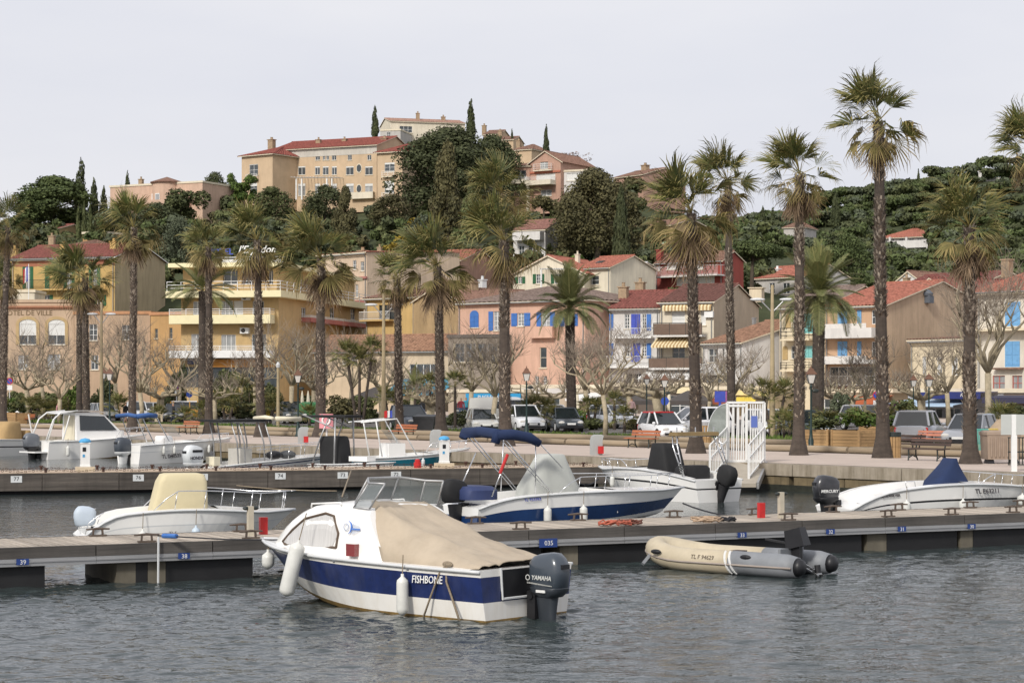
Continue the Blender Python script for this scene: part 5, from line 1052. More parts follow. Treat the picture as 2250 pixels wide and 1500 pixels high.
b.win(1187, 347, 1204, 371, g=GLASSL, mull=1); b.bal(1176, 362, 1216, 375, proj=.7, style='rail', m=W_CREAM2); b.win(1178, 383, 1220, 401, g=ROLL, mull=1, cross=0); b.bal(1166, 392, 1222, 406, proj=1.8, style='solidrail', m=W_CREAM2); b.win(1188, 418, 1212, 430, g=GLASSL)
f = b.F; mb = MB(); u, z = f.at(1172, 406); mb.bar(f.loc(u, 1.7, 0), f.loc(u, 1.7, z), .4); mb.build('pillar', W_CREAM2, b.root); mb = MB(); u, z = f.at(1170, 378); f.box(mb, 0, b.L, .004, .2, z-.3, z); mb.build('orange_band', wall('orangeband', 'c8704e'), b.root); b.done()
b = Bld('pink_villa_wing', 'flat-roofed wing of the pink villa with deep loggia behind the wind-blown palm', (1126, 333), (1164, 332), 9, 366, wall('pinkvilla', 'c99a80'), 'hip', T_BRN, .9, z0=hz(1150, 448, 330), cat='building'); b.win(1132, 375, 1156, 392, g=GLASS, mull=1); b.win(1140, 408, 1160, 432, g=BARK, mull=0); b.bal(1126, 390, 1163, 404, proj=1.2, style='solidrail', m=W_CREAM2); b.done()
b = Bld('white_pavilion', 'low white pavilion with blinds right of the pink villa', (1236, 330), (1300, 328), 8, 378, W_WHITE, 'flat', z0=hz(1260, 405, 330), cat='building'); b.win(1245, 381, 1278, 396, g=ROLL, mull=2, cross=0); b.done()
b = Bld('white_slope_house', 'white house with pink tile roof on the slope behind the stout palm', (1128, 272), (1198, 270), 8, 506, W_WHITE, 'gable_x', TILE('pinktile2', 'a86a58'), 1.5, z0=hz(1160, 575, 270)); b.win(1140, 540, 1152, 560, g=GLASS); b.win(1160, 540, 1190, 562, g=GLASS, mull=2); b.bal(1136, 512, 1196, 528, proj=1.4, style='solid', m=W_WHITE); b.done()
b = Bld('gabled_white_house', 'pale house with green shutters, orange roof and broad front gable', (1127, 240), (1284, 236), 11, 604, W_CREAM2, 'gable_y', T_ORG, 2.1, z0=hz(1200, 632, 238), over=.5)
for x0, x1 in ((1178, 1189), (1218, 1234), (1125+14, 1125+22)): b.win(x0, 602 if x0 > 1150 else 608, x1, 623, shut=SH_GREEN, sw=.42, cross=2)
mb = MB(); f = b.F
for i in range(14): u, z = f.at(1200+5*i, 592); mb.bar(f.loc(u, .1, z), f.loc(u, 1.8, z), .09)
for x in (1203, 1274): u, z = f.at(x, 594); mb.bar(f.loc(u, 1.7, 0), f.loc(u, 1.7, z), .16)
mb.build('pergola', WHITE, b.root); b.done()
b = Bld('orange_wing', 'wing with plain orange roof and skylight beside the broad front gable', (1270, 239), (1341, 236), 9, 590, W_CREAM2, 'gable_x', T_ORG, 1.5, z0=hz(1300, 632, 237), cat='building'); b.win(1284, 607, 1316, 625, g=GLASS, mull=1); b.chim(1269, 560, 575, v=.3, wd=.5, m=W_CREAM2)
f = Face(b, (0, 0), (1, 0), b.L); MB().box((f.at(1296, 570)[0], 2.0, b.H+.78), (1.0, .8, .12), 0, 0, Matrix.Rotation(.32, 3, 'X')).build('skylight', GLASS, b.root); b.done()
b = Bld('red_house', 'red house with white balustrade and roller shutters above the town', (1441, 246), (1588, 240), 4.5, 578, W_RED, 'gable_x', T_BRN, 1.1, z0=hz(1500, 635, 243))
b.win(1465, 577+3, 1494, 591, g=ROLL, mull=0, cross=0); b.win(1510, 580, 1545, 591, g=ROLL, mull=0, cross=0); b.win(1486, 608, 1570, 624, g=ROLL, mull=1, cross=0); b.win(1445, 580, 1451, 594)
b.bal(1453, 589, 1592, 606, proj=1.6, style='bars', m=W_WHITE, m2=W_WHITE); b.chim(1450, 550, 580, v=.15, wd=.7, m=W_RED, pot=False); b.done()
b = Bld('garden_cabin', 'small blue-grey garden cabin at the foot of the column cypress', (1381, 246), (1404, 245), 3, 585, mat('cabin_boards', hx('8b9aa8'), .7), 'gable_x', GELG, .4, z0=hz(1392, 612, 245), cat='cabin'); b.win(1393, 588, 1399, 596, mull=0); b.done()
b = Bld('far_white_villa', 'white two-storey villa with orange hip roof on the far slope', (1935, 505), (2046, 498), 12, 522, W_WHITE, 'hip', T_ORG, 2.3, z0=hz(1990, 600, 500), cat='villa', over=.8)
for x0 in (1955, 1975, 1998, 2015): b.win(x0, 524, x0+10, 538, g=GLASSL)
b.win(1985, 550, 2000, 566); b.win(2010, 550, 2020, 566); b.bal(1936, 532, 2046, 544, proj=2.0, style='solid', m=W_WHITE); f = b.F; mb = MB()
for x in (1937, 1962, 1998, 2044): u, z = f.at(x, 522); u2, z2 = f.at(x, 575); mb.bar(f.loc(u, 1.9, max(0, z2)), f.loc(u, 1.9, z), .45)
mb.build('pillar', W_WHITE, b.root); b.done()
b = Bld('garden_terrace', 'pale walled garden terraces with pool house below the far white villa', (1960, 470), (2100, 462), 10, 575, W_GREYW, 'flat', z0=hz(2000, 615, 468), cat='building'); b.win(2022, 580, 2062, 592, g=mat('pool_glass', hx('7aa0b4'), .1), mull=3, cross=0); b.done()
b = Bld('modern_villa', 'modern glass and white villa high on the distant hill', (2150, 640), (2230, 636), 12, 376, W_WHITE, 'shed', mat('dark_metal_roof', hx('6a7078'), .4), 1.2, z0=hz(2190, 408, 640), cat='villa'); b.win(2158, 378, 2176, 386, g=GLASS, mull=2); b.win(2185, 379, 2220, 389, g=mat('pool_glass', hx('7aa0b4'), .1), mull=3); b.done()
# flagpole on the town hall
p = PX(63, 660, 208); t = T('flagpole', 'white flagpole with tricolour flag above the town hall roof', 'flag', p)
MB().tube([(0, 0, -1.5), (0, 0, 3.7)], [.05, .035], 8).build('pole', WHITE, t)
for i, m in enumerate((SH_DBLUE, WHITE, RED)): MB().loft([[Vector((-.12-.14*i-.14*k, .12*math.sin(i*1.3+k+j), 3.5-.75*j-.12*(i+k)-.2*j)) for k in (0, 1)] for j in (0, 1, 1.6)], cap=False, closed=False).build('flag_stripe', m, t)
# ---------------------------------------------------------------- promenade furniture
LOG = mat('barrier_log', hx('968670'), .9, .3, 1.2, bump=.5, bscale=10, stretch=(.15, 2, 2), rnd=.15)
OAK = mat('bench_oak', hx('a0603f'), .6, .25, 3, stretch=(.2, 3, 3), rnd=.12)
OAKD = mat('bench_dark', hx('4a3a33'), .6, .25, 3, stretch=(.2, 3, 3), rnd=.12)
PLNK = mat('planter_wood', hx('a3835a'), .75, .25, 2, stretch=(.2, 3, 3), rnd=.12)
STONE = mat('pale_stone', hx('c2b49c'), .9, .1, 2, bump=.3)
# low log barriers either side of the path: every log a thing
k = 0
for s_, txt in ((11.3, 'front row nearest the water'), (18.9, 'rear row beside the lawn')):
    me = MB().tube([(-2.95, 0, 0), (-1.5, 0, .01), (1.5, 0, -.01), (2.95, 0, 0)], [.15, .16, .155, .14], 10).mesh('barrier_log', [LOG], 40)
    t = -22.0; seq = []
    while t < 100:
        p = QP(t, s_, .14)
        if not (s_ < 12 and -3 < t < -1.5 and False):
            o = OB('barrier_log', me, None, p, (random.uniform(0, 3), 0, QROT)); o.rotation_euler = (random.uniform(0, 3), 0, QROT)
            pxl = CXP+p.x/p.y*FPX; seq.append((pxl, o, txt))
        t += 6.05
    vis = sorted([q for q in seq if -150 < q[0] < 2400], key=lambda q: -q[0]); ORD = 'first second third fourth fifth sixth seventh eighth ninth tenth eleventh twelfth thirteenth fourteenth fifteenth sixteenth seventeenth eighteenth nineteenth twentieth twenty-first twenty-second'.split()
    for q in seq:
        if q not in vis: bpy.data.objects.remove(q[1])
    for j, q in enumerate(vis): tag(q[1], ORD[j]+' log from the right edge in the barrier, '+txt, 'log', 'barrier logs, '+txt)
def lamp(label, px, py, hpx, two=False):
    p = G(px, py); H = hpx*p.y/FPX; t = T('lamp_post', label, 'street lamp', p); s = H/3.9
    MB().lathe([(.17, 0), (.17, .12), (.12, .2), (.13, .5), (.09, .6), (.065, .9), (.075, .95), (.05, 1.05), (.042, 2.9), (.06, 2.95), (.035, 3.0), (.035, 3.1)], 10).build('post', GREENI, t, 40)
    MB().loft([[Vector((sx*r, sy*r, z)) for sx, sy in ((-1, -1), (1, -1), (1, 1), (-1, 1))] for r, z in ((.10, 3.1), (.19, 3.5))]).build('lantern', LAMPGL, t)
    mb = MB()
    for sx, sy in ((-1, -1), (1, -1), (1, 1), (-1, 1)): mb.bar((sx*.1, sy*.1, 3.09), (sx*.2, sy*.2, 3.51), .022)
    mb.build('lantern_frame', IRON, t)
    MB().loft([[Vector((sx*r, sy*r, z)) for sx, sy in ((-1, -1), (1, -1), (1, 1), (-1, 1))] for r, z in ((.24, 3.5), (.24, 3.53), (.12, 3.68), (.11, 3.74), (.03, 3.8), (.02, 3.9))]).build('lantern_cap', mat('lamp_copper', hx('6a4a38'), .6), t)
    if two: MB().sph((.2, 0, 2.75), (.16, .06, .09)).build('loudspeaker', IRON, t)
    for c in t.children: c.scale = (s, s, s)
lamp('green lantern lamp post beside the stone block, nearest the cabin boat', 241, 942, 135); lamp('lantern lamp post hidden half behind its neighbour at the left', 228, 924, 116)
lamp('lantern lamp post before the hotel corner, behind the small white motor boat', 655, 959, 150, True); lamp('lantern lamp post before the pink house, by the dwarf palms', 1157, 962, 158, True)
lamp('lantern lamp post beside the red-roofed car', 1460, 966, 146, True); lamp('lantern lamp post further back, left of the one by the red-roofed car', 1421, 938, 118)
lamp('nearest lantern lamp post, between the gate palm and the planters', 1782, 991, 188, True); lamp('lantern lamp post behind the salmon bench', 2041, 968, 150); lamp('lantern lamp post further back beside the silver van', 2007, 950, 128)
def street_light(label, px, py, top, arms=24):
    p = G(px, py); s = p.y/FPX; H = (py-top)*s; t = T('street_light', label, 'street light', p)
    MB().tube([(0, 0, -.1), (0, 0, H*.3), (0, 0, H)], [.17, .14, .08], 10).build('pole', mat('beige_pole', hx('a89878'), .7, .2, 2), t)
    for sg in (-1, 1):
        a = arms*s; MB().tube([(0, 0, H*.82), (sg*a*.5, 0, H*.86), (sg*a, 0, H*.9)], .035, 6).build('arm', ALU, t); MB().sph((sg*a*1.25, 0, H*.905), (.42, .14, .09)).build('lamp_head', GELG, t)
street_light('tall double-armed street light before the town hall', 223, 935, 664, 16); street_light('tall double-armed street light beside the short small-crowned palm', 843, 950, 640, 22); street_light('tall double-armed street light behind the white gate', 1697, 962, 626, 26)
p = G(611, 940); t = T('wooden_pole', 'plain pale pole with small lamp between the two hotel palms', 'pole', p); MB().tube([(0, 0, -.1), (0, 0, 4.2)], [.13, .09], 8).build('pole', mat('beige_pole', hx('a89878'), .7, .2, 2), t); MB().lathe([(.12, 4.2), (.16, 4.4), (.05, 4.6)], 8).build('lamp', GELG, t)
def bench(label, px, py, wood, rz=None, sc=1.0, flip=False):
    p = G(px, py); t = T('bench', label, 'bench', p, QROT if rz is None else rz); L = 1.9*sc
    for y, z in ((-.02, .46), (-.14, .46), (-.26, .46), (-.38, .45)): MB().b2((-L/2, y-.05, z-.02), (L/2, y+.05, z+.02)).build('slat', wood, t)
    for y, z in ((.09, .62), (.13, .76)): MB().box((0, y, z), (L, .03, .11), 0, 0, Matrix.Rotation(-.25, 3, 'X')).build('slat', wood, t)
    for x in (-L*.36, L*.36):
        mb = MB(); mb.tube([(x, -.4, 0), (x, -.36, .2), (x, -.38, .43)], .03, 6); mb.tube([(x, .16, 0), (x, .04, .22), (x, .05, .45), (x, .17, .84)], .03, 6); mb.tube([(x, -.34, .12), (x, -.15, .2), (x, .08, .12)], .022, 6); mb.tube([(x, -.4, .43), (x, .05, .43)], .025, 6); mb.build('leg', IRON, t)
    return t
bench('brown slatted bench near the planters at the far left', 62, 932, OAK); bench('brown slatted bench beside the small-crowned hotel palm', 418, 954, OAK); bench('brown slatted bench half hidden behind the short palm and the teal boat', 890, 965, OAK)
bench('brown slatted bench alone between the grey pedestal and the lamp post', 1416, 984, OAK); bench('dark slatted bench beside the palm with the long dry skirt', 2042, 1012, OAKD); bench('salmon slatted bench behind the dark one', 2050, 985, mat('bench_salmon', hx('c08068'), .6, .2, 3)); bench('dark bench half hidden behind the tallest palm and wooden bin', 1990, 998, OAKD)
def planter(label, px, py, w, seed):
    p = G(px, py); t = T('planter', label, 'planter', p, QROT); h = .86
    for k in range(6):
        z = .06+h*k/6
        MB().b2((-w/2, -w/2, z), (w/2, -w/2+.03, z+h/6-.012)).build('slat', PLNK, t); MB().b2((w/2-.03, -w/2+.03, z), (w/2, w/2, z+h/6-.012)).build('slat', PLNK, t); MB().b2((-w/2, -w/2+.03, z), (-w/2+.03, w/2, z+h/6-.012)).build('slat', PLNK, t)
    for sx in (-1, 1): MB().b2((sx*w/2-.05, -w/2-.02, 0), (sx*w/2+.05, -w/2+.06, h+.08)).build('corner_post', PLNK, t)
    MB().b2((-w/2+.04, -w/2+.04, .05), (w/2-.04, w/2, h)).build('soil', LAWN, t)
    q = T('planter_plant', 'shrub growing in the '+label, 'plant', p+Vector((0, 0, h)), seed)
    OB('foliage', crown_me('bush', LF_OLIVE if seed % 2 else LF_GREEN, seed % 4, 900, .08), q, None, None, (w*1.15, w*1.15, .8+.35*(seed % 3)))
    rg = random.Random(seed)
    for i in range(9): o = OB('leaf', rg.choice(FG), q, (0, 0, .2), (0, -rg.uniform(.5, 1.4), i*2.4)); o.scale = (.5, .5, .5)
planter('wooden slatted planter left of the bench at the far left', 42, 932, 1.35, 1); planter('wooden slatted planter at the left picture edge', 15, 930, 1.35, 2); planter('first wooden slatted planter right of the tall lamp post', 1815, 988, 1.55, 3); planter('second wooden slatted planter, next to the tallest palm', 1883, 990, 1.55, 4); planter('wooden slatted planter behind the dark bench', 1992, 975, 1.4, 5); planter('wooden slatted planter hidden behind the tallest palm', 1935, 978, 1.4, 6)
p = G(1965, 1006); t = T('litter_bin', 'round wooden slatted litter bin beside the tallest palm', 'bin', p)
for i in range(14): a = 6.283*i/14; MB().box((.24*math.cos(a), .24*math.sin(a), .42), (.03, .095, .82), 0, a).build('slat', PLNK, t)
MB().lathe([(.22, .02), (.22, .8)], 14).build('liner', BLACK, t); MB().lathe([(.27, .84), (.27, 1.0), (.25, 1.02)], 14).build('rim', IRON, t)
p = G(1551, 985); t = T('litter_bin', 'wooden slatted litter bin between the broad palm and the gate', 'bin', p)
for i in range(14): a = 6.283*i/14; MB().box((.24*math.cos(a), .24*math.sin(a), .55), (.03, .095, 1.0), 0, a).build('slat', PLNK, t)
MB().lathe([(.22, .02), (.22, .95)], 14).build('liner', BLACK, t); MB().lathe([(.27, 1.06), (.27, 1.2), (.25, 1.22)], 14).build('rim', ALU, t)
def wheelie(label, px, py, m, w=1.35, h=1.05, lidm=None):
    p = G(px, py); t = T('wheeled_bin', label, 'bin', p, QROT*.3)
    MB().loft([[Vector((sx*w/2*k, sy*.42*k, z)) for sx, sy in ((-1, -1), (1, -1), (1, 1), (-1, 1))] for k, z in ((.86, .1), (1, h*.86), (1.05, h*.86), (1.05, h*.92))]).build('body', m, t)
    MB().loft([[Vector((sx*w/2*1.04, sy*.44, z+(.12 if sy > 0 else 0)*q)) for sx, sy in ((-1, -1), (1, -1), (1, 1), (-1, 1))] for z, q in ((h*.925, 0), (h, 1))]).build('lid', lidm or m, t)
    for sx in (-.4, .4):
        for sy in (-.3, .3): MB().tube([(sx*w, sy-.04, .08), (sx*w, sy+.04, .08)], .08, 8).build('wheel', RUBBER, t)
wheelie('black wheeled rubbish bin by the shaggy-skirted palm', 935, 952, mat('bin_black', (.03, .032, .035), .5, .2, 3)); gm = mat('bin_green', (.02, .16, .05), .5, .15, 3)
wheelie('green recycling bin left of its twin, before the hotel corner', 675, 930, gm, 1.0, 1.5); wheelie('green recycling bin right of its twin, before the hotel corner', 694, 930, gm, 1.0, 1.5); wheelie('yellow recycling bin behind the orange-skirted palm', 585, 915, mat('bin_yellow', (.55, .38, .03), .5), 1.0, 1.3)
for lab, px, py, w in (('pale stone block beside the person in black', 357, 926, 1.1), ('pale stone block right of the parked dark car', 408, 926, 1.0), ('pale stone block in front of the white cars by the lamp post', 1482, 962, 1.35)):
    p = G(px, py); o = MB().box((0, 0, .35), (w, .6, .7), 0, 0, None, .97).build('stone_block', STONE, None); o.location = p; o.rotation_euler = (0, 0, QROT*.2); tag(o, lab, 'block')
# quay service pedestals, mooring rings, bits
def pedestal(label, px, py, h=.85, red=True):
    p = G(px, py); t = T('service_pedestal', label, 'pedestal', p, .25); m = mat('pedestal_grey', hx('a4a6a4'), .5, .06, 3)
    MB().loft([[Vector((x*.26, y*.17, 0)) for x, y in ((-1, -1), (.7, -1), (.7, 1), (-1, 1))], [Vector((x*.26, y*.17, h*.72)) for x, y in ((-1, -1), (.7, -1), (.7, 1), (-1, 1))], [Vector((x*.26, y*.17, z*h)) for x, y, z in ((-.8, -1, .92), (.9, -1, .95), (.9, 1, .95), (-.8, 1, .92))], [Vector((x*.2, y*.15, h)) for x, y in ((-.5, -1), (.8, -1), (.8, 1), (-.5, 1))]]).build('housing', m, t, 30)
    if red: MB().b2((-.02, -.28, .08), (.2, -.172, .38)).build('red_box', RED, t)
pedestal('grey service pedestal with red box alone on the quay edge', 1312, 1000); pedestal('grey service pedestal behind the white speedboat, with red box', 667, 975); pedestal('grey service pedestal behind the blue-capped bollard', 958, 984, red=False)
p = G(717, 966); t = T('life_ring_case', 'pink rounded life-ring case on a pole behind the tower boat', 'case', p); pk = mat('faded_pink', hx('d08a92'), .5, .1, 4)
MB().tube([(0, .2, 0), (0, .2, 1.0)], .05, 8).build('post', GELG, t); MB().loft([[Vector((.38*math.cos(a)*(1 if z < 1.2 else .98), .13*math.sin(a), z)) for a in [6.283*i/16 for i in range(16)]] for z in (.62, .66, 1.35, 1.4)]).build('case', pk, t)
mb = MB(); mb.tube([(.2*math.cos(a), -.14, 1.05+.22*math.sin(a)) for a in [6.283*i/20 for i in range(21)]], .05, 6); mb.build('life_ring', WHITE, t)
# white gate at the gangway
gp = G(1642, 1016); t = T('pontoon_gate', 'white barred metal gate at the head of the gangway', 'gate', gp, .12)
s = gp.y/FPX; gw, gh = 84*s, 132*s; x0 = -42*s
fr = MB(); y = .25
for a, b_ in (((x0, y, 0), (x0, y, gh)), ((x0+gw, y, 0), (x0+gw, y, gh)), ((x0, y, gh), (x0+gw, y, gh)), ((x0+gw*.52, y, 0), (x0+gw*.52, y, gh)), ((x0, y, .05), (x0+gw, y, .05)), ((x0+.06, y, gh-.12), (x0+gw*.5, y, gh-.12))): fr.bar(a, b_, .08)
fr.build('frame', WHITE, t)
for i in range(15):
    if i == 8: continue
    xx = x0+gw*(i+.8)/15.6; MB().bar((xx, y, .08), (xx+(.06 if i < 7 and i % 2 else 0), y, gh-.06), .04).build('bar', WHITE, t)
for sx in (0, 1):   # side wings with railings down the gangway
    xx = x0+gw*sx; a, b_ = Vector((xx, y, 0)), Vector((xx-1.2, -2.3, -.5)); mb = MB()
    for z in (1.2, .72, .05): mb.bar(a+Vector((0, 0, z+.1)), b_+Vector((0, 0, z)), .045)
    mb.bar(b_, b_+Vector((0, 0, 1.2)), .07); mb.build('wing_rail', WHITE, t)
    for i in range(11): q = a+(b_-a)*(i+.5)/11; MB().bar(q+Vector((0, 0, .08)), q+Vector((0, 0, 1.26)), .025).build('bar', WHITE, t)
mb = MB(); n = 14; pts = [Vector((x0-.02, y, .95))]+[Vector((x0-.02-.72*math.sin(1.57*i/n), y, .95+1.2*math.cos(1.57*i/n))) for i in range(n+1)]
mb.prism(pts, (0, .02, 0)); mb.build('plexiglass_guard', mat('cloudy_plexiglass', (.32, .35, .32), .25, .25, 3, alpha=.72), t); MB().tube(pts[1:], .015, 5).build('guard_edge', GELG, t)
MB().box((x0+gw*.72, y-.05, gh*.68), (.24, .01, .42)).build('blue_notice', mat('notice_blue', hx('5b6fb4'), .6), t); MB().box((x0+gw*.9, y-.05, gh*.6), (.14, .01, .28)).build('grey_notice', GELG, t)
gw_ = T('gangway', 'grey sloping gangway from the quay down towards the black-covered boat', 'gangway', gp, .12)
MB().loft([[Vector((x0+gw+.05, .3, .02)), Vector((x0-.05, .3, .02)), Vector((x0-.05, .3, -.14)), Vector((x0+gw+.05, .3, -.14))], [Vector((x0+gw-1.1, -3.0, -.62)), Vector((x0-1.2, -3.0, -.62)), Vector((x0-1.2, -3.0, -.76)), Vector((x0+gw-1.1, -3.0, -.76))]]).build('deck', mat('gangway_deck', hx('a89f90'), .8, .1, 4), gw_)
mb = MB(); mb.bar((x0+gw+.1, .3, -.08), (x0+gw-1.04, -3.0, -.7), .08, .24); mb.build('side_beam', ALU, gw_)
# right-edge odds
p = G(2228, 1036); t = T('notice_post', 'white post carrying two blank grey boards at the right edge', 'sign', p); MB().b2((-.09, -.05, 0), (.09, .05, 1.86)).build('post', WHITE, t)
for x in (-.3, .2): MB().b2((x-.14, -.07, 1.2), (x+.2, -.055, 1.86)).build('board', mat('board_grey', hx('b9bcb8'), .5, .05, 2), t)
p = G(2198, 1018); t = T('storage_chest', 'grey-brown plastic storage chest next to the notice post', 'chest', p, .1); m = mat('chest_taupe', hx('9a8878'), .6, .1, 3); MB().loft([[Vector((sx*.62*k, sy*.4*k, z)) for sx, sy in ((-1, -1), (1, -1), (1, 1), (-1, 1))] for k, z in ((.94, .16), (1, 1.02), (1.06, 1.04), (1.04, 1.14), (.9, 1.2))]).build('body', m, t); 
for i in range(7): MB().b2((-.5+.15*i, -.425, .25), (-.44+.15*i, -.40, .95)).build('rib', m, t)
for x in (-.45, .45): MB().box((x, -.1, .08), (.25, .5, .16), 0, 0, None, .8).build('foot', BLACK, t)
p = G(2215, 990); t = T('covered_load', 'beige tarpaulin mound behind the storage chest', 'cover', p); mb = MB(); mb.loft([[Vector((1.0*k*math.cos(a), .8*k*math.sin(a), .72*(z+.08*math.sin(3*a)*z))) for a in [6.283*i/18 for i in range(18)]] for k, z in ((1.05, 0), (1, .6), (.8, 1.3), (.5, 1.75), (.1, 1.95))]); mb.build('tarpaulin', mat('beige_tarp', hx('a8947c'), .9, .1, 2), t, True)
def barrier(label, px, py, m, wpx):
    p = G(px, py); s = p.y/FPX; L = wpx*s; t = T('crowd_barrier', label, 'barrier', p, .1); mb = MB(); mb.tube([(-L/2, 0, .12), (-L/2, 0, 1.0), (-L/2+.06, 0, 1.08), (L/2-.06, 0, 1.08), (L/2, 0, 1.0), (L/2, 0, .12)], .035, 6); mb.bar((-L/2, 0, .22), (L/2, 0, .22), .05); mb.build('frame', m, t)
    for i in range(9): MB().bar((-L/2+L*(i+1)/10, 0, .22), (-L/2+L*(i+1)/10, 0, 1.06), .035).build('bar', m, t)
    for x in (-L*.3, L*.3): MB().box((x, 0, .05), (.12, .6, .1)).build('foot', m, t)
barrier('turquoise crowd barrier behind the palm with the long dry skirt', 2158, 1003, mat('barrier_teal', hx('5aa898'), .5), 34); barrier('yellow crowd barrier beside the turquoise one', 2182, 1001, mat('barrier_yellow', hx('d8bc62'), .5), 26)
p = G(2262, 1024); t = T('iron_fence', 'dark vertical-bar fence panel at the right edge', 'fence', p, 0); mb = MB(); 
for z in (.06, .5, 1.0): mb.bar((-.75, 0, z), (1.2, 0, z), .04)
mb.build('rail', IRON, t)
for i in range(16): MB().bar((-.72+.12*i, 0, .06), (-.72+.12*i, 0, 1.0), .03).build('bar', IRON, t)
def roundel(label, px, py, cy, rpx, kind, post=True):
    p = G(px, py); s = p.y/FPX; H = (py-cy)*s; r = rpx*s; t = T('road_sign', label, 'road sign', p); MB().tube([(0, .03, 0), (0, .03, H+r)], .035, 6).build('post', GELG, t)
    def disc(rr, y, m, nm): MB().loft([[Vector((rr*math.cos(a), yy, H+rr*math.sin(a))) for a in [6.283*i/20 for i in range(20)]] for yy in (y, y-.012)]).build(nm, m, t)
    sb = mat('sign_blue', hx('2f4fa8'), .4)
    if kind == 'nopark': disc(r, 0, RED, 'disc'); disc(r*.78, -.014, sb, 'disc_face'); MB().bar((-r*.6, -.034, H+r*.6), (r*.6, -.034, H-r*.6), .012, r*.2).build('bar', RED, t); MB().b2((-r*.8, -.02, H-r*2.6), (r*.8, 0, H-r*1.25)).build('plate', WHITE, t)
    else: disc(r, 0, sb, 'disc'); MB().bar((0, -.02, H-r*.5), (0, -.02, H+r*.5), .01, r*.18).build('arrow', WHITE, t)
roundel('red-ringed no-parking sign near the town hall palms', 21, 930, 837, 7.5, 'nopark'); roundel('red-ringed no-parking sign among the parked cars at the left', 388, 920, 851, 5, 'nopark'); roundel('red-ringed no-parking sign half behind the tallest palm', 1926, 940, 868, 9, 'nopark')
roundel('round blue direction sign by the orange and white car', 416, 918, 866, 7, 'blue'); roundel('round blue direction sign on the lamp post by the red-roofed car', 1461, 964, 881, 9, 'blue')
p = G(1582, 935); t = T('information_sign', 'blue information sign on a post left of the slim smooth palm', 'sign', p); s = p.y/FPX; MB().b2((-.08, -.04, 0), (.08, .04, 74*s)).build('post', SH_DBLUE, t); MB().b2((-.35, -.07, 52*s), (.35, -.04, 76*s)).build('panel', SH_DBLUE, t); MB().b2((.36, -.07, 52*s), (.9, -.04, 76*s)).build('panel', mat('magenta_panel', hx('a05a98'), .5), t)
for lab, px in (('folded white parasol left of its twin, before the hotel side', 664), ('folded white parasol right of its twin, before the hotel side', 677), ('folded white parasol by the date palm cafe', 1268), ('folded white parasol beside the charcoal canopies', 1397), ('folded white parasol just right of the old pollarded tree', 1470)):
    p = G(px, 915); t = T('folded_parasol', lab, 'parasol', p); MB().lathe([(.05, 0), (.05, .6)], 8).build('pole', ALU, t); MB().lathe([(.16, .5), (.2, .7), (.13, 1.6), (.08, 2.0), (.02, 2.25)], 9).build('canopy', CREAMP, t)
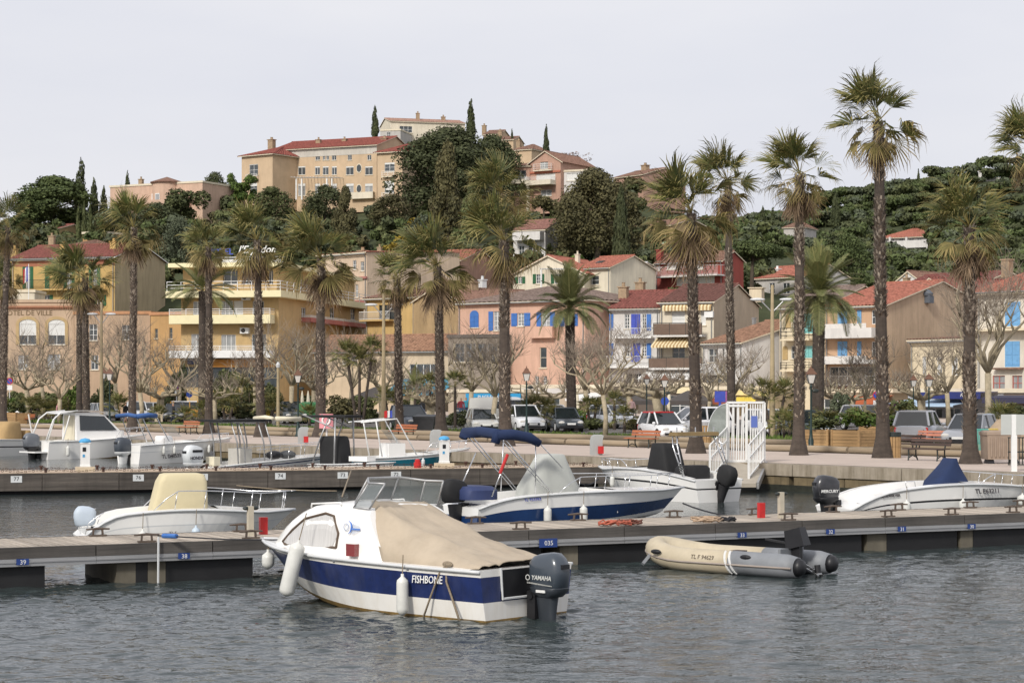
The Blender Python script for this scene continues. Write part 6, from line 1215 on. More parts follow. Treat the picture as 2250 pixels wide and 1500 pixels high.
# ---------------------------------------------------------------- cars
def car(label, px, py, rz, kind, col, name='parked_car', roof=None, metal=.3, plate=True):
    p = G(px, py); t = T(name, label, 'van' if kind == 'van' else 'car', p, rz)
    L, W, H = {'hatch': (3.9, 1.70, 1.48), 'mini': (3.5, 1.63, 1.49), 'suv': (4.4, 1.82, 1.65), 'van': (5.0, 1.95, 2.05), 'wagon': (4.5, 1.76, 1.55)}[kind]
    pm = mat('car_paint_%s' % label[:18], col, .25, .04, 1, coat=.5)
    b0, wl = .22, H*.60
    if kind == 'van': prof = [(-.5, b0), (.5, b0), (.5, .62), (.47, .9), (.36, 1.05), (.22, 1.5), (.20, 1.9), (.12, H), (-.46, H), (-.5, H-.12), (-.5, .8)]; gl = None
    X = lambda f: f*L
    # body below the waist
    st = [(-.5, .45, wl*.93), (-.47, b0+.05, wl), (-.3, b0, wl*1.02), (-.1, b0, wl), (.12, b0, wl*.98), (.22, b0, wl*.96), (.38, b0, wl*.86), (.46, b0+.02, wl*.74), (.5, .4, wl*.6)]
    if kind == 'van': st = [(-.5, .4, 1.9), (-.48, b0, 2.0), (-.2, b0, 2.05), (.1, b0, 2.05), (.19, b0, 1.9), (.28, b0, 1.35), (.36, b0, 1.1), (.46, b0+.02, .9), (.5, .4, .65)]
    rings = []
    for f, z0, z1 in st:
        w_ = W/2*(1 if -.45 < f < .4 else .9 if abs(f) < .49 else .78); zm = (z0+z1)/2
        rings.append([Vector((X(f), y, z)) for y, z in ((-w_*.9, z0), (w_*.9, z0), (w_, z0+.15*(z1-z0)), (w_, z1-.25*(z1-z0)), (w_*.9, z1-.03), (w_*.6, z1), (-w_*.6, z1), (-w_*.9, z1-.03), (-w_, z1-.25*(z1-z0)), (-w_, z0+.15*(z1-z0)))])
    MB().loft(rings).build('body', pm, t, 40)
    if kind != 'van':
        a, b_, c, d_ = {'hatch': (-.47, -.40, .04, .24), 'mini': (-.47, -.38, .06, .27), 'suv': (-.48, -.42, .02, .22), 'wagon': (-.48, -.43, .0, .2)}[kind]; zw = wl*.97
        def gr(k, zz, w_): return [Vector((X(f), sy*w_, z)) for f, sy, z in ()]
        lo = [(a, zw), (d_, zw)]; hi = [(b_, H-.04), (c, H-.04)]
        P = [Vector((X(f), sy*W/2*w_, z)) for (f, z), w_ in ((lo[0], .9), (lo[1], .88), (hi[1], .70), (hi[0], .72)) for sy in (-1, 1)]
        MB().add(P, [(0, 2, 4, 6), (3, 1, 7, 5), (2, 3, 5, 4), (1, 0, 6, 7), (6, 4, 5, 7)]).build('glasshouse', CARGL, t)
        MB().loft([[Vector((X(f), sy*W/2*w_, z)) for f, sy in ((b_+.0, -1), (c, -1), (c, 1), (b_, 1))] for w_, z in ((.73, H-.05), (.70, H), (.6, H+.025))]).build('roof', roof or pm, t, 40)
        for sy in (-1, 1):
            mb = MB(); mb.bar((X(d_), sy*W/2*.88, zw), (X(c), sy*W/2*.715, H-.03), .07); mb.bar((X(a), sy*W/2*.9, zw), (X(b_), sy*W/2*.73, H-.03), .09); mm = (a+d_)/2; mb.bar((X(mm), sy*W/2*.9, zw), (X(mm+.0), sy*W/2*.725, H-.03), .08); mb.build('pillar', pm, t)
            MB().sph((X(d_)-.15, sy*(W/2+.05), zw+.05), (.07, .1, .07)).build('mirror', pm, t)
    else:
        MB().add([(X(.205), -W/2*.75, 1.85), (X(.205), W/2*.75, 1.85), (X(.305), W/2*.85, 1.32), (X(.305), -W/2*.85, 1.32)], [(0, 1, 2, 3), (3, 2, 1, 0)]).build('windscreen', CARGL, t)
        for sy in (-1, 1): MB().prism([(X(.05), sy*W/2*1.002, 1.3), (X(.25), sy*W/2*1.002, 1.3), (X(.17), sy*W/2*1.002, 1.75), (X(.05), sy*W/2*1.002, 1.75)], (0, sy*.01, 0)).build('side_window', CARGL, t)
    for fx in (-.32, .31):
        for sy in (-1, 1):
            o = MB().lathe([(.2, -.1), (.31, -.1), (.32, -.05), (.32, .05), (.31, .1), (.2, .1)], 16).build('wheel', RUBBER, t, loc=(X(fx), sy*(W/2-.09), .32)); o.rotation_euler = (math.pi/2, 0, 0); MB().lathe([(.21, -.105), (.21, .105)], 12).build('rim', GELG, o)
    lz = wl*.66
    for sy in (-1, 1):
        MB().sph((X(.475), sy*W*.34, lz), (.1, .2, .1), 8, 5).build('headlight', LAMPGL, t); MB().box((X(-.487), sy*W*.38, wl*.75), (.08, .18, .28)).build('tail_light', RED, t)
    MB().b2((X(.49), -W*.22, lz-.22), (X(.507), W*.22, lz-.08)).build('grille', BLACK, t); MB().b2((X(.495), -W*.4, .28), (X(.512), W*.4, .4)).build('bumper', BLACK, t)
    if plate:
        for f in (.508, -.505): MB().b2((X(f)-.01, -.26, .45), (X(f)+.012, .26, .56)).build('number_plate', WHITE, t)
    return t
DN = -math.pi/2
CARS = [('white hatchback glimpsed behind the no-parking sign at the far left', 22, 922, 2.6, 'hatch', (.7, .7, .7)), ('silver hatchback half behind the pale street light', 228, 924, DN+.5, 'hatch', (.42, .44, .46)), ('white people carrier behind the tall palm near the stone block', 300, 926, DN+.2, 'suv', (.66, .68, .70)),
 ('silver hatchback seen from behind next to the white people carrier', 338, 922, DN+2.9, 'hatch', (.55, .57, .58)), ('dark grey hatchback facing the water beside the stone blocks', 384, 927, DN+.1, 'hatch', (.06, .07, .08)), ('orange and white car behind the small-crowned hotel palm', 430, 922, DN+1.9, 'wagon', (.55, .27, .03)),
 ('dark green off-roader before the hotel corner lamp post', 640, 930, DN+.3, 'suv', (.03, .04, .04)), ('dark blue off-roader beside the black bin', 902, 946, DN+.35, 'suv', (.03, .04, .06)), ('old silver hatchback with front rack under the blue sign', 1060, 950, DN+.15, 'hatch', (.5, .5, .48)),
 ('white van behind the stout rough palm', 1108, 940, DN+.8, 'van', (.66, .65, .6)), ('white off-roader facing the water by the lamp post', 1152, 948, DN+.25, 'suv', (.75, .76, .78)), ('dark grey hatchback beside the date palm trunk', 1240, 948, DN+.2, 'hatch', (.08, .085, .1)),
 ('white car behind the dwarf palms', 1216, 938, DN+.4, 'hatch', (.6, .6, .62)), ('pale grey car behind the slender bare plane tree', 1348, 940, DN+.6, 'hatch', (.5, .52, .55)), ('small white car with red roof beside the lamp post', 1456, 966, DN+.35, 'mini', (.78, .79, .8)), ('large white off-roader side-on right of the red-roofed car', 1520, 960, math.pi+.35, 'suv', (.78, .78, .8)),
 ('blue-grey hatchback right of the large white off-roader', 1562, 955, DN+.3, 'hatch', (.25, .3, .34)), ('white car just right of the barred gate', 1690, 958, DN+.3, 'hatch', (.74, .75, .76)), ('dark green car behind the leaning date palm', 1775, 962, DN+.3, 'hatch', (.04, .06, .06)), ('silver people carrier seen from behind by the bench', 2022, 978, DN+2.75, 'suv', (.42, .43, .46)),
 ('silver-grey saloon beside the palm with the long dry skirt', 2130, 984, DN-.45, 'wagon', (.33, .34, .36)), ('white hatchback behind the large bush by the planters', 1905, 945, DN+.4, 'hatch', (.6, .6, .6))]
for l, x, y, rz, k, c in CARS: car(l, x, y, rz, k, c, roof=RED if 'red roof' in l else WHITE if 'orange and' in l else None)
# ---------------------------------------------------------------- people
def person(label, px, py, top, bottom, hair, rz=0, walk=0, h=1.7, skin=(.42, .24, .16)):
    p = G(px, py); s = h/1.75
    m = bpy.data.materials.new('clothes'); m.use_nodes = True; n = m.node_tree.nodes; l = m.node_tree.links; pb = n['Principled BSDF']; pb.inputs['Roughness'].default_value = .85
    tcn = n.new('ShaderNodeTexCoord'); sp_ = n.new('ShaderNodeSeparateXYZ'); l.new(tcn.outputs['Object'], sp_.inputs[0]); r = n.new('ShaderNodeValToRGB'); r.color_ramp.interpolation = 'CONSTANT'
    mr = n.new('ShaderNodeMath'); mr.operation = 'DIVIDE'; mr.inputs[1].default_value = 1.8; l.new(sp_.outputs[2], mr.inputs[0]); l.new(mr.outputs[0], r.inputs[0]); E_ = r.color_ramp.elements
    E_[0].color = (.02, .02, .02, 1); E_[1].position = .05; E_[1].color = (*bottom, 1)
    for q, c in ((.53, top), (.835, skin), (.925, hair)): e = E_.new(q); e.color = (*c, 1)
    l.new(r.outputs[0], pb.inputs['Base Color'])
    V = [(0, 0, .95), (0, 0, 1.2), (0, .0, 1.42), (0, -.01, 1.52), (0, -.02, 1.66), (0, -.02, 1.74), (.2, 0, 1.40), (.26, -.02-.05*walk, 1.12), (.26, -.08-.12*walk, .86), (-.2, 0, 1.40), (-.26, .02+.05*walk, 1.12), (-.26, -.04+.12*walk, .86),
         (.1, 0, .88), (.11, -.03+.1*walk, .48), (.11, .02+.28*walk, .07), (.11, -.12+.26*walk, .03), (-.1, 0, .88), (-.11, -.03-.12*walk, .48), (-.11, .02-.22*walk, .07), (-.11, -.12-.24*walk, .03)]
    E = [(0, 1), (1, 2), (2, 3), (3, 4), (4, 5), (2, 6), (6, 7), (7, 8), (2, 9), (9, 10), (10, 11), (0, 12), (12, 13), (13, 14), (14, 15), (0, 16), (16, 17), (17, 18), (18, 19)]
    Rr = [.15, .15, .14, .055, .10, .07, .075, .05, .04, .075, .05, .04, .095, .065, .045, .035, .095, .065, .045, .035]
    me = bpy.data.meshes.new('person'); me.from_pydata(V, E, []); me.materials.append(m); o = OB('person', me, None, p, (0, 0, rz), s)
    md = o.modifiers.new('skin', 'SKIN'); sv = me.skin_vertices[0].data
    for i, q in enumerate(Rr): sv[i].radius = (q, q*(.72 if i < 3 else 1)); sv[i].use_root = i == 0
    sb = o.modifiers.new('sub', 'SUBSURF'); sb.levels = 1; sb.render_levels = 1
    tag(o, label, 'person')
K1 = (.012, .012, .014)
PEOPLE = [('person in black coat with bare legs walking by the tall palm at the left', 276, 932, K1, (.35, .2, .14), (.02, .01, .01), 1.2, .8), ('person in dark clothes walking beside the dark grey hatchback', 381, 934, (.02, .02, .025), (.02, .03, .06), (.25, .25, .25), -1.3, .8),
 ('person in pink top under the bare town hall trees', 127, 930, (.5, .25, .26), (.1, .1, .12), (.03, .02, .015), 1.5, .3), ('person in dark red jacket near the blue shop sign', 1013, 922, (.22, .02, .03), (.05, .08, .14), (.1, .08, .07), .3, .3), ('person in turquoise jacket near the blue shop sign', 1024, 920, (.05, .3, .4), (.03, .05, .1), (.2, .18, .15), .5, .2),
 ('person in navy coat standing with the group by the blue sign', 1036, 924, (.01, .012, .03), (.02, .02, .03), (.35, .33, .3), 2.9, .1), ('person in bright red top at the blue sign shop', 1047, 918, (.5, .03, .04), (.04, .04, .05), (.05, .03, .02), .2, .3), ('person in salmon top beside the forked plane tree', 1075, 920, (.5, .16, .13), (.1, .1, .1), (.05, .03, .02), 0, .2),
 ('person in black by the small palm at the teal awning', 928, 926, K1, (.05, .08, .15), (.02, .02, .02), 2.5, .4), ('person with dark hat and pale scarf before the charcoal canopies', 1388, 926, (.45, .3, .3), (.02, .02, .02), K1, .4, .2), ('person in denim shirt behind the planters', 1976, 938, (.12, .17, .24), (.04, .05, .08), (.05, .03, .02), .6, .3),
 ('person in purple at the terrace behind the planters', 1962, 936, (.1, .04, .09), (.05, .05, .06), K1, -.4, .2), ('person in blue shirt behind the leaning date palm', 1801, 946, (.05, .1, .35), (.03, .03, .05), (.1, .06, .04), .2, .2), ('bald person in pale shirt at the pale blue terrace', 2001, 940, (.4, .38, .36), (.1, .1, .1), (.42, .26, .2), 0, .1)]
for a in PEOPLE: person(*a)
# ---------------------------------------------------------------- pontoons
DECKW = mat('pontoon_planks', hx('a99e90'), .85, .3, 3, bump=.3, bscale=20, stretch=(6, .6, 3), rnd=.24)
RAILW = mat('pontoon_rail_wood', hx('56524e'), .85, .35, 2, bump=.4, bscale=16, stretch=(.25, 3, 5), stain=.4, rnd=.14)
FLOATC = mat('float_concrete', hx('6b6558'), .85, .25, 1.5, stain=.6, stcol=hx('3a3526'))
FLOATB = mat('float_black', (.012, .012, .013), .6, .3, 2)
PLATEB, PLATEW = mat('plate_blue', hx('27417f'), .5, .06, 4), mat('plate_white', hx('cfd2d2'), .6, .1, 8)
DZ = .74
A, B = ATZ(-60, 1206, DZ), ATZ(2600, 1114.8, DZ); dv = (B-A); dv.z = 0; LD = dv.length; rzd = math.atan2(dv.y, dv.x)
dock = T('pontoon', 'near floating pontoon with weathered plank deck crossing the harbour', 'pontoon', (A.x, A.y, 0), rzd); Wd = 2.45
pw = LD/226; pl = MB().b2((.006, .06, DZ-.035), (pw-.010, Wd-.06, DZ)).mesh('plank', [DECKW])
for i in range(226): OB('plank', pl, dock, (i*pw, 0, random.uniform(-.004, .004)))
n = 13
rl = MB().b2((.01, -.02, DZ-.2), (LD/n-.01, .055, DZ+.004)).mesh('rail_beam', [RAILW]); al = MB().b2((.003, -.03, DZ-.34), (LD/n-.003, .03, DZ-.205)); al.b2((.003, -.05, DZ-.275), (LD/n-.003, -.03, DZ-.25)); al = al.mesh('edge_profile', [ALU])
for i in range(n):
    OB('rail_beam', rl, dock, (i*LD/n, 0, 0)); OB('rail_beam', rl, dock, ((i+1)*LD/n, Wd, 0), (0, 0, math.pi)); OB('edge_profile', al, dock, (i*LD/n, 0, 0)); OB('edge_profile', al, dock, ((i+1)*LD/n, Wd, 0), (0, 0, math.pi))
def dpx(px, w=0.0):   # metres along the pontoon for a photo column, at offset w from its near edge
    a = (px-CXP)/FPX; o = Vector((A.x-math.sin(rzd)*w, A.y+math.cos(rzd)*w)); e = Vector((math.cos(rzd), math.sin(rzd))); return (a*o.y-o.x)/(e.x-a*e.y)
for x0, x1, m in ((-60, 102, FLOATB), (260, 302, FLOATC), (302, 328, FLOATB), (329, 368, FLOATC), (369, 560, FLOATB), (930, 1195, FLOATB), (1236, 1276, FLOATC), (1277, 1500, FLOATB), (1501, 1545, FLOATC), (1546, 1900, FLOATB), (1912, 1955, FLOATC), (1956, 2110, FLOATB), (2118, 2145, FLOATC), (2146, 2590, FLOATB)):
    MB().b2((dpx(x0), .12, -.45), (dpx(x1), Wd-.12, DZ-.345)).build('float', m, dock)
def cleat_me():
    mb = MB(); mb.box((0, 0, .015), (.34, .1, .03)); 
    for x in (-.1, .1): mb.bar((x, 0, .02), (x*.9, 0, .13), .035)
    mb.tube([(-.24, 0, .135), (0, 0, .15), (.24, 0, .135)], [.018, .028, .018], 6); return mb.mesh('cleat', [mat('cleat_metal', hx('6a5e54'), .5, .25, 6, metal=.5)], 40)
CL = cleat_me()
for x in (330, 1155, 1745, 1965, 2105, 2240, 560): OB('cleat', CL, dock, (dpx(x), .22, DZ+.004), (0, 0, random.uniform(-.1, .1)))
for x in (215, 530, 1045, 1270, 1480, 1830, 1975, 2132, 1660, 2242): OB('cleat', CL, dock, (dpx(x, Wd-.25), Wd-.25, DZ+.004), (0, 0, random.uniform(-.1, .1)))
for x, s_ in ((49, '39'), (403, '38'), (1203, '035'), (1628, '33'), (1822, '32'), (1979, '31'), (2132, '30')):
    u = dpx(x); big = s_ == '035'; w_, h_ = (.22, .13) if big else (.12, .11)
    o = MB().b2((u-w_, -.058, DZ-.31-(.05 if big else 0)), (u+w_*.9, -.052, DZ-.31+h_)).build('number_plate', PLATEB, dock)
    text(s_, h_*1.05, WHITE, o, ext=.002, M=basis((u, -.062, DZ-.31+h_*.42-(.02 if big else 0)), (1, 0, 0), (0, 0, 1)))
def wpost(label, px, red=True, side=-1):
    u = dpx(px, 1.0); c, s = math.cos(rzd), math.sin(rzd); p = Vector((A.x+c*u-s*1.0, A.y+s*u+c*1.0, DZ)); t = T('mooring_post', label, 'post', p, rzd)
    MB().box((0, 0, .29), (.11, .11, .58)).build('post', mat('post_beige', hx('b8b09e'), .6, .1, 4), t); mb = MB(); mb.sph((-.09, 0, .54), (.07, .05, .04)); mb.sph((.1, 0, .54), (.08, .05, .04)); mb.build('tap', IRON, t)
    if red: MB().box((side*.36, .25, .17), (.15, .1, .34)).build('hose_box', RED, t)
wpost('beige mooring post with red box right of the fishing cabin boat bow', 550, True, -1.1 if False else 1); wpost('beige mooring post with red box between the two right-hand speedboats', 1716, True, -1)
def coil(label, px, w, m, seed, s=.3):
    u = dpx(px, w); c, s2 = math.cos(rzd), math.sin(rzd); p = Vector((A.x+c*u-s2*w, A.y+s2*u+c*w, DZ+.01)); rg = random.Random(seed); pts = []
    for i in range(70): a = i*.55; r = s*(.4+.6*rg.random()); pts.append((r*math.cos(a)*1.3, r*math.sin(a)*.7, .02+.1*rg.random()))
    o = MB().tube(pts, .018, 5).build('rope_coil', m, None, True, p); tag(o, label, 'rope')
coil('tangled salmon rope coil on the near pontoon', 1350, .25, mat('salmon_rope', hx('b0604c'), .9, .2, 20), 1); coil('brown rope heap beside the salmon coil on the pontoon', 1380, .3, mat('brown_rope', hx('6a4034'), .9, .2, 20), 2, .24); coil('beige rope coil on the pontoon above the dinghy', 1555, .3, mat('beige_rope', hx('b09880'), .9, .2, 20), 3, .3); coil('dark rope bundle right of the beige coil above the dinghy', 1592, .22, ROPED, 4, .2)
# mooring line to the pontoon, blue-sleeved
u = dpx(352); c, s2 = math.cos(rzd), math.sin(rzd); p0 = Vector((A.x+c*u, A.y+s2*u, 0))+Vector((-s2*.22, c*.22, DZ+.09))
# back quay pontoon with chains
CZT = .75
A2, B2 = ATZ(-80, 1040, CZT), ATZ(1350, 1024, CZT); dv2 = B2-A2; L2 = math.hypot(dv2.x, dv2.y); rz2 = math.atan2(dv2.y, dv2.x)
jet = T('concrete_jetty', 'concrete jetty with dark weathered timber face behind the near boats', 'jetty', (A2.x, A2.y, 0), rz2); W2 = 2.6
BEAM = mat('jetty_timber', hx('544e48'), .85, .55, 1.6, bump=.5, bscale=12, stretch=(.2, 3, 4), stain=.5, stcol=hx('26231f'), rnd=.15)
MB().b2((0, .1, CZT-.3), (L2, W2, CZT)).build('deck_slab', mat('jetty_deck', hx('b8a48e'), .9, .12, 1.5), jet); MB().b2((.5, .4, -.5), (L2-.5, W2-.3, CZT-.31)).build('substructure', FLOATB, jet)
nb = 9
for i in range(nb): MB().b2((L2*i/nb+.01, 0, .12+random.uniform(-.01, .01)), (L2*(i+1)/nb-.01, .095, CZT-.02)).build('face_beam', BEAM, jet)
def d2px(px, w=0.0):
    a = (px-CXP)/FPX; o = Vector((A2.x-math.sin(rz2)*w, A2.y+math.cos(rz2)*w)); e = Vector((math.cos(rz2), math.sin(rz2))); return (a*o.y-o.x)/(e.x-a*e.y)
for x, s_ in ((36, '77'), (304, '76'), (445, '75'), (616, '74'), (753, '73'), (870, '72')):
    u = d2px(x); o = MB().b2((u-.19, -.02, CZT-.33), (u+.19, -.004, CZT-.1)).build('number_plate', PLATEW, jet); text(s_, .19, BLACK, o, ext=.002, M=basis((u, -.024, CZT-.21), (1, 0, 0), (0, 0, 1)))
for w_ in (.14, W2-.2):
    for i in range(12): MB().lathe([(.05, 0), (.04, .1), (.08, .11), (.07, .16)], 8, 0, (L2*(i+.4)/12, w_, CZT)).build('mooring_stud', mat('rusty_iron', hx('4a342c'), .9, .3, 6), jet)
    mb = MB(); 
    for i in range(int(L2/.13)): x = i*.13; z = CZT+.025+.05*abs(math.sin(x*1.63)); mb.tube([(x+.05*math.cos(a), w_+(.03*math.sin(a) if i % 2 else 0), z+(0 if i % 2 else .03*math.sin(a))) for a in [6.283*k/6 for k in range(7)]], .011, 3, cap=False)
    mb.build('chain', mat('rusty_iron', hx('4a342c'), .9, .3, 6), jet)
def bollard(label, px):
    u = d2px(px, .9); c, s = math.cos(rz2), math.sin(rz2); p = Vector((A2.x+c*u-s*.9, A2.y+s*u+c*.9, CZT)); t = T('power_bollard', label, 'bollard', p, rz2)
    MB().b2((-.32, -.26, 0), (.32, .26, .16)).build('plinth', STONE, t); MB().loft([[Vector((sx*.17*k, sy*.17*k, z)) for sx, sy in ((-1, -1), (1, -1), (1, 1), (-1, 1))] for k, z in ((1, .16), (1, .22), (.9, .24), (.9, .95), (1, .97), (1, 1.02))]).build('column', WHITE, t)
    MB().lathe([(.21, 1.02), (.21, 1.07), (.15, 1.14), (.02, 1.17)], 12).build('cap', mat('cap_blue', hx('4f9fcf'), .5), t); MB().b2((-.1, -.163, .5), (-.02, -.156, .6)).build('blue_label', mat('cap_blue', hx('4f9fcf'), .5), t); MB().b2((-.1, -.163, .7), (.02, -.156, .85)).build('socket_flap', BLACK, t)
bollard('white power bollard with blue cap on the jetty near the cabin boat', 187); bollard('white power bollard with blue cap on the jetty beside the teal boat', 976)
u = d2px(919, .5); c, s = math.cos(rz2), math.sin(rz2); o = MB().lathe([(.14, 0), (.14, .2), (.10, .21), (.10, .3), (.03, .33)], 10).build('red_hydrant', RED, None, False, (A2.x+c*u-s*.6, A2.y+s*u+c*.6, CZT)); tag(o, 'red capped hydrant box on the jetty beside the blue-capped bollard', 'hydrant')
# ---------------------------------------------------------------- boats
WLINE = mat('waterline_scum', hx('8a7040'), .7, .4, 6)
ANTI = mat('antifouling_blue', hx('2a6d94'), .6, .2, 5)
CANV = mat('beige_canvas', hx('b4a692'), .9, .1, 2.5, bump=.25, bscale=120, stain=.25, stcol=hx('8a7660'))
CANVC = mat('cream_canvas', hx('cfc3a0'), .9, .06, 2, bump=.2, bscale=90)
CANVG = mat('grey_canvas', hx('b4b6b0'), .9, .06, 2, bump=.2, bscale=90)
CANVN = mat('navy_cover', hx('1f2f52'), .9, .12, 2, bump=.2, bscale=90)
CANVK = mat('black_cover', (.014, .014, .015), .8, .2, 3)
WSCR = mat('smoked_windscreen', (.25, .28, .28), .08, .1, 2, alpha=.45, spec=.8)
INT = mat('cockpit_interior', hx('b9b6ae'), .7, .1, 3)
class Hull:
    def __init__(s, root, L, B, zs, zb, bands, drop=0, rake=.7, keel=.3, tb=.42, pw=2.4, stern=.92, chine=.82, deckt=.62, floor=.25, gun=.16, rub=None, sheer_p=1.8, hump=0, cock0=.04):
        s.L, s.B, s.zs, s.zb, s.rake, s.tb, s.pw, s.stern, s.chine, s.sp, s.hump, s.drop = L, B, zs, zb, rake, tb, pw, stern, chine, sheer_p, hump, drop
        N = 26; lv = sorted({q for b_ in bands for q in b_[:2]}); s.keel = keel
        mb = MB(); mats = [];
        for b_ in bands:
            if b_[2] not in mats: mats.append(b_[2])
        for sg in (1, -1):
            grid = []
            for i in range(N+1):
                t = i/N; grid.append([s.pt(t, v, sg) for v in [-1, -.5]+lv])
            for i in range(N):
                for j in range(len(grid[0])-1):
                    v = 0 if j < 2 else (lv[j-2]+lv[j-1])/2; m = 0
                    for b_ in bands:
                        if b_[0] <= v <= b_[1]: m = mats.index(b_[2])
                    q = [grid[i][j], grid[i+1][j], grid[i+1][j+1], grid[i][j+1]]
                    mb.add(q if sg < 0 else q[::-1], [(0, 1, 2, 3)], m)
        cols = [-1, -.5]+lv
        for j in range(len(cols)-1):
            v = 0 if j < 2 else (cols[j]+cols[j+1])/2; m = 0
            for b_ in bands:
                if b_[0] <= v <= b_[1]: m = mats.index(b_[2])
            mb.add([s.pt(0, cols[j], 1), s.pt(0, cols[j], -1), s.pt(0, cols[j+1], -1), s.pt(0, cols[j+1], 1)], [(0, 1, 2, 3)], m)
        s.o = mb.build('hull', mats, root, 50)
        d = MB(); K = [cock0+(deckt-cock0)*i/14 for i in range(15)]
        d2 = [deckt+(1-deckt)*i/8 for i in range(9)]
        for a, b_ in zip(d2, d2[1:]):   # foredeck with camber
            for sg in (1, -1):
                P = [s.pt(a, 1, sg), s.pt(b_, 1, sg), s.pt(b_, 1, sg), s.pt(a, 1, sg)]; P[2] = Vector((P[1].x, 0, P[1].z+.06*(1-b_)*2)); P[3] = Vector((P[0].x, 0, P[0].z+.06*(1-a)*2)); d.add(P if sg < 0 else P[::-1], [(0, 1, 2, 3)])
        for a, b_ in zip(K, K[1:]):
            for sg in (1, -1):
                o0, o1 = s.pt(a, 1, sg), s.pt(b_, 1, sg); i0, i1 = [Vector((q.x, max(.05, abs(q.y)-gun)*sg, q.z+.015)) for q in (o0, o1)]; f0, f1 = [Vector((q.x, q.y*.96, floor)) for q in (i0, i1)]
                for P in ([o0, o1, i1, i0], [i0, i1, f1, f0], [f0, f1, Vector((f1.x, 0, floor)), Vector((f0.x, 0, floor))]): d.add(P if sg < 0 else P[::-1], [(0, 1, 2, 3)])
        for t_, fw in ((deckt, -1), (cock0, 1)):
            q = s.pt(t_, 1, 1); y = q.y-gun; d.add([(q.x, -y, floor), (q.x, y, floor), (q.x, y, q.z), (q.x, -y, q.z)], [(0, 1, 2, 3)])
        a, b_ = s.pt(0, 1, 1), s.pt(cock0, 1, 1); d.add([(a.x, -a.y, a.z), (b_.x, -b_.y, b_.z), (b_.x, b_.y, b_.z), (a.x, a.y, a.z)], [(0, 1, 2, 3)])
        d.build('deck', GEL, root, 50)
        r = MB()
        for sg in (1, -1): r.tube([s.pt(i/20, 1, sg)+Vector((0, sg*.012, -.02)) for i in range(21)], .03, 6)
        r.build('rub_rail', rub or GELG, root, True)
    def pt(s, t, v, sg):
        hb = s.B/2*(s.stern+(1-s.stern)*min(1, t/s.tb) if t < s.tb else max(.012, 1-((t-s.tb)/(1-s.tb))**s.pw))
        z1 = s.zs+(s.zb-s.zs)*t**s.sp + s.hump*math.sin(math.pi*min(1, t*1.2))*(1 if t < .83 else 0)-s.drop*max(0, 1-t/.2)**2; zc = -.06+.28*max(0, t-.45)**1.5*2.2
        yc = hb*(s.chine-.45*max(0, t-.35)**1.2)
        lev = max(0, v); x = t*(s.L-s.rake*(1-lev)) if v >= 0 else t*(s.L-s.rake*(1+.25*(-v)))
        if v >= 0: return Vector((x, sg*(yc+(hb-yc)*v**.7), zc+(z1-zc)*v))
        k = -v; return Vector((x, sg*yc*(1-k)*.98, zc-(s.keel*(1-.75*t**3))*k))
    def rail(s, root, t0, t1, h, inset=.08, n=4, r=.014, sides=(1, -1), name='rail', close=False, h0=None):
        mb = MB()
        for sg in sides:
            P = []
            for i in range(13): t = t0+(t1-t0)*i/12; q = s.pt(t, 1, sg); P.append(Vector((q.x, max(.03, abs(q.y)-inset)*sg, q.z+h*min(1, (i+.01)*.6 if h0 is None else 1))))
            mb.tube(P, r, 6)
            for i in range(n): t = t0+(t1-t0)*(i+.8)/n; t = min(t, t1); q = s.pt(t, 1, sg); y = max(.03, abs(q.y)-inset)*sg; mb.tube([(q.x-.06, y, q.z), (q.x, y, q.z+h*.99)], r*.9, 5)
        if close: a, b_ = s.pt(t1, 1, 1), s.pt(t1, 1, -1); mb.tube([Vector((a.x, max(.03, a.y-inset), a.z+h)), Vector((a.x+.12, 0, a.z+h)), Vector((b_.x, -max(.03, a.y-inset), b_.z+h))], r, 6)
        return mb.build(name, STEEL, root, True)
def boat(name, label, stern, bow, cat='motor boat', extra=0.0):
    """stern / bow: (pixel x, distance)"""
    a, b_ = PX(stern[0], HOR, stern[1]), PX(bow[0], HOR, bow[1]); d = b_-a
    t = T(name, label, cat, (a.x, a.y, 0), math.atan2(d.y, d.x)); return t, math.hypot(d.x, d.y)
def selp(cx, cy, z, a, b_, n=18, e=.55): return [Vector((cx+a*abs(math.cos(t))**e*(1 if math.cos(t) > 0 else -1), cy+b_*abs(math.sin(t))**e*(1 if math.sin(t) > 0 else -1), z)) for t in [6.2832*i/n for i in range(n)]]
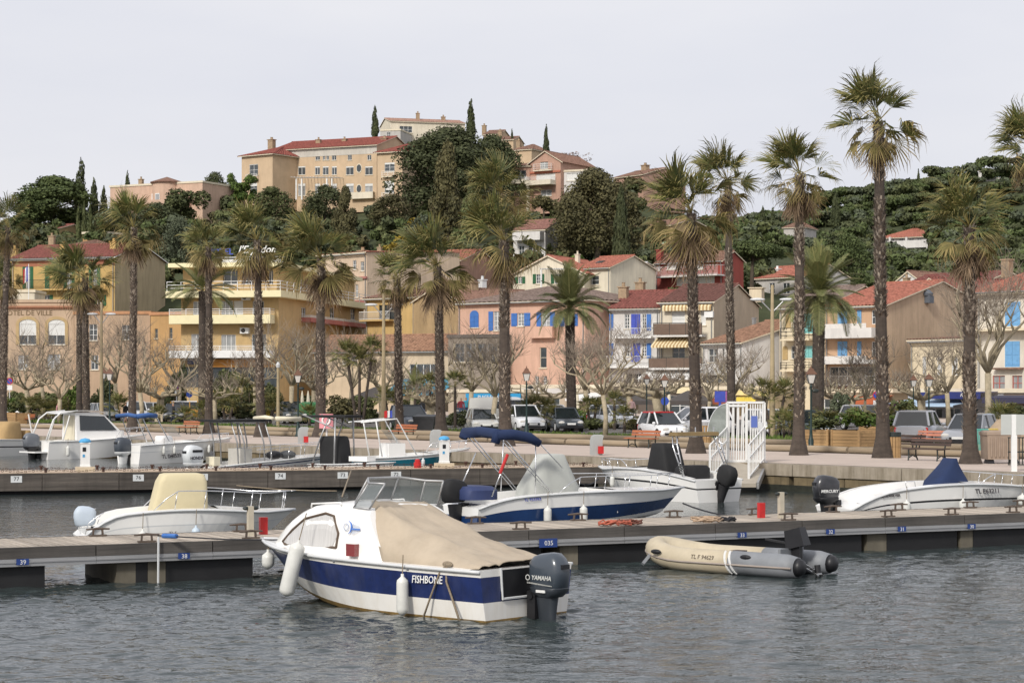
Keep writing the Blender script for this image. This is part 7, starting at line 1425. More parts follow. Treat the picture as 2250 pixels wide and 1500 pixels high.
def outboard(root, x, z, s=1.0, cm=None, lm=None, txt=None, tm=None, side=1, y=0, tilt=0, ts=.1, extra=None, cover=False):
    o = bpy.data.objects.new('outboard_motor', None); COL.objects.link(o); o.parent = root; o.location = (x, y, z); o.rotation_euler = (0, tilt, 0); o.scale = (s, s, s); lm = lm or BLACK
    # origin: foot of the cowl
    R = [selp(-.04, 0, z_, a, b_) for z_, a, b_ in ((0, .22, .15), (.05, .29, .19), (.2, .32, .2), (.34, .315, .195), (.45, .29, .175), (.53, .22, .13), (.56, .1, .06))]
    for k, r in enumerate(R):
        for p in r: p.z += (p.x+.04)*(-.14 if k > 1 else .04); p.x += .03*(k > 3)
    MB().loft(R).build('cowl', cm, o, 50)
    if not cover:
        MB().loft([selp(-.04, 0, z_, a, b_) for z_, a, b_ in ((-.1, .2, .14), (-.02, .29, .19), (.035, .30, .197), (.05, .285, .185))]).build('lower_cowl', lm, o, 50)
        MB().b2((-.37, -.09, .33), (-.28, .09, .40)).build('air_intake', BLACK, o)
    MB().loft([selp(.0, 0, z_, a, b_, e=.8) for z_, a, b_ in ((-1.0, .1, .04), (-.75, .14, .05), (-.5, .15, .07), (-.25, .17, .1), (-.05, .2, .13))]).build('leg', lm, o, 50)
    mb = MB(); mb.b2((.14, -.13, -.45), (.3, .13, -.02)); mb.tube([(.22, -.16, -.1), (.22, .16, -.1)], .05, 8); mb.build('bracket', BLACK, o)
    if txt: text(txt, ts, tm, o, ext=.003, bold=.002, shear=.15, M=basis((-.05, side*.203, .19), (-side, 0, 0), (0, 0, 1)))
    return o
def fender(label, p, L=.5, r=.085, m=None, rope=.4, tilt=0):
    t = T('fender', label, 'fender', p)
    MB().lathe([(.02, -L), (r*.5, -L+.02), (r*.92, -L+.06), (r, -L+.11), (r, -.11), (r*.92, -.06), (r*.45, -.02), (.025, 0), (.025, .04)], 14).build('body', m or FENDER, t, True); MB().tube([(0, 0, .04), (.01, .01, rope)], .009, 5).build('line', ROPE, t); t.rotation_euler = (0, tilt, 0); return t
def wp(root, x, y, z): return Matrix.Translation(root.location)@Matrix.Rotation(root.rotation_euler[2], 4, 'Z')@Vector((x, y, z))
W3 = [(0, .06, WLINE), (.06, 1, GEL)]
# --- the fishing cabin boat in front
GELF = mat('worn_gelcoat', (.84, .82, .77), .3, .05, 1.2, stain=.3, stcol=hx('a8905c'), coat=.2); NAVF = mat('worn_navy', (.010, .022, .10), .35, .35, 4, stain=.12, stcol=(.25, .26, .3), coat=.2, detail=9)
t, L = boat('cabin_boat', 'white cabin cruiser with navy stripe, beige canvas cover and grey outboard in the foreground', (1158, 32.3), (560, 36.6), 'boat'); L = 6.25
h = Hull(t, L, 2.3, .80, .97, [(0, .10, WLINE), (.10, .42, GELF), (.42, .88, NAVF), (.88, 1, GELF)], rake=.95, tb=.45, pw=2.6, stern=.95, chine=.86, deckt=.36, floor=.2, keel=.3, sheer_p=2)
ZD = lambda x: h.pt(x/L, 1, 1).z
CAB = [(2.1, .99, .88), (3.0, .99, .90), (3.7, .94, .88), (4.3, .86, .80), (4.8, .73, .62), (5.25, .52, .33), (5.55, .34, .05)]
def cabw(x): return np.interp(x, [c[0] for c in CAB], [c[1] for c in CAB]), np.interp(x, [c[0] for c in CAB], [c[2] for c in CAB])
PF = [(1, 0), (.985, .3), (.95, .62), (.88, .85), (.74, .96), (.4, 1.0), (0, 1.02)]
def cabpt(x, f, sg=1):
    w_, hh = cabw(x); n_ = len(PF)-1; q = f*n_; i = min(int(q), n_-1); k = q-i; y = PF[i][0]*(1-k)+PF[i+1][0]*k; z = PF[i][1]*(1-k)+PF[i+1][1]*k
    hb = abs(h.pt(min(1, x/L), 1, 1).y)-.12
    return Vector((x+(.60*z*hh*max(0, (3.4-x))/1.05 if x < 3.4 else 0)-.2*z*hh*max(0, min(1, (x-3.4)/1.5)), sg*min(w_, hb)*y, ZD(x)-.02+hh*z))
mb = MB(); xs = [2.1+3.45*i/16 for i in range(17)]
R = [[cabpt(x, f/12) for f in range(13)]+[cabpt(x, f/12, -1) for f in range(11, -1, -1)] for x in xs]; mb.loft(R, 0, True, False); mb.build('cabin', GEL, t, 50)
for sg in (1, -1):   # side window: rubber-framed, curtained
    out = [(3.34, .10), (4.95, .07), (5.06, .12), (4.72, .28), (4.35, .40), (3.75, .46), (3.5, .43), (3.28, .24)]
    P = [cabpt(x, f, sg)+Vector((0, sg*.012, .0)) for x, f in out]; c = sum(P, Vector())/len(P)
    o = MB().tube(P+[P[0]], .022, 6).build('window_seal', mat('window_rubber', hx('5a4a3c'), .7), t); n_ = 10
    gm = MB(); rows = []
    for i in range(n_+1):
        x = 3.28+1.78*i/n_; lo = np.interp(x, [3.28, 3.34, 4.95, 5.06], [.24, .10, .07, .12]); hi = np.interp(x, [3.28, 3.5, 3.75, 4.35, 4.72, 5.06], [.24, .43, .46, .40, .28, .12]); rows.append([cabpt(x, lo, sg)+Vector((0, sg*.008, 0)), cabpt(x, (lo+hi)/2, sg)+Vector((0, sg*.01, 0)), cabpt(x, hi, sg)+Vector((0, sg*.008, 0))])
    gm.loft(rows, 0, False, False); gm.build('curtained_window', mat('white_curtain', hx('c9c7c4'), .25, .16, 5, stretch=(9, 1, .3), coat=.6), o)
mb = MB()   # hatch and rails on the cabin roof
mb.tube([cabpt(3.45, .62)+Vector((0, 0, .01)), cabpt(3.47, .62)+Vector((0, 0, .06)), cabpt(4.4, .66)+Vector((0, 0, .07)), cabpt(4.42, .66)+Vector((0, 0, .01))], .016, 6); mb.tube([cabpt(3.45, .62, -1)+Vector((0, 0, .01)), cabpt(3.47, .62, -1)+Vector((0, 0, .06)), cabpt(4.4, .66, -1)+Vector((0, 0, .07)), cabpt(4.42, .66, -1)], .016, 6); mb.build('grab_rail', GEL, t, True)
tw, th = cabw(2.7); wz = ZD(2.7)+th-.03
WP = [(2.72, .80), (3.12, .78), (3.45, .42), (3.45, -.42), (3.12, -.78), (2.72, -.80)]
fm = MB(); up = .42
bot = [Vector((x, y, wz+(.02 if abs(y) < .5 else -.05))) for x, y in WP]; top = [Vector((x-.24, y*.86, wz+up-(.0 if abs(y) < .5 else .06))) for x, y in WP]
for i in range(5):
    MB().add([bot[i], bot[i+1], top[i+1], top[i]], [(0, 1, 2, 3)]).build('windscreen_pane', WSCR, t)
fm.tube(bot, .016, 6); fm.tube(top, .02, 6)
for a, b_ in zip(bot, top): fm.tube([a, b_], .016, 6)
fm.build('windscreen_frame', ALU, t, True)
# canvas cover from windscreen to transom
NX, NY = 30, 25; rows = []
for i in range(NX+1):
    s_ = i/NX; x = 2.2-2.08*s_; hb = abs(h.pt(max(0, x)/L, 1, 1).y)-.10; ze = ZD(max(0, x))+.05; peak = (.80*(1-s_)**1.05+.06)
    row = []
    for j in range(NY+1):
        q = -1+2*j/NY; a = abs(q); prof = min(1, (1-a)*(2.6-1.2*s_))**.8; hem = .0
        xx = x+.66*(1-s_)**1.3*prof
        z = ze+peak*prof+.05*mnoise.noise((x*1.6, q*2.4, 1))+.06*mnoise.noise((x*2.5+q*6, q*7, 4))*(1 if a > .4 else .35)-.10*math.sin(math.pi*s_)*prof+.022*math.sin(14*(x*.8-a*1.6)+2*q)*max(0, 1-abs(a-.62)*3.2)*(1-s_*.6)
        row.append(Vector((xx, q*hb*(1.0-.0*s_), z-(.05 if j in (0, NY) else 0))))
    rows.append(row)
mb = MB(); mb.loft(rows, 0, False, False); o = mb.build('canvas_cover', CANV, t, True); sm = o.modifiers.new('t', 'SOLIDIFY'); sm.thickness = .012
MB().b2((-.012, -.62, .33), (.02, .62, .79)).build('engine_well_shade', BLACK, t); MB().tube([(-.02, .64, .82), (-.02, .60, .34), (-.02, -.60, .34), (-.02, -.64, .82)], .022, 6).build('well_trim', GELG, t)  # flat black panel on the closed transom paints the open well's dark interior
CWL = mat('cowl_grey', hx('3f4750'), .28, .06, 2, coat=.4); SIL = mat('silver_letters', hx('c9cac6'), .4)
o = outboard(t, -.38, .46, 1.03, CWL, mat('leg_grey', hx('33383e'), .4, .1, 3), 'YAMAHA', SIL, 1, y=-.05, ts=.095)
text('50', .075, SIL, o, ext=.003, bold=.003, M=basis((-.325, .06, .26), (-.25, -1, 0), (0, 0, 1)))
MB().loft([[Vector((-.05+.045*math.cos(a)*k+.27, .204, .19+.045*math.sin(a)*k)) for a in [6.283*i/16 for i in range(16)]] for k in (1, .7)], cap=False).build('emblem_ring', SIL, o)
mb = MB(); mb.add([(.24, .199, .10), (-.26, .199, .07), (-.26, .199, .085), (.24, .199, .125)], [(0, 1, 2, 3), (3, 2, 1, 0)]); mb.build('cowl_stripe', SIL, o); MB().b2((-.12, .185, -.03), (.06, .2, .01)).build('data_label', WHITE, o)
text('FISHBONE', .17, WHITE, t, ext=.004, bold=.001, sx=.84, M=basis((1.12, h.pt(.19, .74, 1).y+.02, .60), (-1, -.03, .03), (0, -.12, 1)))
# little fish-skeleton mark
fb = bpy.data.objects.new('fish_emblem', None); COL.objects.link(fb); fb.parent = t; fb.matrix_local = basis(cabpt(2.80, .30)+Vector((0, .03, 0)), (-1, 0, 0), (0, -.16, 1))
BL = mat('emblem_blue', hx('4f7fd0'), .5); BLP = mat('emblem_pale', hx('a9b6cf'), .5)
mb = MB(); mb.b2((-.02, -.012, -.003), (.2, .014, .003)); mb.build('spine', BL, fb); mb = MB()
for k in range(6): mb.bar((.03+.028*k, -.09+.01*k, 0), (.045+.028*k, .09-.008*k, 0), .006)
mb.build('ribs', BLP, fb); mb = MB(); mb.tube([(-.10+.10*math.cos(a)-.0, .02+.11*math.sin(a), 0) for a in [1.4-2.6*i/10 for i in range(11)]], [.004+.012*math.sin(3.14*i/10) for i in range(11)], 5); mb.build('gill', BL, fb); MB().tube([(-.13+.055*math.cos(a), .03+.055*math.sin(a), 0) for a in [6.283*i/14 for i in range(15)]], .006, 5).build('eye', BLP, fb)
MB().box(cabpt(2.86, .05)+Vector((0, .05, .08)), (.2, .1, .2)).build('navigation_light', mat('red_lens', hx('7a2020'), .2, coat=1), t)
for x in (1.55, 3.25, 5.2): q = h.pt(x/L, .94, 1); MB().sph(q, (.035, .02, .035), 8, 5).build('deck_fitting', STEEL, t)
q = wp(t, 3.95, h.pt(3.95/L, 1, 1).y+.16, 1.06); fender('large white fender slung from the cabin side at the bow of the navy-striped boat', q, .92, .13, None, .5, .24)
q = wp(t, 1.55, h.pt(1.55/L, 1, 1).y+.10, .64); fender('slim white fender by the boat name lettering', q, .62, .095, None, .34)
ft = T('mooring_line', 'old brown rope looped over the stern quarter of the navy-striped boat', 'rope', t.location, t.rotation_euler[2])
MB().tube([(.78, 1.02, .86), (.86, 1.10, .72), (1.02, 1.13, .35), (1.18, 1.16, -.05)], .018, 6).build('rope', ROPE, ft, True); MB().tube([(.78, 1.02, .86), (.70, 1.11, .6), (.52, 1.12, .25), (.35, 1.15, -.05)], .018, 6).build('rope', ROPE, ft, True); MB().sph((.78, 1.0, .86), (.1, .06, .05)).build('knot', ROPE, ft)
pf = wp(t, 4.95, .3, 1.0); u = dpx(355); q2 = Vector((A.x+math.cos(rzd)*u-math.sin(rzd)*.22, A.y+math.sin(rzd)*u+math.cos(rzd)*.22, DZ+.12))
ft = T('mooring_line', 'taut bow line with blue sleeve running to the near pontoon cleat', 'rope', (0, 0, 0)); MB().tube([q2, (q2+pf)/2+Vector((0, 0, -.03)), pf], .014, 6).build('rope', ROPED, ft); MB().tube([q2+(pf-q2)*.04, q2+(pf-q2)*.14], .045, 8).build('sleeve', SH_BLUE, ft); MB().tube([q2+Vector((.06, -.3, .0)), q2+Vector((.06, -.34, -.9))], .02, 5).build('chain_tail', GELG, ft)
fender('small round white fender at the stem of the navy-striped boat', wp(t, 5.55, .5, .78), .3, .11, None, .15)
def console_cover(root, x0, x1, w, z0, z1, m, lean=.3, top=.5, name='console_cover', e=.45):
    xm = (x0+x1)/2; R = []
    for k, (f, z) in enumerate(((1, z0), (.93, z0+(z1-z0)*.35), (top+.12, z0+(z1-z0)*.85), (top, z1-.02), (top*.8, z1))):
        a, b_ = (x1-x0)/2*f, w/2*(1-.35*(1-f)); cx = xm-lean*(z-z0)/(z1-z0); R.append(selp(cx, 0, z, a, b_, 20, e))
    o = MB().loft(R).build(name, m, root, 60); return o
# --- white boat with cream cover behind the near pontoon
t, L = boat('white_motor_boat', 'white motor boat with cream console cover behind the near pontoon', (170, 47), (648, 48.5)); h = Hull(t, L, 2.1, .66, .80, W3+[(.60, .635, GELG)], drop=.42, rake=.7, hump=.16, sheer_p=1.2, gun=.2, cock0=.02)
console_cover(t, 1.55, 2.95, .95, .4, 1.66, CANVC, -.14, .68, e=.22); outboard(t, .2, .48, .8, mat('cover_pale_blue', hx('b9c4cf'), .5, .05, 2), GELG, cover=True)
h.rail(t, .32, .98, .42, n=5, close=True); h.rail(t, .02, .1, .2, n=1)
text('TLE', .12, mat('grey_letters', hx('4a4c50'), .5), t, M=basis((2.05, h.pt(.4, .5, -1).y-.02, .33), (1, 0, 0), (0, .1, 1)))
fender('white fender hanging at the middle of the cream-covered boat', wp(t, 1.35, h.pt(.25, 1, -1).y-.09, .42), .42, .1); fender('pale blue-white fender nearer the bow of the cream-covered boat', wp(t, 2.55, h.pt(.47, 1, -1).y-.09, .48), .42, .1, mat('fender_blue', hx('b8c6d2'), .4))
# --- navy and white boat with rolled bimini
t, L = boat('blue_motor_boat', 'white-topped navy motor boat with rolled navy bimini and grey console cover', (1012, 54.5), (1502, 58)); h = Hull(t, L, 2.2, .70, .88, [(0, .14, GEL), (.14, .58, mat('glossy_navy', (.012, .04, .13), .18, .3, 1, coat=.6)), (.58, 1, GEL)], drop=.2, rake=.75, hump=.1, sheer_p=1.3, gun=.2)
console_cover(t, 1.75, 3.55, .95, .5, 1.86, CANVG, -.12, .34); h.rail(t, .34, .93, .40, n=5, close=True)
mb = MB(); mb.tube([(.55, .9, 2.3), (.62, .92, 2.44), (.62, 0, 2.48), (.62, -.92, 2.44), (.55, -.9, 2.2)], [.12, .15, .15, .15, .12], 10); o = mb.build('rolled_bimini', CANVN, t, True)
mb = MB(); mb.tube([(.6, -.9, 2.42), (1.1, -.86, 2.42), (1.6, -.88, 2.34), (1.9, -.92, 2.17)], [.14, .15, .14, .1], 10); mb.build('rolled_bimini_side', CANVN, t, True)
mb = MB()
for sg in (1, -1):
    for a, b_ in (((.62, 2.42), (2.2, .82)), ((.75, 2.42), (2.3, .82)), ((1.85, 2.25), (2.6, 1.5)), ((1.8, 2.25), (1.75, .84))): mb.tube([(a[0], sg*.88, a[1]), (b_[0], sg*.95, b_[1])], .016, 6)
    mb.tube([(.42, sg*.95, .8), (.95, sg*.9, 1.9)], .018, 6)
mb.build('bimini_frame', STEEL, t, True); MB().tube([(.68, -.93, 1.4), (.93, -.9, 1.9)], .045, 8).build('red_strap', RED, t)
MB().loft([selp(.35, 0, z, a, b_, 18, .5) for z, a, b_ in ((.7, .5, .75), (.95, .5, .75), (1.05, .4, .6))]).build('navy_seat', mat('seat_navy', hx('2c3860'), .6), t, 50); outboard(t, -.15, .62, 1.1, CANVK, BLACK, cover=True)
text('TL F53393', .12, SH_DBLUE, t, M=basis((1.6, h.pt(.26, .86, -1).y-.025, .70), (1, 0, .03), (0, .15, 1)))
for lab, x in (('white fender nearer the stern of the navy motor boat', 2.0), ('white fender nearer the bow of the navy motor boat', 3.1)): fender(lab, wp(t, x, h.pt(x/L, 1, -1).y-.1, .50), .48, .105)
# --- white speedboat with black covers
t, L = boat('black_covered_boat', 'white speedboat with black console cover, roll arch and covered black outboard', (1580, 66), (1316, 71)); h = Hull(t, L, 2.2, .72, 1.0, W3+[(.6, .66, BLACK)], rake=.8, hump=.2, sheer_p=1.3, gun=.25)
console_cover(t, 2.0, 3.2, .95, .5, 1.85, CANVK, -.05, .5, e=.3); MB().loft([selp(1.3, 0, z, a, b_, 16, .5) for z, a, b_ in ((.6, .35, .6), (1.05, .35, .6), (1.15, .28, .5))]).build('seat_cover', CANVK, t, 50)
mb = MB(); m2 = mat('arch_tan', hx('8a744e'), .7)
for sg in (1, -1):
    for dx in (0, .22): mb.tube([(.55+dx*.2, sg*1.0, .75), (.95+dx, sg*.95, 1.8), (1.05+dx, sg*.88, 2.12)], .025, 6)
    for k in range(4): mb.tube([(.62+.1*k, sg*1.0, .95+.3*k), (.72+.14*k, sg*.98, .97+.3*k)], .018, 5)
mb.tube([(1.12, -.88, 2.11), (1.12, .88, 2.11)], .03, 6); mb.build('roll_arch', STEEL, t, True); MB().loft([[Vector((x, y, 2.12)) for x, y in ((1.0, -.9), (1.45, -.9), (1.45, .9), (1.0, .9))], [Vector((x, y, 2.24)) for x, y in ((1.02, -.9), (1.4, -.9), (1.4, .9), (1.02, .9))]]).build('arch_top', m2, t); mb = MB()
for k in range(5): mb.lathe([(.02, 2.24), (.02, 2.4)], 6, 0, (1.15, -.8+.4*k, 0))
mb.build('rod_holder', STEEL, t); outboard(t, -.25, .62, 1.1, CANVK, BLACK, cover=True, tilt=-.35); h.rail(t, .55, .97, .28, n=3)
fender('white fender at the bow of the black-covered speedboat', wp(t, 4.2, h.pt(4.2/L, 1, 1).y+.08, .75), .4, .08)
# --- white speedboat at the right edge
t, L = boat('white_speedboat', 'sleek white speedboat with dark curved stripe and navy bow cover at the right', (1832, 58.5), (2330, 61)); h = Hull(t, L, 2.35, .55, .82, [(0, .5, GEL), (.5, .56, BLACK), (.56, 1, GEL)], drop=.3, rake=.7, hump=.26, sheer_p=1.1, gun=.3, deckt=.5)
console_cover(t, 3.0, 4.2, 1.0, .6, 1.62, CANVN, -.2, .12, 'bow_cover'); outboard(t, -.2, .50, 1.2, mat('cowl_black', (.03, .03, .034), .3, .5, 3, coat=.4), BLACK, 'MERCURY', WHITE, -1, ts=.1)
h.rail(t, .55, .99, .3, n=5, close=True); lt = mat('hull_letters', hx('3a3438'), .5); text('TL E63211', .19, lt, t, bold=.003, M=basis((4.35, h.pt(4.35/L, .82, -1).y-.04, .70), (1, .02, 0), (0, .2, 1))); text('QUICKSILVER', .1, lt, t, bold=.002, M=basis((1.2, h.pt(.2, .85, -1).y-.03, .62), (1, 0, .04), (0, .15, 1))); text('TLE 63211', .12, lt, t, M=basis((.55, h.pt(.08, .3, -1).y-.05, .18), (1, 0, 0), (0, .1, 1)))
mb = MB(); mb.tube([(1.9, -.8, .78), (1.85, -.8, 1.0), (2.15, -.8, 1.0), (2.2, -.8, .78)], .015, 6); mb.build('ski_hoop', STEEL, t, True)
for lab, x in (('white fender under the curved stripe of the right speedboat', 1.65), ('white fender below the registration letters of the right speedboat', 3.45)): fender(lab, wp(t, x, h.pt(x/L, 1, -1).y-.1, .48), .45, .11)
fender('round white fender by the bow of the right speedboat at the picture edge', wp(t, 5.6, h.pt(5.6/L, 1, -1).y-.1, .58), .34, .15)
# --- inflatable dinghy
a, b_ = WAT(1722, 1268), WAT(1392, 1245); d = b_-a; t = T('inflatable_dinghy', 'beige and grey inflatable dinghy with small black outboard beside the pontoon', 'dinghy', (a.x, a.y, 0), math.atan2(d.y, d.x)); L = d.length; r = .235
TB, TG = mat('hypalon_beige', hx('bdb199'), .6, .1, 3, stain=.3, stcol=hx('9a8a6a')), mat('hypalon_grey', hx('83868a'), .6, .12, 3, stain=.3, stcol=hx('5a5a58'))
bw = 1.62
def tube_path(sg): return [Vector((-.35, sg*0, 0)), Vector((0, 0, 0))]
y0, y1 = 0.0, -bw+2*r    # port tube faces the camera
pp = [Vector((x, y0, .22)) for x in (-.1, .3, .9, 1.2)]; bowc = [Vector((L*.62+(L*.38-r)*math.sin(k), (y0+y1)/2+(y0-y1)/2*math.cos(k), .22+.16*math.sin(k)**2)) for k in [math.pi*i/12 for i in range(13)]]
MB().tube([Vector((1.15, y0, .22))]+bowc+[Vector((1.15, y1, .22))], r, 16).build('tube_front', TB, t, True)
for y in (y0, y1):
    MB().tube([Vector((-.32, y, .21)), Vector((-.1, y, .215)), Vector((.6, y, .22)), Vector((1.16, y, .22))], [r*.82, r, r, r*1.004], 16).build('tube_aft', TG, t, True); MB().lathe([(r*.80, 0), (r*.6, .12), (.05, .16)], 16).build('end_cone', BLACK, t, True, Vector((-.31, y, .21))).rotation_euler = (0, -math.pi/2, 0)
MB().tube([Vector((-.3, y0+r*.98, .2)), Vector((1.15, y0+r*1.0, .2))]+[Vector((q.x, q.y+r*.99*math.cos(math.pi*i/12), q.z-.02))+Vector((r*.99*math.sin(math.pi*i/12), 0, 0)) for i, q in enumerate(bowc)], .022, 6).build('rubbing_strake', mat('strake', hx('9a8f86'), .7), t, True)
MB().b2((.1, y1+r*.6, .12), (L*.8, y0-r*.6, .16)).build('floor', TG, t); MB().b2((.18, y1+r*.7, .1), (.24, y0-r*.7, .52)).build('transom', TG, t); MB().b2((1.5, y1+.1, .36), (1.75, y0-.1, .39)).build('thwart', OAKD, t)
text('TL F 94629', .12, mat('faded_letters', hx('6a5f52'), .7), t, M=basis((1.75, y0+r*.94, .31), (-1, 0, 0), (0, -.45, 1)))
for x in (2.9, .75): MB().sph((x, y0+r*.82, .36), (.13, .04, .05)).build('lifting_handle', BLACK, t)
mb = MB()
for k in range(2): mb.tube([Vector((1.28-.11*k-.22*math.sin(a)*0-.2*(a-.2)/2.4, y0+(r+.004)*math.sin(a+.25), .22+(r+.004)*math.cos(a+.25))) for a in [.1+2.2*i/10 for i in range(11)]], .022, 4)
mb.build('diagonal_stripe', WHITE, t); MB().tube([Vector((3.2, y0-.1-.05*i+(.33 if i == 0 else 0), z)) for i, z in enumerate((.1, .36, .46, .46))], .045, 4).build('bow_strap', TG, t)
o = bpy.data.objects.new('outboard_motor', None); COL.objects.link(o); o.parent = t; o.location = (.1, (y0+y1)/2, .5); MB().box((-.02, 0, .22), (.42, .26, .36), 0, 0, Matrix.Rotation(.25, 3, 'Y'), .85).build('cowl', BLACK, o); MB().b2((-.12, -.06, -.5), (.05, .06, .06)).build('leg', BLACK, o); MB().bar((.1, 0, .1), (.6, .15, .18), .04).build('tiller', BLACK, o); MB().tube([(-.5, -.05, -.62), (-.46, -.05, -.28)], .06, 8).build('propeller_guard', BLACK, o)
mb = MB(); mb.bar((-.5, y0-.45, .02), (.1, y0-.4, .32), .03); mb.bar((-.5, y0-.62, .02), (.1, y0-.58, .32), .03)
for k in range(3): mb.bar((-.45+.17*k, y0-.45, .06+.08*k), (-.45+.17*k, y0-.62, .06+.08*k), .03)
mb.build('boarding_ladder', STEEL, t)
# --- boats along the far quay
t, L = boat('pilothouse_boat', 'white pilothouse fishing boat with dark windows moored at the far quay', (88, 108), (322, 112)); h = Hull(t, L, 2.3, .95, 1.25, W3, rake=.5, keel=.3, deckt=.3, floor=.5)
R = [[Vector((x-(.0), sg*w_, z)) for sg, w_, z in ((-1, .85, 1.0), (-1, .82, 1.45), (-1, .7, zt), (1, .7, zt), (1, .82, 1.45), (1, .85, 1.0))] for x, zt in ((1.7, 2.45), (2.9, 2.45), (3.4, 2.3), (4.3, 1.5), (4.5, 1.15))]; MB().loft(R).build('cabin', GEL, t, 40)
MB().loft([[Vector((x, y, z)) for y in (-.85, .85)] for x, z in ((.8, 2.38), (1.6, 2.52), (3.0, 2.55), (3.5, 2.42))], 0, False, False).build('cabin_roof', GEL, t)
for sg in (1, -1): MB().prism([(1.9, sg*.835, 1.5), (4.05, sg*.835, 1.5), (3.35, sg*.75, 2.25), (1.9, sg*.75, 2.3)], (0, sg*.02, 0)).build('side_window', CARGL, t)
mb = MB()
for sg in (1, -1): mb.tube([(-.1, sg*.9, 1.0), (.35, sg*.85, 2.1), (.8, sg*.8, 2.45), (1.8, sg*.75, 2.55)], .04, 6); mb.tube([(.9, sg*.85, 1.0), (1.3, sg*.8, 2.3)], .035, 6)
mb.build('rear_hoop', WHITE, t, True); MB().b2((1.68, -.6, 1.0), (1.74, .6, 2.3)).build('rear_door', CREAMP, t); outboard(t, -.45, .62, 1.35, mat('cowl_slate', hx('6a6e74'), .35, .06, 2), BLACK); MB().b2((-.75, -.9, .35), (0, .9, .42)).build('swim_platform', GEL, t); h.rail(t, .62, .98, .4, n=4, close=True)
fender('white fender on the side of the pilothouse boat', wp(t, 1.0, -1.2, .7), .55, .1)
t, L = boat('tan_covered_boat', 'white boat with tan cockpit cover cut by the left picture edge', (52, 115), (-140, 110)); h = Hull(t, L, 2.2, .9, 1.1, W3+[(.55, .62, BLACK)], rake=.6); console_cover(t, .6, 2.2, 1.5, .8, 1.9, mat('tan_cover', hx('a88c62'), .9), .2, .6); console_cover(t, -.05, .5, 1.5, .8, 1.4, mat('tan_cover', hx('a88c62'), .9), 0, .7, 'seat_cover'); MB().tube([(.2, 1, .9), (.5, .95, 2.3)], .04, 6).build('pole', GEL, t)
t, L = boat('open_white_boat', 'white open boat with rolled blue bimini and dark outboard at the far quay', (282, 101), (508, 106)); h = Hull(t, L, 2.1, .92, 1.2, W3+[(.62, .66, GELG)], rake=.5, hump=.06, keel=.3, floor=.4)
mb = MB(); mb.tube([(-.1, .8, 2.35), (.0, 0, 2.42), (-.1, -.8, 2.35)], .1, 8); mb.tube([(-.1, -.8, 2.35), (.6, -.8, 2.4), (1.1, -.8, 2.36)], .12, 8); mb.build('rolled_bimini', mat('bimini_blue', hx('3d5f96'), .8), t, True); mb = MB()
for sg in (1, -1): mb.tube([(1.1, sg*.8, 2.3), (1.9, sg*.9, .98)], .03, 6); mb.tube([(.2, sg*.8, 2.3), (.9, sg*.9, .98)], .03, 6)
mb.build('bimini_frame', STEEL, t); console_cover(t, 1.9, 2.7, .9, .5, 1.35, GEL, .1, .7, 'console'); MB().loft([[Vector((2.5+.5*k, y*(.45+.0*k), 1.3+.5*(1-k))) for y in (-1, -.5, 0, .5, 1)] for k in (0, 1)], 0, False, False).build('windscreen', WSCR, t); outboard(t, -.3, .55, 1.35, mat('cowl_slate2', hx('4c525a'), .35), GELG)
text('TL D40533', .26, mat('hull_letters', hx('3a3438'), .5), t, bold=.004, M=basis((1.9, h.pt(.34, .4, -1).y-.06, .36), (1, 0, .05), (0, .15, 1))); h.rail(t, .75, .99, .25, n=2)
for lab, x in (('white fender aft on the open white boat', 1.35), ('pale fender amidships on the open white boat', 2.0), ('white fender at the bow of the open white boat', 4.3)): fender(lab, wp(t, x, h.pt(x/L, 1, -1).y-.08, .85), .4, .075)
t, L = boat('long_white_boat', 'long white open boat with white outboard and aluminium arch behind the jetty', (440, 82), (735, 87)); h = Hull(t, L, 2.1, .55, .95, W3+[(.78, .84, NAVY)], rake=.6, sheer_p=.8, keel=.3, floor=.25)
o = outboard(t, -.3, .66, 1.35, mat('cowl_white', hx('d4d8da'), .3), GELG, 'HONDA', mat('hull_letters', hx('3a3438'), .5), -1, ts=.13); MB().b2((-.2, -.203, .36), (.16, -.197, .43)).build('cowl_vent', BLACK, o)
mb = MB()
for x0 in (1.15, 2.5):
    for sg in (1, -1):
        for dx in (0, .35): mb.tube([(x0+dx+.15, sg*.8, .6), (x0+dx+.1, sg*.78, 1.5), (x0+dx-.15, sg*.7, 2.35)], .03, 6)
mb.tube([(1.0, -.72, 2.33), (2.7, -.72, 2.33)], .03, 6); mb.tube([(1.0, .72, 2.33), (2.7, .72, 2.33)], .03, 6); mb.tube([(1.0, -.72, 2.33), (1.0, .72, 2.33)], .03, 6); mb.build('arch', ALU, t, True); MB().loft([[Vector((x, y, z)) for x, y in ((.5, -.8), (3.0, -.8), (3.0, .8), (.5, .8))] for z in (2.35, 2.43)]).build('hardtop', CANVK, t); h.rail(t, .3, .97, .5, n=5, close=True, h0=1)
MB().b2((1.7, -.4, .3), (2.3, .4, 1.25)).build('console', INT, t); MB().b2((.35, -.45, .3), (.65, .1, .95)).build('cream_seat', CREAMP, t); mb = MB(); mb.tube([(3.2, -.6, 2.45), (3.3, 0, 2.5), (3.2, .6, 2.45)], .09, 8); mb.tube([(3.3, -.7, 2.45), (4.6, -.7, 2.42)], .1, 8); mb.build('rolled_white_bimini', CREAMP, t, True)
for x, m in ((3.6, BLACK), (4.3, mat('grey_bag', hx('5a5c5e'), .8))): MB().sph((x, -.2, .95), (.4, .3, .18)).build('stowed_bag', m, t)
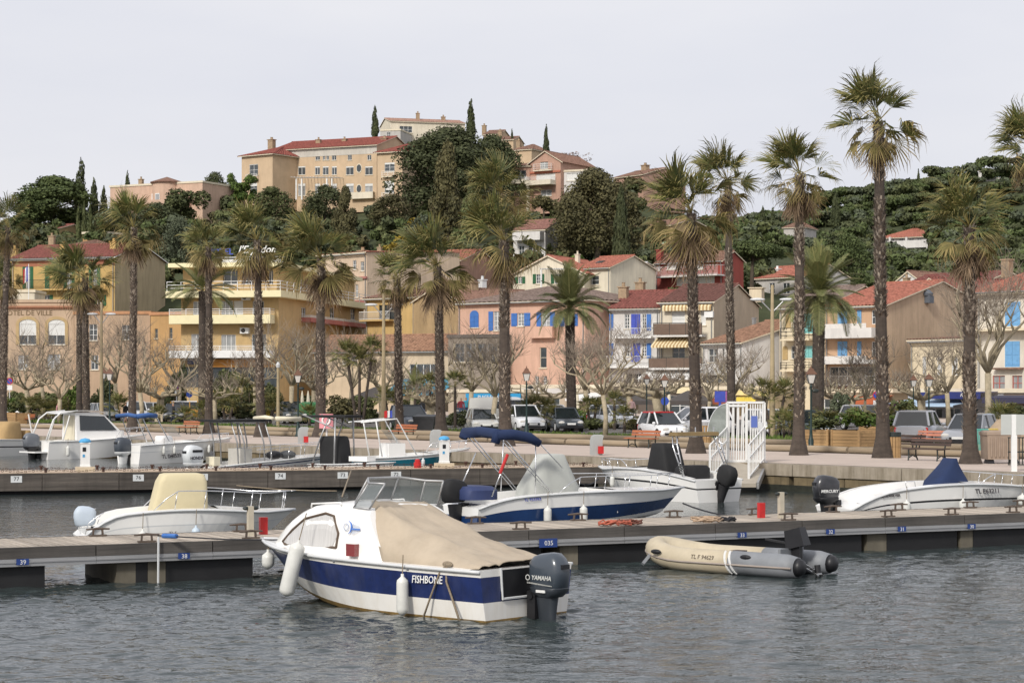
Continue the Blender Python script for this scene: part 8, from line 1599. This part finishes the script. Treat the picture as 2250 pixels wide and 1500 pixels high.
t, L = boat('tower_boat', 'white boat with tubular tower and black console cover behind the jetty', (700, 84), (868, 82)); L = max(L, 3.6); h = Hull(t, L, 1.6, .62, .75, W3, rake=.4); console_cover(t, .3, 1.5, 1.0, .4, 1.75, CANVK, .1, .75); mb = MB()
for sg in (1, -1): mb.tube([(.2, sg*.7, .6), (.5, sg*.6, 1.6), (.9, sg*.55, 2.45)], .03, 6); mb.tube([(1.3, sg*.7, .6), (1.3, sg*.6, 2.5)], .035, 6); mb.tube([(-.3, sg*.6, 2.6), (1.3, sg*.6, 2.05)], .03, 6)
mb.build('tower', ALU, t, True); MB().loft([[Vector((x, y, z)) for x, y in ((-.4, -.6), (1.8, -.6), (1.8, .6), (-.4, .6))] for z in (2.5, 2.6)]).build('hardtop', CANVK, t); MB().box((2.2, 0, .85), (.9, .6, .2)).build('deck_box', GEL, t)
t, L = boat('teal_boat', 'teal-hulled boat with white deck and T-top frame behind the jetty', (770, 87), (1032, 90)); h = Hull(t, L, 2.1, .75, 1.1, [(0, .08, WLINE), (.08, .84, mat('teal_paint', hx('1d6d80'), .3, .1, 2, coat=.4)), (.84, 1, GEL)], rake=.5, keel=.3); MB().b2((1.6, -.45, .3), (2.4, .45, 1.35)).build('console', GEL, t); MB().loft([[Vector((1.7+k*.5, y, 1.35+.55*(1-k))) for y in (-.45, 0, .45)] for k in (0, 1)], 0, False, False).build('windscreen', WSCR, t); mb = MB()
for sg in (1, -1): mb.tube([(1.2, sg*.6, .8), (.9, sg*.6, 2.35)], .03, 6); mb.tube([(2.9, sg*.6, .8), (2.4, sg*.6, 1.6), (1.9, sg*.6, 2.4), (.2, sg*.6, 2.25)], .03, 6)
for k in range(6): mb.tube([(.3+.3*k, -.6, 2.28+.02*k), (.3+.3*k, .6, 2.28+.02*k)], .02, 5)
mb.build('t_top_frame', WHITE, t, True); h.rail(t, .7, .99, .35, n=3)
for lab, x in (('grey fender aft on the teal hull', 2.9), ('grey fender forward on the teal hull', 4.0)): fender(lab, wp(t, x, h.pt(x/L, 1, -1).y-.08, .7), .4, .08, GELG)
mb = MB()
for i, m in enumerate((SH_DBLUE, WHITE, RED)): MB().loft([[Vector((2.0-.12*i, 0, 2.75-.1*j)), Vector((2.0-.12*i-.12, .05, 2.72-.1*j))] for j in (0, 3)], 0, False, False).build('flag_stripe', m, t)
# ropes hanging across the water
for lab, pa, pb, sag in (('pale rope from the jetty sagging towards the foreground cabin boat', ATZ(520, 1066, .5), ATZ(740, 1078, .4), .05), ('thin oar-like pole leaning over the jetty edge', ATZ(772, 1032, .8), ATZ(752, 1090, .3), 0), ('dark mooring line from the navy motor boat bow to the pontoon', ATZ(1500, 1105, .8), ATZ(1672, 1134, .55), .12), ('dark mooring line from the black-covered speedboat to the jetty', ATZ(1315, 1052, .75), ATZ(1275, 1062, .7), .1)):
    o = MB().tube([pa+(pb-pa)*i/8-Vector((0, 0, sag*4*(i/8)*(1-i/8))) for i in range(9)], .02 if 'oar' not in lab else .03, 6).build('mooring_line', ROPED if 'dark' in lab else ROPE, None, True); tag(o, lab, 'rope' if 'oar' not in lab else 'pole')
